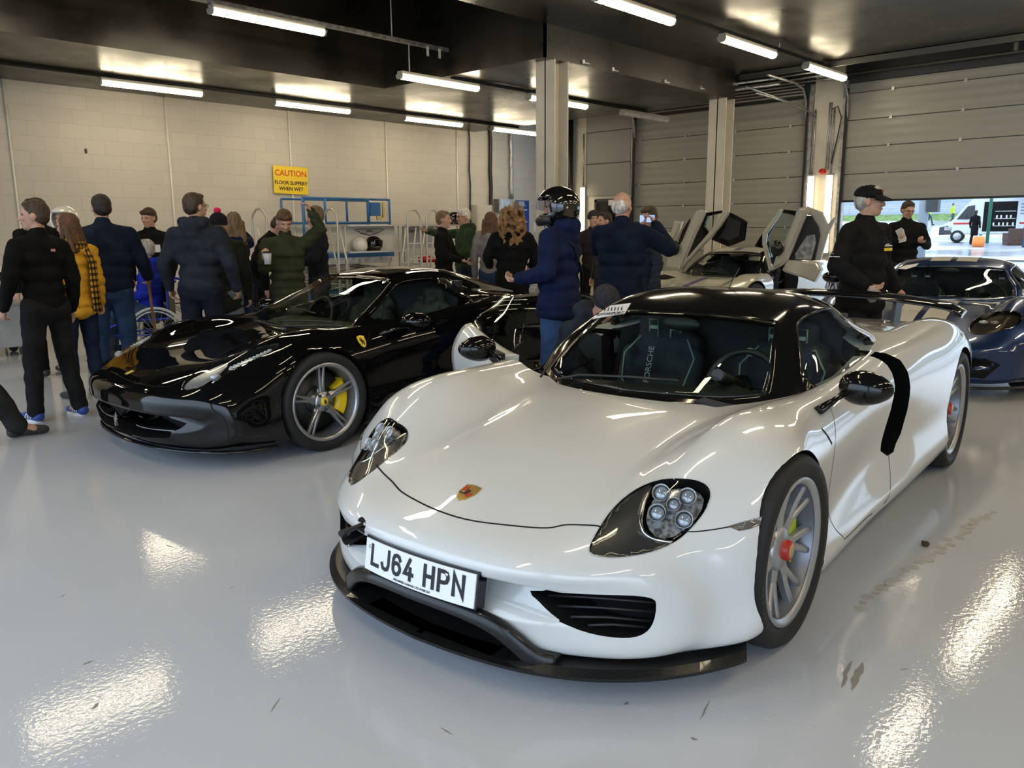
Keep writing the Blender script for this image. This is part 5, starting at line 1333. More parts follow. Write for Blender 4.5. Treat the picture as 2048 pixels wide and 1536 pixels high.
for s_ in (1, -1):
    link('side_window', one_side(reg['side'], s_), M_glass_dark, PG.root)
    a, c = (.03, .22) if s_ > 0 else (-.22, -.03)
    strip(tG, a, c, -.86, .40, M_whitestripe, 'bonnet_stripe', PG.root, off=.003); strip(tgG, a, c, 1.18, 2.1, M_whitestripe, 'roof_stripe', PG.root, off=.003)
    b = patch(tG, hg if s_ > 0 else mir(hg), .002, .02, skirt=.02); cv = link('headlamp_glass', b, glass('smoked_glass', (.75, .72, .66)), PG.root)
    q = hg if s_ > 0 else mir(hg); c0 = sum(q, Vector())/len(q)
    b = patch(tG, [c0+(p-c0)*.9 for p in q], -.03, .02, skirt=0); link('reflector', b, mat('grey_brown_reflector', (.07, .068, .062), .3, metal=.6), cv)
    b = B()
    for i in range(3): ellipsoid(b, c0+Vector((-.03-.0*i, s_*(i-1)*.09, -.01)), (.03, .04, .022))
    link('projector_lens', b, M_lens, cv)
    wheel(PG, 0, s_*.865, .34, .25, .245, 'plain', s_, M_rim4, M_yellowcal, M_dark); wheel(PG, 2.71, s_*.85, .35, .25, .30, 'plain', s_, M_rim4, M_yellowcal, M_dark)
    seat(PG.root, 1.3, s_*.36, h=-.05, piping=M_galv)
    b = B(); prism(b, [(-.10,.12),(.55,.12),(.62,.30),(.50,.42),(.10,.40)], 'y', s_*.60, s_*.98); bmesh.ops.bevel(b, geom=list(b.edges), offset=.015, segments=2, affect='EDGES'); link('corner_blade', b, M_bluepaint, PG.root) if False else b.free()
    b = B(); ellipsoid(b, (-.62, s_*1.06, .92), (.07, .12, .065)); tube(b, [(-.50, s_*.88, .82), (-.62, s_*1.0, .90)], .02, 8); link('mirror', b, M_blackgloss, PG.root)
reg['side'].free()
b = B(); full = [(x, -y, .11) for x, y in spl[::-1]] + [(x, y, .11) for x, y in spl[1:]]; tube(b, [FX((p[0]*1.04-.02, p[1]*1.03, p[2])) for p in crom(full, 4)], .03, 6, flat=.4); link('front_splitter', b, M_carbon, PG.root)
b = B()
for s_ in (1, -1):
    q = [FX(p) for p in ((-.86,s_*.50,.36),(-.80,s_*.62,.36),(-.72,s_*.74,.30),(-.80,s_*.64,.18),(-.90,s_*.40,.18),(-.92,s_*.36,.30))]
    b = patch(tG, q, .002, .03, skirt=0); link('front_intake', b, M_cavity, PG.root)
steering(PG.root, .95, .36, .73); b = B(); box(b, -1.74, -1.68, -.6, .6, .3, 1.0); link('bulkhead', b, M_interior, PG.root)
b = B(); ellipsoid(b, (-1.0, 0, 1.0), (.02, .11, .03)); link('rear_view_mirror', b, M_satinblack, PG.root)
p = PG.trace(tgG, [(1800,540),(1836,528),(1834,533),(1802,541)])
b = patch(tgG, PG.trace(tgG, [(1795,538),(1812,531),(1838,527),(1832,533),(1812,539)]), .003, .02, skirt=0); link('screen_sticker', b, mat('sticker_white', (.7,.7,.7), .5), PG.root)
b = B(); rows = []
for y in (-.9, -.5, 0, .5, .9):
    rows.append([b.verts.new((-(3.2+dx), y, 1.02+dz)) for dx, dz in ((0, 0), (.12, .015), (.26, .01), (.26, -.01), (.12, -.015))])
for A_, C_ in zip(rows, rows[1:]):
    for k in range(5): b.faces.new((A_[k], A_[(k+1) % 5], C_[(k+1) % 5], C_[k]))
b.faces.new(rows[0][::-1]); b.faces.new(rows[-1])
bmesh.ops.recalc_face_normals(b, faces=b.faces); link('rear_wing', b, M_bluepaint, PG.root)
for s_ in (1, -1):
    b = B(); box(b, -3.4, -3.25, s_*.55-.02, s_*.55+.02, .80, 1.01); link('wing_strut', b, M_bluepaint, PG.root)
# ================================================================ people
M_skin = add_noise(mat('skin', (.52, .29, .20), .5, spec=.3), 12, (.46, .25, .17), (.58, .34, .24), .3, .7)
M_eye = mat('eye', (.08, .06, .05), .2)
HAIR = {'dark': (.018, .012, .008), 'brown': (.05, .028, .015), 'grey': (.35, .33, .30), 'white': (.62, .58, .52), 'ginger': (.24, .125, .045), 'auburn': (.10, .045, .02), 'fair': (.16, .10, .05)}
def hairmat(k): return add_noise(mat('hair_'+k, HAIR[k], .6), 40, tuple(c*.6 for c in HAIR[k]), tuple(min(1, c*1.5) for c in HAIR[k]), .35, .65, bump=.5, bscale=90, stretch=(1, 1, .25)) if 'hair_'+k not in MATS else MATS['hair_'+k]
def V(*a): return Vector(a)
def wrinkle(me, amp, freq=7.0, quilt=0, seed=0):
    me2 = me; vs = me2.vertices; nrm = [v.normal.copy() for v in vs]
    for v, n in zip(vs, nrm):
        p = v.co; a = mnoise.noise(Vector((p.x*freq, p.y*freq, p.z*freq*1.9+seed)))*amp + mnoise.noise(Vector((p.x*freq*2.7, p.y*freq*2.7, p.z*freq*4+seed)))*amp*.4
        if quilt: a += (abs(math.sin(p.z*PI/quilt))**.6-.6)*.012
        v.co = p + n*a
    me2.update(); return me2
def person(name_loc, face, label, H=1.75, jacket=(.02, .02, .02), trousers=(.02, .022, .03), hair='dark', hairstyle='short', arms=(None, None), lean=0.0, head=(0, 0), bulk=1.0,
           coat=0.0, quilt=0, shoes=(.03, .03, .03), voxel=.0095, hood=False, collar=True, sit=None, legs=None, glasses=False, group=None, build=1.0, twist=0, hat=None, ears=True, extra=None, cat='person', jacket_name='jacket', scarf=None, knee_bend=0, vest=None, sole=False):
    """a standing figure; local axes: x to its right, y forward, z up. arms: ((elbow),(hand)) offsets in metres from the shoulder, for the right (+x) and left (-x)"""
    s = H/1.75; root = empty('person', (name_loc[0], name_loc[1], name_loc[2] if len(name_loc) > 2 else 0), face-PI/2, label, cat, group)
    hipz, shz, neckz, headz = .93, 1.42, 1.50, 1.635
    def LN(p):      # lean the upper body forward about the hips
        p = Vector(p); z = p.z-hipz
        if z <= 0: return p
        c, sn = math.cos(lean), math.sin(lean)
        return V(p.x, p.y*c + z*sn, hipz + z*c - p.y*sn)
    dz = 0
    if sit: dz = sit[0]-hipz
    def UP(p): q = LN(p); return V(q.x, q.y, q.z+dz)*s
    sw = .19*build
    sh = {1: (sw, 0, shz), -1: (-sw, 0, shz)}
    A = {}
    for k, a in ((1, arms[0]), (-1, arms[1])):
        base = Vector(sh[k])
        if a is None: el, ha = base+V(k*.055, -.03, -.29), base+V(k*.065, .04, -.55)
        else: el, ha = base+V(*a[0]), base+V(*a[1])
        A[k] = (UP(base), UP(el), UP(ha), a[2] if a and len(a) > 2 else None)
    G = {}
    for k in (1, -1):
        if legs: hp, kn, ft = [V(*q)*s for q in legs[0 if k > 0 else 1]]
        elif sit: hp, kn, ft = V(k*.10, .02, sit[0])*s, V(k*.12, .44, sit[0]+.03)*s, V(k*.12, .50, .08)*s
        else: hp, kn, ft = V(k*.095, 0, .90)*s, V(k*.115, .02+knee_bend, .49)*s, V(k*(.13), -.02, .08)*s
        G[k] = (hp, kn, ft)
    hy, hp_ = math.radians(head[0]), math.radians(head[1])
    hc = UP((0, .015, headz)); HM = Matrix.Translation(hc) @ Matrix.Rotation(-lean*.6, 4, 'X') @ Matrix.Rotation(hy, 4, 'Z') @ Matrix.Rotation(hp_, 4, 'X') @ Matrix.Scale(s, 4)
    # ---- body, one continuous surface
    b = B()
    hb = B(); ellipsoid(hb, (0, -.008, .025), (.074, .094, .092), n=20, m=14); ellipsoid(hb, (0, .018, -.03), (.060, .072, .085)); ellipsoid(hb, (0, .055, -.085), (.034, .034, .026)); capsule(hb, (0, .088, .012), (0, .104, -.026), .010, .0145)
    ellipsoid(hb, (0, .078, .028), (.048, .018, .012)); ellipsoid(hb, (0, .083, -.060), (.024, .012, .009)); ellipsoid(hb, (.034, .070, -.02), (.02, .02, .022)); ellipsoid(hb, (-.034, .070, -.02), (.02, .02, .022))
    if ears:
        for k in (1, -1): ellipsoid(hb, (k*.076, -.004, -.008), (.010, .020, .031))
    hb.transform(HM); add_bm(b, hb)
    capsule(b, UP((0, -.01, neckz-.06)), HM @ V(0, -.01, -.06), .058*s, .054*s)
    capsule(b, UP((0, -.01, shz-.06)), UP((0, 0, 1.0)), .085*s, .10*s)
    for k in (1, -1):
        S0, E0, H0, _ = A[k]; capsule(b, UP((0, -.005, shz-.03)), S0 - V(0, 0, .035)*s, .045*s, .038*s); capsule(b, S0 - V(0, 0, .035)*s, E0, .038*s, .034*s); capsule(b, E0, H0, .036*s, .025*s)
        d = (H0-E0).normalized()
        # hand: palm, four unequal bent fingers and a thumb off its side
        side = V(0, 0, 1).cross(d)
        if side.length < .3: side = V(0, 1, 0)
        side.normalize(); nrm = d.cross(side).normalized(); grip = A[k][3] if A[k][3] is not None else .5
        if abs(d.z) > .6: side = V(0, 1, 0); nrm = V(-k, 0, 0)
        pl = H0 + d*.045*s; capsule(b, H0+side*.018*s, pl+side*.026*s+d*.03*s, .015*s, .014*s); capsule(b, H0-side*.016*s, pl-side*.026*s+d*.025*s, .015*s, .013*s); capsule(b, H0, pl+d*.03*s, .018*s, .016*s)
        for i, ln in enumerate((.070, .078, .072, .056)):
            o = pl + side*(.030-.020*i)*s + d*.035*s; d1 = (d*(1-grip*.5)+nrm*grip).normalized(); m1 = o+d1*ln*.5*s; d2 = (d*(1-grip*1.5)+nrm*grip*1.6).normalized()
            capsule(b, o, m1, .0095*s, .009*s, 8); capsule(b, m1, m1+d2*ln*.5*s, .009*s, .0078*s, 8)
        o = H0 + side*.026*s + d*.015*s; m1 = o + (side*.6+d*.7+nrm*.35).normalized()*.038*s; capsule(b, o, m1, .012*s, .0105*s, 8); capsule(b, m1, m1+(d+nrm*.6+side*.1).normalized()*.03*s, .010*s, .0085*s, 8)
        hp, kn, ft = G[k]; capsule(b, hp, kn, .075*s, .052*s); capsule(b, kn, ft, .05*s, .034*s); capsule(b, ft, ft+V(0, .10, -.03)*s, .035*s, .028*s)
    capsule(b, V(-.08, 0, hipz+dz-.02)*s, V(.08, 0, hipz+dz-.02)*s, .10*s, .10*s)
    me = evaluated(b, voxel=voxel*s, smooth=2); link('body', me, M_skin, root, smooth=True)
    eb = B()
    for k in (1, -1): ellipsoid(eb, (k*.031, .077, .010), (.013, .008, .0075), n=10, m=8)
    eb.transform(HM); link('eyes', eb, M_eye, root)
    lb = B(); ellipsoid(lb, (0, .0935, -.058), (.023, .006, .006), n=10, m=6); lb.transform(HM); link('lips', lb, mat('lips', (.42, .16, .13), .5), root)
    # ---- hair
    if hairstyle:
        hb = B()
        if hairstyle != 'bald': ellipsoid(hb, (0, -.020, .040), (.082, .096, .088), n=20, m=14)
        if hairstyle in ('short', 'bald'): ellipsoid(hb, (0, -.045, .0), (.080, .066, .075)); 
        if hairstyle == 'short': ellipsoid(hb, (0, .035, .092), (.060, .045, .025))
        if hairstyle == 'fringe': ellipsoid(hb, (0, -.04, .0), (.082, .07, .078)); ellipsoid(hb, (0, .045, .072), (.072, .048, .036))
        if hairstyle in ('long', 'curly'):
            ellipsoid(hb, (0, -.045, -.02), (.088, .07, .10))
            for i in range(9):
                x = -.085+.17*i/8; capsule(hb, (x, -.04-.04*(1-abs(x)/.085), 0), (x*1.15, -.085, -.24 if hairstyle == 'long' else -.22), .030, .022)
            for k in (1, -1): capsule(hb, (k*.078, .0, .03), (k*.088, .01, -.14), .022, .022)
        if hairstyle == 'curly':
            rnd = random.Random(5)
            for i in range(230):
                a = rnd.uniform(0, 2*PI); z = rnd.uniform(-.34, .12); r = .10+.05*math.sin((z+.34)/.46*PI)*1.0
                y = r*math.sin(a)*.85-.03
                if y > .045: continue
                ellipsoid(hb, (r*math.cos(a), y-.02, z), (.026, .026, .03), n=8, m=6)
        hb.transform(HM); me = evaluated(hb, voxel=.009*s, smooth=1 if hairstyle == 'curly' else 3); wrinkle(me, .004 if hairstyle != 'curly' else .010, 60 if hairstyle != 'curly' else 30); link('hair', me, hairmat(hair), root, smooth=True)
    if glasses:
        gb = B()
        for k in (1, -1): tube(gb, [(k*.032+.021*math.cos(a), .096, .008+.014*math.sin(a)) for a in [i*2*PI/14 for i in range(14)]], .002, 5, closed=True); tube(gb, [(k*.053, .095, .012), (k*.080, 0, .008)], .002, 5)
        tube(gb, [(-.011, .098, .010), (.011, .098, .010)], .002, 5); gb.transform(HM); link('glasses', gb, M_ink, root)
    if hat: hat(root, HM, s)
    # ---- trousers
    b = B(); tr = 1.0*bulk
    capsule(b, V(-.075, -.005, hipz+dz-.03)*s, V(.075, -.005, hipz+dz-.03)*s, .118*s*tr, .118*s*tr)
    for k in (1, -1):
        hp, kn, ft = G[k]; capsule(b, hp, kn, .098*s*tr, .072*s*tr); capsule(b, kn, ft+V(0, 0, .005), .070*s*tr, .064*s*tr); 
    me = evaluated(b, voxel=.016*s, smooth=4); wrinkle(me, .010, 6, seed=H); nm = 'jeans_' if trousers[2] > trousers[0]*1.6 and trousers[2] > .05 else 'trousers_'
    link('trousers', me, fabric(nm+'%d_%d_%d' % tuple(int(c*1000) for c in trousers), trousers), root, smooth=True)
    # ---- jacket
    b = B(); w = bulk*build
    for z, rx, ry, y in ((1.385, .155, .105, -.01), (1.30, .185, .125, 0), (1.18, .178, .128, .005), (1.06, .170, .125, .005), (.95, .178, .128, 0)):
        q = Matrix.Translation(UP((0, y, z))) @ Matrix.Rotation(-lean, 4, 'X'); e = B(); ellipsoid(e, (0, 0, 0), (rx*s*w, ry*s*w, .115*s)); e.transform(q); add_bm(b, e)
    if coat:
        z0 = .90
        while z0 > .90-coat: e = B(); ellipsoid(e, V(0, 0, z0+dz)*s, (.185*s*w, .135*s*w, .09*s)); add_bm(b, e); z0 -= .06
    for k in (1, -1):
        S0, E0, H0, _ = A[k]; capsule(b, UP((k*.05, -.01, shz+.012)), S0 - V(k*.008, 0, .022)*s, .072*s, .066*s*bulk); capsule(b, S0 - V(k*.006, 0, .02)*s, E0, .069*s*bulk, .060*s*bulk); capsule(b, E0, H0-(H0-E0)*.02, .060*s*bulk, .044*s*bulk)
    if collar: capsule(b, UP((0, -.012, shz+.0)), UP((0, -.008, neckz-.005)), .098*s, .074*s)
    if hood:
        for x, y, z, r in ((-.07, -.09, .02, .045), (0, -.12, .0, .055), (.07, -.09, .02, .045), (-.09, -.03, .03, .035), (.09, -.03, .03, .035), (0, -.11, -.07, .05)): ellipsoid(b, UP((x, y, shz+.06+z)), (r*1.5*s, r*s, r*1.2*s))
    me = evaluated(b, voxel=.014*s, smooth=4); wrinkle(me, .011, 5.5, quilt=quilt, seed=H*7)
    jm = fabric('cloth_%d_%d_%d' % tuple(int(c*1000) for c in jacket), jacket)
    jk = link(jacket_name, me, jm, root, smooth=True)
    # ---- shoes
    for k in (1, -1):
        hp, kn, ft = G[k]; b = B(); f0 = V(ft.x, ft.y, ft.z-.035*s)
        capsule(b, f0+V(0, -.03, 0)*s, f0+V(k*.01, .06, .0)*s, .045*s, .042*s); capsule(b, f0+V(k*.01, .06, -.0)*s, f0+V(k*.02, .17, -.012)*s, .042*s, .030*s)
        for v in b.verts: v.co.z = max(v.co.z, f0.z-.045*s)
        me = evaluated(b, voxel=.009, smooth=2); link('shoe', me, mat('shoe_%d_%d_%d' % tuple(int(c*1000) for c in shoes), shoes, .5), root, smooth=True)
        if sole:
            b = B(); zs = f0.z-.046*s; o_ = [(.046*math.cos(a)+(.012*k if math.sin(a) > 0 else 0), .115*math.sin(a)+.065) for a in [i*2*PI/20 for i in range(20)]]
            prism(b, [(f0.x+x*s, f0.y+y*s) for x, y in o_], 'z', zs-.001, zs+.024); link('shoe_sole', b, M_white, root)
    if extra: extra(root, dict(UP=UP, HM=HM, A=A, G=G, s=s, jacket=jk))
    root['_hm'] = 0; del root['_hm']
    return root
def at_px(u, dist, z=0):
    """ground point under a sight line column of the picture at a distance along the floor"""
    dx = (u-1024)/1607.43; v = _f + dx*_r2; a = math.atan2(v.y, v.x); return (dist*math.cos(a), dist*math.sin(a), z)
def facing(p, q): return math.atan2(q[1]-p[1], q[0]-p[0])
CAMA = lambda p: math.atan2(-p[1], -p[0])       # towards the camera
BLK, NVY, GRN = (.0055,.0055,.0055), (.010, .018, .045), (.020, .028, .012)
def put(u, d): return at_px(u, d)
def face_cam(p, deg): return CAMA(p)+math.radians(deg)     # deg turns the figure anticlockwise from facing the camera
# man in black seen from behind-left, trainers with stripes
p = (2.08, 6.95, 0)
def ex(root, d):
    for o in [c for c in root.children if c.name.startswith('shoe')]:
        b = B(); me = o.data; xs = [v.co for v in me.vertices]; lo = min(v.z for v in xs)
        mx = max(v.y for v in xs); mn = min(v.y for v in xs); cx = sum(v.x for v in xs)/len(xs)
        bvh_ = BVHTree.FromPolygons([v.co for v in me.vertices], [p_.vertices for p_ in me.polygons])
        for i in range(3):
            for sg in (1, -1):
                y = mn+.09+i*.028; pts = []
                for z in (lo+.03, lo+.045, lo+.06, lo+.075):
                    h, n, f, dd = bvh_.ray_cast(V(cx+sg*.15, y-(z-lo)*.4, z), V(-sg, 0, 0))
                    if h: pts.append(h+V(sg*.001, 0, 0))
                if len(pts) > 1: tube(b, pts, .006, 5)
        link('shoe_stripe', b, M_white, o)
    H0 = d['A'][-1][2]; b = B(); cbox(b, H0+V(-.01, .05, -.06), (.012, .07, .13), bev=.004); link('phone', b, M_dark, root) if False else b.free()
    b = B(); q = d['UP']((0.02, -.135, 1.37)); cbox(b, q, (.03, .012, .02)); link('neck_tab', b, mat('pink_tab', (.5, .25, .25), .6), root)
person(p, face_cam(p, 215), 'man in black jacket and baggy black trousers with striped blue trainers', H=1.70, jacket=BLK, trousers=(.012, .012, .013), hair='brown', head=(48, 0), shoes=(.03, .07, .30), sole=True, extra=ex, bulk=1.02, voxel=.0075, arms=(None, ((-.07,.02,-.29), (-.05, .16, -.50), .6)), legs=(((.10,0,.92),(.13,.02,.50),(.16,-.06,.08)), ((-.10,0,.92),(-.13,.05,.50),(-.15,.06,.08))), glasses=False)
# dark jacket and shoe cut by the left edge
p = put(-62, 6.6); person(p, face_cam(p, 90), 'person in dark coat cut off by the left edge, only sleeve and shoe showing', H=1.78, jacket=(.03, .027, .028), trousers=(.02, .02, .02), hair='dark', bulk=1.15, legs=(((.10,0,.92),(.10,.02,.50),(.10,-.25,.08)), ((-.10,0,.92),(-.12,.05,.50),(-.12,.25,.08))))
p = put(112, 9.6); person(p, face_cam(p, 215), 'man with glasses standing behind the man in the striped trainers', H=1.80, jacket=BLK, trousers=BLK, hair='dark', glasses=True, head=(30, 0))
def scarf_(root, d):
    me = d['jacket'].data; b = B(); UP = d['UP']
    tube(b, [UP((.10*math.cos(a), .085*math.sin(a)-.01, 1.475+.02*math.sin(a))) for a in [i*2*PI/14 for i in range(14)]], .035, 8, closed=True)
    tube(b, [UP(q) for q in ((.09, -.07, 1.45), (.11, -.145, 1.30), (.10, -.15, 1.05), (.11, -.15, .82))], [.035, .045, .05, .05], 8, flat=.35)
    m = mat('tartan_scarf', (.45, .28, .06), .9); N, L, P = nodes(m); tc = N.new('ShaderNodeTexCoord'); mx = None
    prev = None
    for ax, sc in (('X', 9), ('Z', 6)):
        wv = N.new('ShaderNodeTexWave'); wv.bands_direction = ax; wv.inputs['Scale'].default_value = sc; L.new(tc.outputs['Object'], wv.inputs[0])
        cr = N.new('ShaderNodeValToRGB'); cr.color_ramp.elements[0].position = .35; cr.color_ramp.elements[1].position = .5; cr.color_ramp.elements[0].color = (.10, .07, .03, 1); cr.color_ramp.elements[1].color = (.75, .52, .16, 1); L.new(wv.outputs[0], cr.inputs[0])
        if prev is None: prev = cr
        else:
            mm = N.new('ShaderNodeMixRGB'); mm.blend_type = 'MULTIPLY'; mm.inputs[0].default_value = 1; L.new(prev.outputs[0], mm.inputs[1]); L.new(cr.outputs[0], mm.inputs[2]); L.new(mm.outputs[0], P.inputs['Base Color'])
    link('tartan_scarf', b, m, root)
p = put(172, 8.1); person(p, face_cam(p, 212), 'woman with long brown hair in mustard quilted coat and tartan scarf', H=1.62, jacket=(.62, .33, .03), trousers=(.012, .018, .045), hair='auburn', hairstyle='long', quilt=.09, bulk=1.02, coat=.12, extra=scarf_, arms=(((.03,-.02,-.27),(.07,.02,-.53),.7), None), head=(20, -5), ears=False)
# helmets
M_shellw = mat('white_helmet_shell', (.72, .70, .64), .15, coat=1); M_shellb = mat('black_helmet_shell', (.006, .006, .006), .08, coat=1)
M_visor = glass('clear_visor', (.75, .78, .85), ior=1.6); M_visor_dark = glass('dark_visor', (.25, .26, .28))
def helmet_meshes(shell, lining=True, face=False):
    """open crash helmet in its own frame, opening towards +y: list of (name, bmesh, material)"""
    out = []; b = B(); n, m = 32, 20; grid = []
    for j in range(m+1):
        th = PI*j/m*.84; row = []
        for i in range(n):
            a = 2*PI*i/n; r = math.sin(th); row.append(b.verts.new((.128*r*math.cos(a), .155*r*math.sin(a)-.005, .135*math.cos(th)*(1.0 if th < PI/2 else 1.12))))
        grid.append(row)
    for j in range(m):
        for i in range(n):
            if j == 0 and False: continue
            f = (grid[j][i], grid[j][(i+1) % n], grid[j+1][(i+1) % n], grid[j+1][i])
            c = sum((v.co for v in f), Vector())/4
            if face and c.y > .03 and -.035 < c.z < .062: continue
            if not face and c.y > .045 and c.z < .062: continue
            try: b.faces.new(f).smooth = True
            except ValueError: pass
    bmesh.ops.remove_doubles(b, verts=b.verts, dist=1e-4); b.normal_update(); thicken(b, .018); out.append(('helmet_shell', b, shell))
    b = B(); lathe(b, [(.125, -.045), (.132, -.03), (.128, 0)], 'Z', 32, (0, 0, -.0)); b.free()
    b = B()
    for i in range(15):
        a = math.radians(15+150*i/14)
        for k, (z0, z1) in enumerate(((-.045, .068),)):
            pass
    rows = []
    for i in range(17):
        a = math.radians(12+156*i/16); rows.append([b.verts.new((.134*math.cos(a), .162*math.sin(a)-.005+.012*math.sin(a)*t, -.045+.115*t)) for t in (0, .33, .66, 1)])
    for A_, C_ in zip(rows, rows[1:]):
        for k in range(3): b.faces.new((A_[k], A_[k+1], C_[k+1], C_[k])).smooth = True
    out.append(('visor', b, None))
    return out
def wear_helmet(shell, visor, full=True, up=0, jaw_mat=None, chin=True):
    def f(root, HM, s):
        for nm, b, m in helmet_meshes(shell, face=full):
            if nm == 'visor':
                if visor is None: b.free(); continue
                b.transform(Matrix.Translation((0, 0, .0)) @ Matrix.Rotation(math.radians(up), 4, 'X')); m = visor
            b.transform(HM @ Matrix.Translation((0, .005, .0))); link(nm, b, m, root)
        if full:
            b = B(); pts = [(.118*math.cos(a), .150*math.sin(a)+.01, -.085+.0*a) for a in [math.radians(10+160*i/16) for i in range(17)]]
            tube(b, pts, [.026]*17, 10, flat=1.5); b.transform(HM); link('chin_bar', b, jaw_mat or M_satinblack, root)
            b = B()
            for k in (1, -1): lathe(b, [(0, k*.012), (.022, k*.010), (.026, 0)], 'X', 20, (k*.128, .02, .02))
            b.transform(HM); link('visor_pivot', b, mat('visor_pivot_grey', (.2, .21, .24), .2, metal=.6), root)
            b = B(); ellipsoid(b, (-.112, -.085, -.02), (.012, .018, .018)); b.transform(HM); link('round_sticker', b, mat('pale_yellow_sticker', (.6, .5, .25), .4), root)
    return f
p = put(166, 10.4); person(p, face_cam(p, -20), 'person wearing white open-face crash helmet behind the woman in mustard', H=1.72, jacket=(.012, .014, .02), hairstyle=None, hat=wear_helmet(M_shellw, None, full=False), head=(-20, 0))
p = put(238, 8.5); MAN5 = p
person(p, face_cam(p, 180), 'broad man in plain navy sweater and blue jeans, seen from behind, holding walking stick', H=1.80, jacket=(.009, .015, .030), trousers=(.022, .045, .10), hair='dark', bulk=1.12, build=1.12, arms=(((.09,.06,-.28),(.13,.22,-.42),.9), None), head=(15, 0), glasses=True, collar=True, voxel=.008)
p = put(328, 10.9)
def badge_(root, d):
    b = B(); q = d['UP']((-.085, .150, 1.27)); cbox(b, q, (.07, .008, .09)); link('paper_badge', b, M_white, root)
person(p, face_cam(p, -8), 'young man in black jacket with white paper badge on his chest', H=1.74, jacket=BLK, trousers=BLK, hair='brown', hairstyle='fringe', head=(-30, -10), extra=badge_, arms=(((.07,.0,-.28),(.03,.10,-.52)), ((-.07,.0,-.28),(-.02,.10,-.52))))
p = put(418, 8.0); person(p, face_cam(p, 160), 'man in charcoal hooded fleece and dark jeans with hands in pockets', H=1.80, jacket=(.020, .024, .032), trousers=(.010, .013, .022), hair='brown', hood=True, bulk=1.1, build=1.05, head=(-35, 0), glasses=True, arms=(((.09,-.06,-.28),(.10,.05,-.50)), ((-.09,-.06,-.28),(-.10,.05,-.50))))
def bobble(root, HM, s):
    b = B(); ellipsoid(b, (0, -.012, .05), (.088, .104, .085), n=20, m=14); lathe(b, [(.086, .0), (.094, .012), (.092, .04)], 'Z', 24, (0, -.012, 0)); b.transform(HM); link('knit_hat', b, fabric('black_knit', (.015, .015, .018), .6, scale=40), root)
    b = B(); ellipsoid(b, (0, -.02, .150), (.034, .034, .032)); b.transform(HM); me = evaluated(b, voxel=.006, smooth=0); wrinkle(me, .012, 70); link('pom_pom', me, fabric('pink_pom_pom', (.65, .02, .10), .6), root)
p = put(462, 8.6); person(p, face_cam(p, 170), 'person in dark green parka and bobble hat with pink pom-pom', H=1.63, jacket=(.018, .022, .016), trousers=(.13, .16, .19), hair='dark', hairstyle=None, hat=bobble, coat=.16, bulk=1.1, head=(-20, 0), ears=False)
def bag_(root, d):
    b = B(); cbox(b, d['UP']((-.16, -.16, .98)), (.30, .10, .22), bev=.03); bg = link('shoulder_bag', b, fabric('olive_bag', (.035, .032, .014), .3), root)
    b = B(); cbox(b, d['UP']((-.16, -.215, 1.03)), (.29, .012, .12), bev=.005); link('bag_flap', b, fabric('olive_flap', (.045, .04, .018), .3), bg)
    b = B(); tube(b, [d['UP'](q) for q in ((-.30, -.14, 1.07), (-.12, -.15, 1.3), (.08, -.11, 1.46))], .012, 6, flat=.4); link('bag_strap', b, fabric('strap', (.02, .02, .02), .2), bg)
p = put(492, 9.4); person(p, face_cam(p, 225), 'woman in navy coat with raised elbow and olive shoulder bag', H=1.66, jacket=(.010, .014, .05), trousers=(.02, .035, .09), hair='fair', hairstyle='long', arms=(((.16,.14,.0),(.03,.16,.16),.6), None), coat=.05, extra=bag_, head=(-30, 0), ears=False)
p = put(522, 10.3); person(p, face_cam(p, 60), 'dark-haired man in black jacket bending forward and reaching down', H=1.74, jacket=BLK, trousers=(.015, .018, .025), hair='brown', lean=.55, arms=(((.06,.16,-.24),(.0,.30,-.46),.4), ((-.06,.14,-.24),(-.02,.26,-.48),.5)), head=(15, -25))
def cup_(root, d):
    H0 = d['A'][1][2]; c = H0+V(-.01, .075, .01); b = B(); lathe(b, [(0, -.055), (.030, -.055), (.041, .05)], 'Z', 24, c); lathe(b, [(.041, .05), (.041, .052), (.0, .052)], 'Z', 24, c); cp = link('paper_cup', b, mat('paper_white', (.75, .73, .72), .6), root)
    b = B(); lathe(b, [(.043, .048), (.044, .056), (.040, .06), (.038, .07), (0, .07)], 'Z', 24, c); link('cup_lid', b, M_satinblack, cp)
p = put(588, 8.4); person(p, face_cam(p, 10), 'auburn-haired boy in green padded coat with hand on head and paper cup', H=1.66, jacket=(.032, .036, .018), trousers=(.02, .02, .02), hair='auburn', hairstyle='fringe', quilt=.075, coat=.14, bulk=1.08, extra=cup_, arms=(((.05,.06,-.26),(.06,.22,-.16),.8), ((-.17,.06,.14),(-.09,.03,.31),.7)), head=(0, -28))
p = put(650, 9.6); person(p, face_cam(p, -78), 'man in dark navy mac with cropped hair, in profile before the blue lift', H=1.73, jacket=(.012, .014, .02), trousers=(.02, .022, .03), hair='fair', coat=.12, arms=(((.06,.10,-.25),(.0,.26,-.30),.8), ((-.06,.10,-.25),(.0,.26,-.32),.8)), head=(5, -12))
p = put(893, 10.9); P14 = p; person(p, face_cam(p, 75), 'man in black jacket and grey trousers talking to the green-coated man', H=1.70, jacket=BLK, trousers=(.16, .15, .13), hair='fair', arms=(((.06,.08,-.26),(.0,.28,-.32),.6), ((-.06,.08,-.26),(-.0,.28,-.36),.6)))
p = put(935, 11.8); P15 = p; person(p, face_cam(p, -68), 'grey-haired man in green jacket reaching out to the crash helmet', H=1.75, jacket=(.028, .048, .022), trousers=(.015, .022, .035), hair='white', glasses=True, hood=True, bulk=1.1, build=1.05, arms=(((.10,.22,-.03),(.0,.50,.02),.5), ((-.05,.08,-.26),(-.0,.24,-.34),.6)), head=(0, -5))
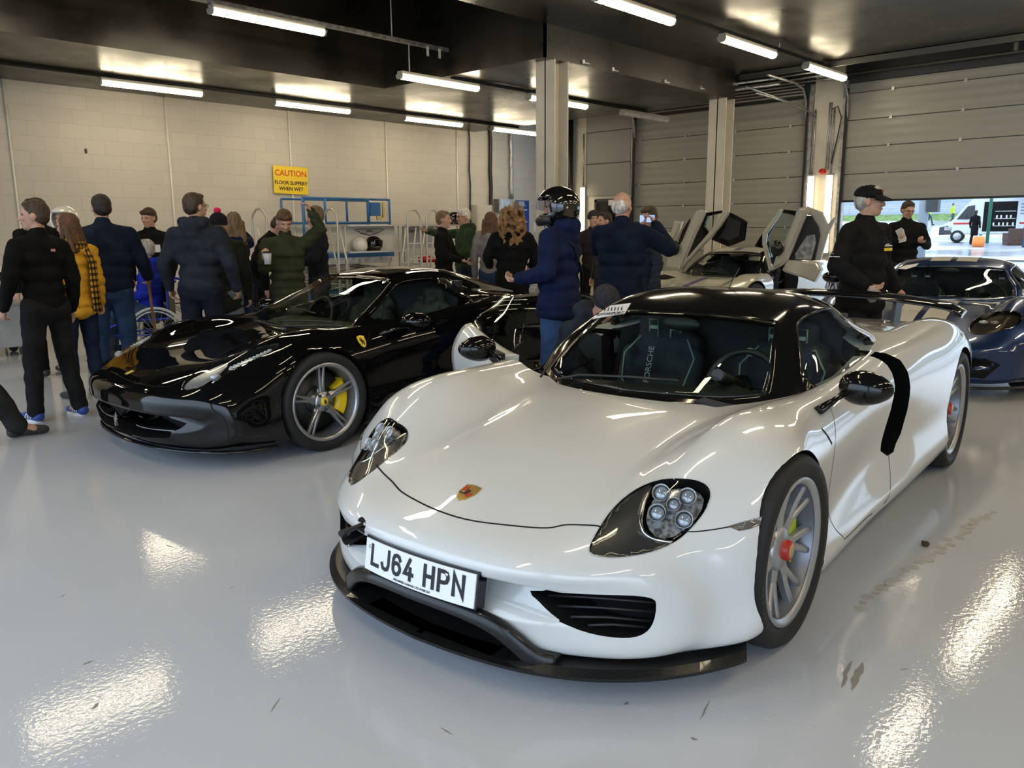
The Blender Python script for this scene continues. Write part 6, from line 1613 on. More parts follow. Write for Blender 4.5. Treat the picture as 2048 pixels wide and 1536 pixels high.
p = put(985, 10.9); person(p, face_cam(p, 160), 'woman in pale grey coat half hidden behind the curly-haired woman', H=1.68, jacket=(.20, .18, .17), trousers=(.02, .04, .08), hair='auburn', hairstyle='long', ears=False)
p = put(1026, 9.6); person(p, face_cam(p, 185), 'woman with long curly ginger hair in long black coat, seen from behind', H=1.70, jacket=(.006, .006, .006), trousers=(.01, .01, .01), hair='ginger', hairstyle='curly', coat=.45, bulk=1.15, build=1.05, ears=False, arms=(((.10,.02,-.26),(.06,.20,-.36)), ((-.10,.02,-.26),(-.06,.20,-.36))))
def strap_(root, d):
    b = B(); tube(b, [d['UP'](q) for q in ((-.16, -.02, 1.47), (-.08, -.145, 1.35), (.06, -.165, 1.15), (.16, -.12, 1.0))], .018, 6, flat=.3); link('bag_strap', b, M_satinblack, root)
    b = B(); cbox(b, d['UP']((-.05, .08, 1.45)), (.05, .06, .06), bev=.015); link('shirt_collar', b, mat('pale_blue_shirt', (.35, .45, .7), .7), root)
p = put(1118, 6.2); person(p, face_cam(p, -112), 'man in navy anorak and jeans wearing glossy black crash helmet with clear visor', H=1.74, jacket=(.007, .012, .042), trousers=(.03, .06, .14), hairstyle=None, hat=wear_helmet(M_shellb, M_visor, full=True, up=18), hood=True, bulk=1.18, build=1.08, coat=.10, head=(10, -8), voxel=.008, extra=strap_, arms=(((.08,.02,-.27),(.0,.26,-.30),.9), ((-.09,-.02,-.27),(-.02,.24,-.32),.9)))
def phone_(root, d):
    m_ = (d['A'][1][2]+d['A'][-1][2])/2; b = B(); cbox(b, m_+V(0, .08, .06), (.15, .012, .075), bev=.003); ph = link('phone', b, M_dark, root)
    b = B(); cbox(b, m_+V(0, .0725, .06), (.135, .002, .065)); link('phone_screen', b, mat('phone_screen', (.1, .15, .3), .2, emit=(.35, .5, .9), es=.6), ph)
p = put(1238, 7.3); person(p, face_cam(p, 172), 'white-haired balding man in dark navy coat holding up a phone', H=1.77, jacket=(.006, .011, .026), trousers=(.015, .015, .02), hair='white', hairstyle='bald', coat=.22, bulk=1.15, build=1.08, glasses=True, extra=phone_, voxel=.008, head=(-25, 0), arms=(((.20,.08,-.16),(.06,.24,.06),.7), ((-.04,.22,-.16),(.30,.30,.04),.7)))
p = put(1292, 8.6); person(p, face_cam(p, -75), 'bearded man in dark striped padded jacket behind the raised phone', H=1.68, jacket=(.022, .030, .042), trousers=(.02, .022, .03), hair='brown', quilt=.06, coat=.05, head=(40, -20), arms=(((.12,.12,-.10),(-.02,.28,.10),.7), None))
def beanie(root, HM, s):
    b = B(); ellipsoid(b, (0, -.012, .045), (.086, .102, .086), n=20, m=14); lathe(b, [(.085, .0), (.092, .01), (.090, .035)], 'Z', 24, (0, -.012, 0)); b.transform(HM); link('beanie', b, fabric('grey_knit', (.035, .033, .038), .6, scale=40), root)
p = put(1183, 11.5); person(p, face_cam(p, 10), 'small distant man in beanie by the upright lamp', H=1.70, jacket=(.02, .016, .016), trousers=BLK, hairstyle=None, hat=beanie, ears=False)
p = put(1206, 10.6); person(p, face_cam(p, -60), 'distant person in profile just left of the white-haired man', H=1.66, jacket=(.03, .03, .035), hair='dark')
def cap_(root, HM, s):
    b = B(); ellipsoid(b, (0, -.012, .055), (.088, .104, .072), n=20, m=14)
    rows = []
    for i in range(9):
        a = math.radians(25+130*i/8); rows.append([b.verts.new((r*.082*math.cos(a)*(1 if r < 1.2 else .95), -.012+.09*math.sin(a)+(r-1)*.13*math.sin(a), .048-(r-1)*.06+dz_)) for r, dz_ in ((1, .006), (1.75, .004), (1.75, -.002), (1, -.006))])
    for A_, C_ in zip(rows, rows[1:]):
        for k in range(4): b.faces.new((A_[k], A_[(k+1) % 4], C_[(k+1) % 4], C_[k]))
    b.transform(HM); cp = link('baseball_cap', b, fabric('black_cap', (.008, .008, .008), .3), root)
    b = B(); cbox(b, (0, .088, .075), (.05, .012, .02)); b.transform(HM); link('cap_badge', b, mat('dark_red_thread', (.2, .03, .01), .6), cp)
def logos(root, d):
    q0 = d['UP']((-.08, .152, 1.30)); b = B(); cbox(b, q0, (.09, .004, .010)); cbox(b, q0+V(.01, 0, .012), (.05, .004, .006)); link('chest_stitching', b, M_white, root)
    b = B(); cbox(b, q0+V(0, 0, -.028), (.10, .004, .022)); link('chest_badge', b, M_yel, root)
    b = B(); q = d['A'][1]; c = q[0]+(q[1]-q[0])*.6+V(.088, .0, 0); tube(b, [c+V(0, -.03, 0), c+V(0, 0, .02), c+V(0, .03, 0), c+V(0, 0, -.02)], .004, 5, closed=True); cbox(b, c+V(.0, 0, -.035), (.003, .10, .006)); link('sleeve_logo', b, M_white, root)
    H0 = d['A'][1][2]; b = B(); ellipsoid(b, H0+V(0, .06, -.07), (.03, .05, .06)); me = evaluated(b, voxel=.008); wrinkle(me, .02, 25); link('grey_glove', me, fabric('pale_grey_cloth', (.3, .3, .3), .3), root)
p = put(1708, 7.0); person(p, face_cam(p, 55), 'man in black baseball cap and black padded jacket holding gloves', H=1.77, jacket=(.009, .008, .008), trousers=(.012, .012, .014), hair='grey', hat=cap_, glasses=True, bulk=1.18, build=1.05, head=(30, 0), extra=logos, voxel=.008, coat=.08, arms=(((.09,-.02,-.27),(.02,.20,-.40),.9), ((-.09,-.04,-.27),(-.0,.18,-.46),.9)))
def paper_(root, d):
    H0 = d['A'][1][2]; b = B(); 
    for i in range(3): cbox(b, H0+V(-.02, .07, .05)+V(.004*i, 0, .01*i), (.09, .004, .17), rot=Matrix.Rotation(.25+.12*i, 3, 'Y'))
    link('folded_paper', b, M_white, root)
p = put(1786, 12.9); person(p, face_cam(p, 18), 'man with glasses in black zip fleece reading folded papers', H=1.80, jacket=(.007, .007, .007), trousers=(.02, .02, .025), hair='brown', glasses=True, extra=paper_, head=(10, -18), bulk=1.08, arms=(((.08,.04,-.26),(-.02,.24,-.18),.8), ((-.08,.04,-.26),(.04,.22,-.22),.8)))
# crouching person leaning into the open door of the white car
p = (4.27, 3.50, 0)
person(p, math.radians(-104), 'person in dark blue jacket and grey beanie crouching at the open white car door', H=1.70, jacket=(.020, .025, .038), trousers=(.03, .06, .14), hairstyle=None, hat=beanie, bulk=1.15, lean=.62, sit=(.45,), head=(-10, -12), ears=False, hood=True, legs=(((.10,0,.43),(.16,.36,.50),(.13,.20,.08)), ((-.10,0,.43),(-.16,.36,.50),(-.13,.20,.08))), arms=(((.04,.22,-.16),(.02,.40,-.10)), ((-.04,.22,-.16),(-.02,.40,-.10))))
# ================================================================ furniture and gear along the block wall
M_bluelift = mat('blue_lift_paint', (.03, .13, .33), .45); M_alu = mat('aluminium_tube', (.50, .48, .44), .35, metal=.6)
M_tabletop = mat('grey_white_table', (.62, .60, .55), .5)
def table(x, y, L, Wd, h, rz, label, m=M_tabletop):
    t = empty('folding_table', (x, y, 0), rz, label, 'table')
    b = B(); cbox(b, (0, 0, h-.02), (L, Wd, .04), bev=.008); link('tabletop', b, m, t)
    for sx in (-1, 1):
        for sy in (-1, 1):
            b = B(); tube(b, [(sx*(L/2-.18), sy*(Wd/2-.08), 0), (sx*(L/2-.12), sy*(Wd/2-.08), h-.04)], .014, 8); link('leg', b, M_dark, t)
    b = B(); tube(b, [(-L/2+.15, 0, h*.5), (L/2-.15, 0, h*.5)], .012, 6); link('crossbar', b, M_dark, t)
    return t
def lift():
    t = empty('scissor_lift', (9.35, 13.45, 0), 0, 'blue scissor lift with guard rails parked against the block wall', 'scissor lift')
    b = B(); cbox(b, (0, 0, .98), (2.1, .8, .10), bev=.01); link('platform', b, M_bluelift, t)
    for z in (1.60, 2.05):
        for y in (-.36, .36):
            b = B(); tube(b, [(-1.0, y, z), (1.0, y, z)], .022, 8); link('guard_rail', b, M_bluelift, t)
    for x in (-1.0, -.52, .48, 1.0):
        for y in (-.36, .36):
            b = B(); tube(b, [(x, y, 1.03 if abs(x) > .9 else 1.6), (x, y, 2.05)], .024, 8); link('rail_post', b, M_bluelift, t)
    b = B(); cbox(b, (.60, -.40, 1.86), (.22, .10, .26), bev=.01); cb = link('control_box', b, M_bluelift, t)
    b = B(); cbox(b, (.80, -.42, 1.85), (.05, .04, .30)); cbox(b, (.68, -.43, 1.70), (.12, .03, .10)); link('warning_plate', b, mat('cream_plate', (.55, .45, .2), .5), cb)
    for i in range(3):
        for s in (-1, 1):
            b = B(); z0, z1 = .30+.20*i, .50+.20*i; tube(b, [(-.85*s, -.28, z0), (.85*s, -.28, z1)], .03, 6); tube(b, [(-.85*s, .28, z0), (.85*s, .28, z1)], .03, 6); link('scissor_arm', b, M_galv, t)
    b = B(); cbox(b, (0, 0, .22), (2.0, .76, .16), bev=.01); link('chassis', b, M_bluelift, t)
    b = B(); cbox(b, (0, -.40, .88), (1.95, .03, .12)); link('side_skirt', b, M_galv, t)
    for x in (-.75, .75):
        for y in (-.34, .34): b = B(); lathe(b, [(0, -.06), (.15, -.06), (.15, .06), (0, .06)], 'Y', 20, (x, y, .15)); link('wheel', b, M_tyre, t)
lift()
def ladder(x, y, label, rz=0):
    t = empty('hooped_ladder', (x, y, 0), rz, label, 'ladder')
    for s in (-1, 1):
        b = B(); tube(b, crom([(s*.02, s*.16, 0), (s*.0, s*.16, 1.45), (0, s*.15, 1.70), (0, s*.06, 1.82), (0, -s*.0, 1.83)], 4), .02, 8); link('stile', b, M_alu, t)
    b = B(); tube(b, [(.45, -.16, 0), (.08, -.12, 1.5)], .018, 8); tube(b, [(.45, .16, 0), (.08, .12, 1.5)], .018, 8); link('back_stay', b, M_alu, t)
    for z in (.3, .6, .9, 1.2):
        b = B(); cbox(b, (.02, 0, z), (.08, .30, .02)); link('rung', b, M_alu, t)
ladder(7.35, 12.9, 'hooped aluminium step ladder left of the green-coated boy', .3)
ladder(8.50, 12.45, 'hooped aluminium step ladder behind the man in the navy mac', .2)
ladder(10.16, 12.12, 'hooped aluminium step ladder right of the wing emblem board, left one of the pair', 1.57)
ladder(10.64, 12.12, 'hooped aluminium step ladder next to the experience board, right one of the pair', 1.57)
# display counters with boards
t = empty('wing_emblem_board', (9.60, 12.78, 0), 0, 'pale display stand with black winged car emblem', 'display stand')
b = B(); cbox(b, (0, .03, 1.30), (1.25, .03, .48)); link('back_board', b, M_tabletop, t)
b = B(); cbox(b, (0, -.1, 1.545), (1.35, .30, .03)); cbox(b, (0, -.1, 1.055), (1.35, .34, .03)); link('shelf', b, M_alu, t)
for x in (-.64, .64): b = B(); cbox(b, (x, -.1, .78), (.03, .03, 1.55)); link('upright', b, M_alu, t)
b = B()
for s in (-1, 1):
    pts = [(0, .045), (.08, .06), (.30, .055), (.36, .045), (.28, .02), (.22, -.01), (.15, -.03), (.08, -.045), (0, -.06)]
    tube(b, [(s*x, -.002, 1.42+z) for x, z in pts], .006, 5)
    for x0, z0, x1, z1 in ((.07,.03,.26,.02), (.06,.005,.20,-.005), (.05,-.02,.13,-.03)): tube(b, [(s*x0, -.002, 1.42+z0), (s*x1, -.002, 1.42+z1)], .004, 5)
cbox(b, (0, -.002, 1.435), (.14, .006, .035)); link('wing_emblem', b, M_ink, t)
b = text_bm('ASTON MARTIN', .018, .001); b.transform(Matrix.Translation((0, -.008, 1.435))); link('emblem_lettering', b, M_tabletop, t)
t = empty('experience_board', (11.55, 13.5, 0), 0, 'grey display board with Ferrari Experience lettering and yellow shields', 'display stand')
b = B(); cbox(b, (0, 0, 1.30), (1.10, .03, .46)); link('board', b, add_noise(mat('silver_board', (.30, .31, .33), .3), 2, (.22, .23, .26), (.38, .39, .41)), t)
b = text_bm('Ferrari Experience', .115, .001, font_w=.86, bold=.012); b.transform(Matrix.Translation((-.03, -.018, 1.43))); link('board_lettering', b, M_ink, t)
for x in (-.50, .47):
    b = B(); prism(b, [(x-.035, 1.47), (x, 1.48), (x+.035, 1.47), (x+.03, 1.41), (x, 1.37), (x-.03, 1.41)], 'y', -.022, -.015); sh_ = link('shield', b, M_yel, t)
    b = horse_bm(.07, .004); b.transform(Matrix.Translation((x, -.022, 1.425))); link('horse_mark', b, M_ink, sh_)
b = B(); cbox(b, (.15, -.1, 1.55), (1.6, .34, .03)); link('shelf', b, M_alu, t)
for x in (-.58, .93): b = B(); cbox(b, (x, -.1, .77), (.03, .03, 1.54)); link('upright', b, M_alu, t)
table(11.4, 12.75, 1.7, .5, .80, 0, 'low grey-white table under the experience board')
table(13.12, 12.6, 1.6, .6, .78, 0, 'grey-white folding table behind the green-coated man')
def red_cloth():
    b = B(); ellipsoid(b, (10.95, 12.7, .86), (.20, .12, .06)); ellipsoid(b, (11.10, 12.68, .84), (.14, .10, .04)); me = evaluated(b, voxel=.015); wrinkle(me, .04, 14); tag(link('red_jacket', me, fabric('red_cloth', (.35, .015, .02), .4), smooth=True), 'crumpled red jacket lying on the low table', 'jacket')
red_cloth()
def free_helmet(loc, rz, shell, label, s=1.0, visor=None):
    t = empty('crash_helmet', loc, rz, label, 'helmet'); HM = Matrix.Translation((0, 0, .125*s)) @ Matrix.Scale(s, 4)
    for nm, b, m in helmet_meshes(shell, face=True):
        if nm == 'visor' and visor is None: b.free(); continue
        b.transform(HM); link(nm, b, m or visor, t)
    b = B(); ellipsoid(b, (0, -.02, -.01), (.105, .125, .105)); b.transform(HM); link('lining', b, M_satinblack, t)
    return t
free_helmet((12.08, 13.42, 1.565), -1.9, M_shellw, 'white crash helmet on top of the experience board shelf')
free_helmet((12.36, 13.36, 1.565), -2.4, M_shellb, 'black crash helmet held beside the white one on the shelf', visor=M_visor_dark)
free_helmet((9.62, 12.68, 1.07), -2.2, M_shellb, 'black crash helmet on the shelf under the wing emblem', visor=M_visor_dark)
free_helmet((9.30, 12.68, 1.07), -1.2, M_shellw, 'white crash helmet left of the black one under the wing emblem')
table(5.9, 12.3, 2.2, .7, .74, 0, 'long folding table carrying the white cases behind the wheelchair')
def white_case(x, y, L, label):
    t = empty('white_case', (x, y, .74), 0, label, 'case'); b = B(); cbox(b, (0, 0, .15), (L, .45, .30), bev=.07); link('shell', b, M_shellw, t)
    b = B(); box(b, -.17, .07, -.229, -.2255, .11, .13); link('case_marking', b, M_ink, t)
white_case(5.95, 12.3, .75, 'glossy white rounded case on the table right of the wheelchair')
white_case(6.75, 12.3, .6, 'smaller glossy white case at the right end of the long table')
table(2.55, 12.1, 1.6, .7, .78, .05, 'dark-topped table at the left edge with helmets on it', M_dark)
free_helmet((3.05, 11.85, .78), -2.0, M_shellw, 'white crash helmet on the dark table at the left edge')
t = empty('flight_case', (2.50, 11.2, 0), .03, 'grey flight case on castors at the left edge behind the man in black', 'case')
b = B(); cbox(b, (0, 0, .36), (1.3, .55, .50), bev=.01); link('case_body', b, add_noise(mat('grey_case', (.32, .33, .33), .4), 3, (.28, .29, .30), (.36, .37, .37)), t)
for x in (-.5, .5):
    for y in (-.2, .2): b = B(); lathe(b, [(0, -.02), (.05, -.02), (.05, .02), (0, .02)], 'Y', 16, (x, y, .05)); cbox(b, (x, y, .09), (.05, .05, .06)); link('castor', b, M_dark, t)
b = B(); cbox(b, (0, 0, .62), (1.32, .57, .03)); link('edge_strip', b, M_alu, t)
o = tag(link('hi_vis_vest', (lambda b: (ellipsoid(b, (2.50, 11.05, .69), (.16, .10, .05)), b)[1])(B()), fabric('lime_vest', (.35, .8, .05), .4), smooth=True), 'lime hi-vis vest on the flight case at the left edge', 'vest')
# ---------------------------------------------------------------- wheelchair and its user
p = at_px(318, 10.3); ang = CAMA(p)+math.radians(-100)
WC = empty('wheelchair', p, ang-PI/2, 'wheelchair with blue frame and white-rimmed wheel behind the black car', 'wheelchair')
M_bluef = mat('blue_frame', (.02, .05, .45), .3, metal=.3); M_wt = mat('grey_white_tyre', (.55, .54, .50), .6)
for s in (-1, 1):
    b = B(); R_ = .30; T = Matrix.Translation((s*.31, -.08, .31))
    tube(b, [(0, R_*math.cos(a), R_*math.sin(a)) for a in [i*2*PI/40 for i in range(40)]], .016, 8, closed=True); b.transform(T); w_ = link('wheel', b, M_wt, WC)
    b = B(); tube(b, [(s*.03, (R_-.035)*math.cos(a), (R_-.035)*math.sin(a)) for a in [i*2*PI/40 for i in range(40)]], .009, 6, closed=True); b.transform(T); link('push_rim', b, M_alu, w_)
    b = B()
    for i in range(20): a = i*2*PI/20; tube(b, [(0, 0, 0), (0, (R_-.01)*math.cos(a), (R_-.01)*math.sin(a))], .0022, 4)
    lathe(b, [(0, -.03), (.03, -.03), (.03, .03), (0, .03)], 'X', 12); b.transform(T); sp_ = link('spokes', b, M_alu, w_)
    b = B(); cbox(b, (s*.01, .15, -.12), (.01, .05, .05)); b.transform(T); link('reflector', b, mat('orange_reflector', (.8, .25, .02), .3), w_)
    b = B(); lathe(b, [(0, -.012), (.07, -.012), (.07, .012), (0, .012)], 'X', 18, (s*.24, .42, .07)); tube(b, [(s*.24, .40, .10), (s*.24, .38, .30)], .012, 6); link('front_castor', b, M_tyre, WC)
    b = B(); tube(b, [(s*.22, -.22, .92), (s*.22, -.20, .48), (s*.22, .25, .47), (s*.22, .42, .40), (s*.20, .50, .12)], .014, 8); tube(b, [(s*.22, -.32, .90), (s*.22, -.22, .92)], .016, 8); tube(b, [(s*.22, -.2, .30), (s*.22, .38, .30)], .013, 6); link('side_frame', b, M_bluef, WC)
b = B(); cbox(b, (0, .02, .47), (.42, .44, .04), bev=.01); link('seat_sling', b, M_dark, WC)
b = B(); cbox(b, (0, -.21, .70), (.42, .03, .42), bev=.01); link('back_sling', b, M_dark, WC)
b = B(); cbox(b, (0, .52, .12), (.36, .14, .02)); link('footplate', b, M_dark, WC)
person((p[0]-.0, p[1]), ang, 'grey-haired man in bright blue padded jacket sitting in the wheelchair', H=1.74, jacket=(.015, .03, .36), trousers=(.05, .08, .14), hair='grey', sit=(.56,), quilt=.10, hood=True, bulk=1.12, head=(-20, 0), arms=(((.07,.02,-.26),(.02,.22,-.34),.5), ((-.07,.02,-.26),(-.02,.22,-.34),.5)))
# walking stick of the man in the navy sweater
def stick():
    q = MAN5; a = CAMA(q)+PI-PI/2; R_ = Matrix.Rotation(a, 3, 'Z'); s = 1.80/1.75
    h = Vector(q) + R_ @ Vector((.19*1.12+.13, .22+.02, 1.42-.42-.07))*s
    b = B(); tube(b, [h+V(0, 0, .0), (h.x+.03, h.y-.02, .01)], .014, 8); tube(b, crom([h+V(-.03, -.07, .0), h+V(-.01, -.04, .03), h+V(0, 0, .02), h], 3), .016, 8)
    tag(link('walking_stick', b, mat('stick_wood', (.22, .09, .03), .4)), 'brown wooden walking stick held by the man in the navy sweater', 'walking stick')
stick()
# ================================================================ outside, beyond the raised shutter
def gz(x): return GZ(x)
M_grass = add_noise(mat('grass_bank', (.08, .16, .03), .9), 2, (.06, .12, .025), (.14, .22, .05))
b = B(); v = [b.verts.new(q) for q in ((62, -60, gz(62)), (82, -60, 1.9), (82, 90, 1.9), (62, 90, gz(62)))]; b.faces.new(v); struct('floor_far_apron', b, M_tarmac)
b = B(); v = [b.verts.new(q) for q in ((82, -60, 1.9), (86, -60, 2.55), (86, 90, 2.55), (82, 90, 1.9))]; b.faces.new(v); v = [b.verts.new(q) for q in ((86, -60, 2.55), (110, -60, 2.7), (110, 90, 2.7), (86, 90, 2.55))]; b.faces.new(v)
tag(link('grass_bank', b, M_grass), 'green grass bank beyond the wet apron outside', 'grass', kind='stuff')
t = empty('rail_fence', (86.5, 15, 2.62), 0, 'dark metal rail fence along the top of the grass bank', 'fence')
for z in (.25, .45, .65, .85): b = B(); box(b, -.03, .03, -40, 45, z-.05, z+.05); link('rail', b, M_galv, t)
b = B()
for i in range(30): box(b, .04, .14, -40+i*2.9, -39.9+i*2.9, 0, 1.0)
link('posts', b, M_galv, t)['kind'] = 'stuff'
tag(link('distant_building', box(B(), 112, 114, -60, 95, 0, 9), mat('pale_blue_cladding', (.36, .42, .50), .5)), 'long pale blue-grey building behind the fence', 'building')
def out(u, d): x, y, z = at_px(u, d); return (x, y, gz(x) if x < 62 else gz(62)+(x-62)*(1.9-gz(62))/20)
q = out(1817, 31); b = B(); lathe(b, [(0, 0), (.16, 0), (.16, 7), (0, 7)], 'Z', 20, q); tag(link('steel_pole', b, mat('pole_grey', (.30, .33, .36), .5)), 'thick grey round pole outside behind the man reading papers', 'pole')
b = B(); cbox(b, (q[0]-.05, q[1]-.31, 2.35), (.3, .35, .9), bev=.02); tag(link('pole_cabinet', b, M_dark), 'dark cabinet fixed to the grey pole outside', 'cabinet')
def hv(root, d):
    b = B(); 
    for z, rx, ry in ((1.36, .175, .125), (1.22, .195, .142), (1.08, .188, .14), (.97, .186, .142)): ellipsoid(b, d['UP']((0, 0, z)), (rx, ry, .10))
    me = evaluated(b, voxel=.03, smooth=2); link('hi_vis_vest', me, mat('hi_vis_yellow', (.55, .85, .05), .6), root, smooth=True)
for u, d_, ang_, lab in ((1829, 79, 100, 'distant person in hi-vis yellow vest walking on the apron, left one'), (1873, 79, 60, 'distant person in hi-vis yellow vest by the green post')):
    q = out(u, d_); person(q, CAMA(q)+math.radians(ang_), lab, H=1.75, jacket=(.3, .5, .05), trousers=(.05, .07, .10), voxel=.03, extra=hv, ears=False, group=None, legs=(((.1,0,.9),(.1,.15,.5),(.1,.25,.08)), ((-.1,0,.9),(-.1,-.02,.5),(-.1,-.28,.1))))
# white van, side on
q = out(1966, 54); VN = empty('white_van', (q[0], q[1], gz(q[0])), math.radians(13)+PI/2, 'white panel van with its side door open, facing left outside', 'van')
# local x runs to the van's nose (picture left), -y towards the camera... sides at y = +-1
M_vanw = mat('white_van_paint', (.60, .63, .68), .3, coat=.5)
side = [(3.0,.45),(2.95,.95),(2.35,1.25),(1.75,2.05),(1.35,2.50),(-2.9,2.55),(-3.0,2.3),(-3.0,.45)]
b = B(); prism(b, side, 'y', -1.0, 1.0); bmesh.ops.bevel(b, geom=list(b.edges), offset=.05, segments=2, affect='EDGES'); link('van_body', b, M_vanw, VN)
# the side facing the camera is +y in this frame
b = B(); prism(b, [(2.98,.42),(2.98,.85),(2.55,.95),(2.3,.45)], 'y', -1.03, 1.03); link('bumper', b, M_dark, VN)
b = B(); prism(b, [(2.15,1.30),(1.65,2.02),(1.30,2.08),(1.25,1.30)], 'y', 1.0, 1.02); link('cab_window', b, M_glass_dark if False else M_dark, VN)
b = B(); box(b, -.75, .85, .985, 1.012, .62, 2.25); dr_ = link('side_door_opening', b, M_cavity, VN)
for i, z in enumerate((.9, 1.3, 1.7)): b = B(); box(b, -.7, .3, 1.012, 1.05, z, z+.04); link('shelf', b, M_galv, VN)
b = B()
for i in range(9): cbox(b, (-.6+i*.11+.02*(i % 3), 1.03, 1.02+.4*(i % 2)), (.08, .04, .18))
link('shelf_crates', b, M_tabletop, VN)
b = B(); box(b, -2.55, -.9, 1.005, 1.03, .60, 2.3); link('sliding_door', b, M_vanw, VN)
b = B(); box(b, -2.9, -.9, 1.03, 1.035, 1.02, 1.12); box(b, 1.0, 2.3, 1.0, 1.012, 1.02, 1.12); link('red_stripe', b, mat('van_red', (.5, .03, .03), .5), VN)
b = B(); r0 = random.Random(2)
for i in range(4):
    x = -.9
    while x > -2.5: w0 = r0.uniform(.12, .34); box(b, x-w0, x, 1.03, 1.036, 2.10-i*.17-.05, 2.10-i*.17+.03); x -= w0+.07
link('van_lettering', b, mat('grey_lettering', (.22, .24, .28), .6), VN)['kind'] = 'stuff'
for x in (2.05, -2.0):
    for y in (-.9, .9): b = B(); lathe(b, [(0, -.12), (.34, -.12), (.35, 0), (.34, .12), (0, .12)], 'Y', 28, (x, y, .35)); w_ = link('wheel', b, M_tyre, VN); b = B(); lathe(b, [(0, .13), (.20, .13), (.22, .10)], 'Y', 20, (x, y, .35)); link('hub_cap', b, M_galv, w_)
b = B(); cbox(b, (2.55, 1.04, .78), (.35, .05, .2), bev=.03); link('headlamp', b, M_galv, VN)
b = B(); cbox(b, (1.75, 1.18, 1.45), (.10, .16, .30), bev=.03); link('wing_mirror', b, M_dark, VN)
b = B(); prism(b, [(1.20,.5),(2.30,.5),(2.30,1.3),(1.8,2.0),(1.2,2.0)], 'x', 0, .05); b.transform(Matrix.Translation((1.25, 1.0, 0)) @ Matrix.Rotation(0, 4, 'Z')); b.free()
# canopy roof over the van on green posts
t = empty('canopy', (q[0]-1.0, q[1]-3.2, gz(q[0])), math.radians(16.5), 'white canopy on green steel posts standing over the van', 'canopy')
b = B(); v = [b.verts.new(w) for w in ((-1, 2.6, 2.62), (-1, -14, 2.62), (2, -14, 3.35), (2, 1.6, 3.35))]; b.faces.new(v); v2 = [b.verts.new(w) for w in ((2, 1.6, 3.35), (2, -14, 3.35), (5, -14, 2.62), (5, 2.6, 2.62))]; b.faces.new(v2); thicken(b, .03); link('canopy_roof', b, mat('canopy_white', (.62, .66, .68), .6), t)
M_gp = mat('green_post', (.01, .10, .06), .4)
for x, y in ((-1, 3.5), (5, 3.5), (-1, -12)): b = B(); box(b, x-.08, x+.08, y-.08, y+.08, 0, 2.75); link('post', b, M_gp, t)
b = B(); box(b, -1.05, -.95, -12, 3.5, 2.62, 2.75); link('beam', b, M_gp, t)
q2 = out(1928, 47); t = empty('orange_drum', q2, 0, 'orange plastic drum standing on the wet apron by the van', 'drum')
b = B(); lathe(b, [(0, 0), (.26, 0), (.28, .25), (.26, .50), (.22, .52), (0, .52)], 'Z', 24); link('drum_body', b, mat('orange_plastic', (.75, .22, .04), .4), t); b = B(); lathe(b, [(.23, .50), (.25, .53), (.22, .55), (0, .55)], 'Z', 24); link('drum_lid', b, M_white, t)
q2 = out(1918, 50.5); person(q2, CAMA(q2)+math.radians(150), 'person in black coat leaning into the cab door of the van', H=1.8, jacket=BLK, trousers=BLK, voxel=.03, coat=.4, ears=False)
q2 = out(2018, 46.5); person(q2, CAMA(q2)+math.radians(80), 'person in dark top and jeans bending over the wicker seats by the van', H=1.78, jacket=(.02, .025, .03), trousers=(.03, .07, .16), voxel=.03, lean=1.35, ears=False, arms=(((.05,.2,-.18),(.0,.42,-.28)), ((-.05,.2,-.18),(0,.42,-.28))))
for u, lab in ((1997, 'brown wicker armchair outside, left of the bending person'), (2040, 'brown wicker armchair outside at the right edge')):
    q2 = out(u, 49.6); t = empty('wicker_chair', q2, math.radians(30), lab, 'chair'); m = add_noise(mat('brown_wicker', (.06, .03, .02), .7), 30, (.03, .015, .01), (.10, .05, .035))
    b = B(); cbox(b, (0, 0, .22), (.85, .85, .42), bev=.04); link('seat', b, m, t); b = B(); cbox(b, (-.36, 0, .55), (.14, .85, .6), bev=.04); link('backrest', b, m, t)
    for s in (-1, 1): b = B(); cbox(b, (0, s*.38, .42), (.85, .12, .40), bev=.03); link('armrest', b, m, t)
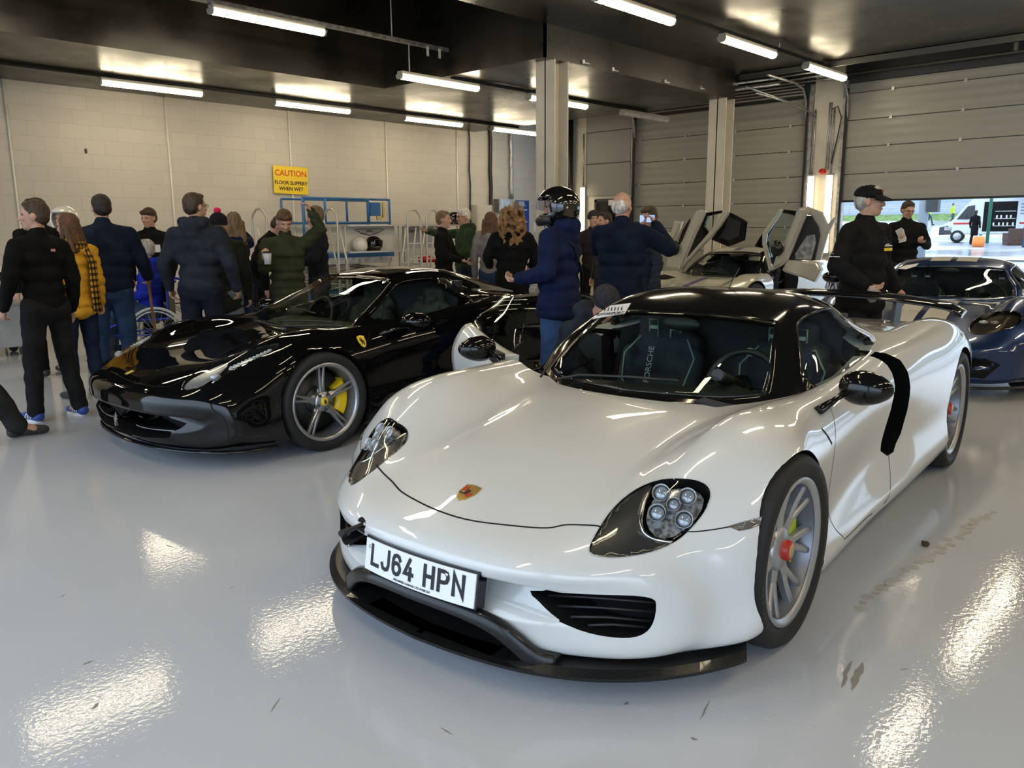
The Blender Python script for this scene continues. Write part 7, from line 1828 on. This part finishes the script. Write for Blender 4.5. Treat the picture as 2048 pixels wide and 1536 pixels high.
# stickers of dirt on the floor: a dropped leaf and a line of damp footmarks
b = B(); r_ = random.Random(3)
for i in range(26):
    t_ = i/25; c = Vector((3.05+1.55*t_, 1.02-.10*t_+.02*r_.uniform(-1, 1), .0012)); rr_ = .018+.02*r_.random()
    vs = [b.verts.new(c+V(rr_*math.cos(a)*r_.uniform(.7, 1.3), rr_*.8*math.sin(a)*r_.uniform(.7, 1.3), 0)) for a in [k*2*PI/9 for k in range(9)]]; b.faces.new(vs)
o = link('damp_marks', b, mat('damp_mark', (.42, .41, .39), .12)); tag(o, 'line of brownish damp spots on the floor beside the white car', 'marks', kind='stuff')
def leaf(u, v, lab, s=.025):
    dx, dy = (u-1024)/1607.43, (v-768)/1607.43; d = _f+dx*_r2+dy*_d2; k = -CAMH/d.z; c = Vector((0, 0, CAMH))+d*k
    b = B(); ellipsoid(b, (c.x, c.y, .010), (s, s*.7, .010), n=10, m=6); me = evaluated(b); wrinkle(me, .008, 60); tag(link('dry_leaf', me, mat('leaf_brown', (.06, .04, .02), .8)), lab, 'leaf')
leaf(1850, 1091, 'small dark dry leaf on the floor right of the white car')

def scuffs():
    b = B(); r_ = random.Random(8)
    def gp(u, v):
        dx, dy = (u-1024)/1607.43, (v-768)/1607.43; d = _f+dx*_r2+dy*_d2; return Vector((0, 0, CAMH))+d*(-CAMH/d.z)+V(0, 0, .001)
    for u0, v0, u1, v1, w in ((1682,1375,1702,1322,.010),(1700,1380,1724,1325,.014),(165,1330,185,1322,.006),(185,1418,198,1405,.006),(540,1425,560,1395,.003),(1380,1476,1396,1480,.006),(1248,1410,1256,1404,.006),(120,1195,132,1188,.005),(330,1090,352,1096,.003),(700,1010,720,1018,.003),(1400,1440,1420,1400,.003),(1800,1340,1818,1338,.004),(880,1455,905,1470,.003),(455,1180,470,1172,.003)):
        a, c = gp(u0, v0), gp(u1, v1); n = V(-(c-a).y, (c-a).x, 0).normalized(); m = 6; pr = None
        for i in range(m+1):
            p_ = a+(c-a)*i/m + n*r_.uniform(-.4, .4)*w; ww = w*(math.sin(PI*i/m)*.8+.15)*r_.uniform(.6, 1.2); q = (b.verts.new(p_+n*ww), b.verts.new(p_-n*ww))
            if pr: b.faces.new((pr[0], pr[1], q[1], q[0]))
            pr = q
    tag(link('scuff_marks', b, mat('scuff', (.24, .23, .21), .5)), 'small dark scuffs and specks scattered over the grey floor', 'marks', kind='stuff')
scuffs()
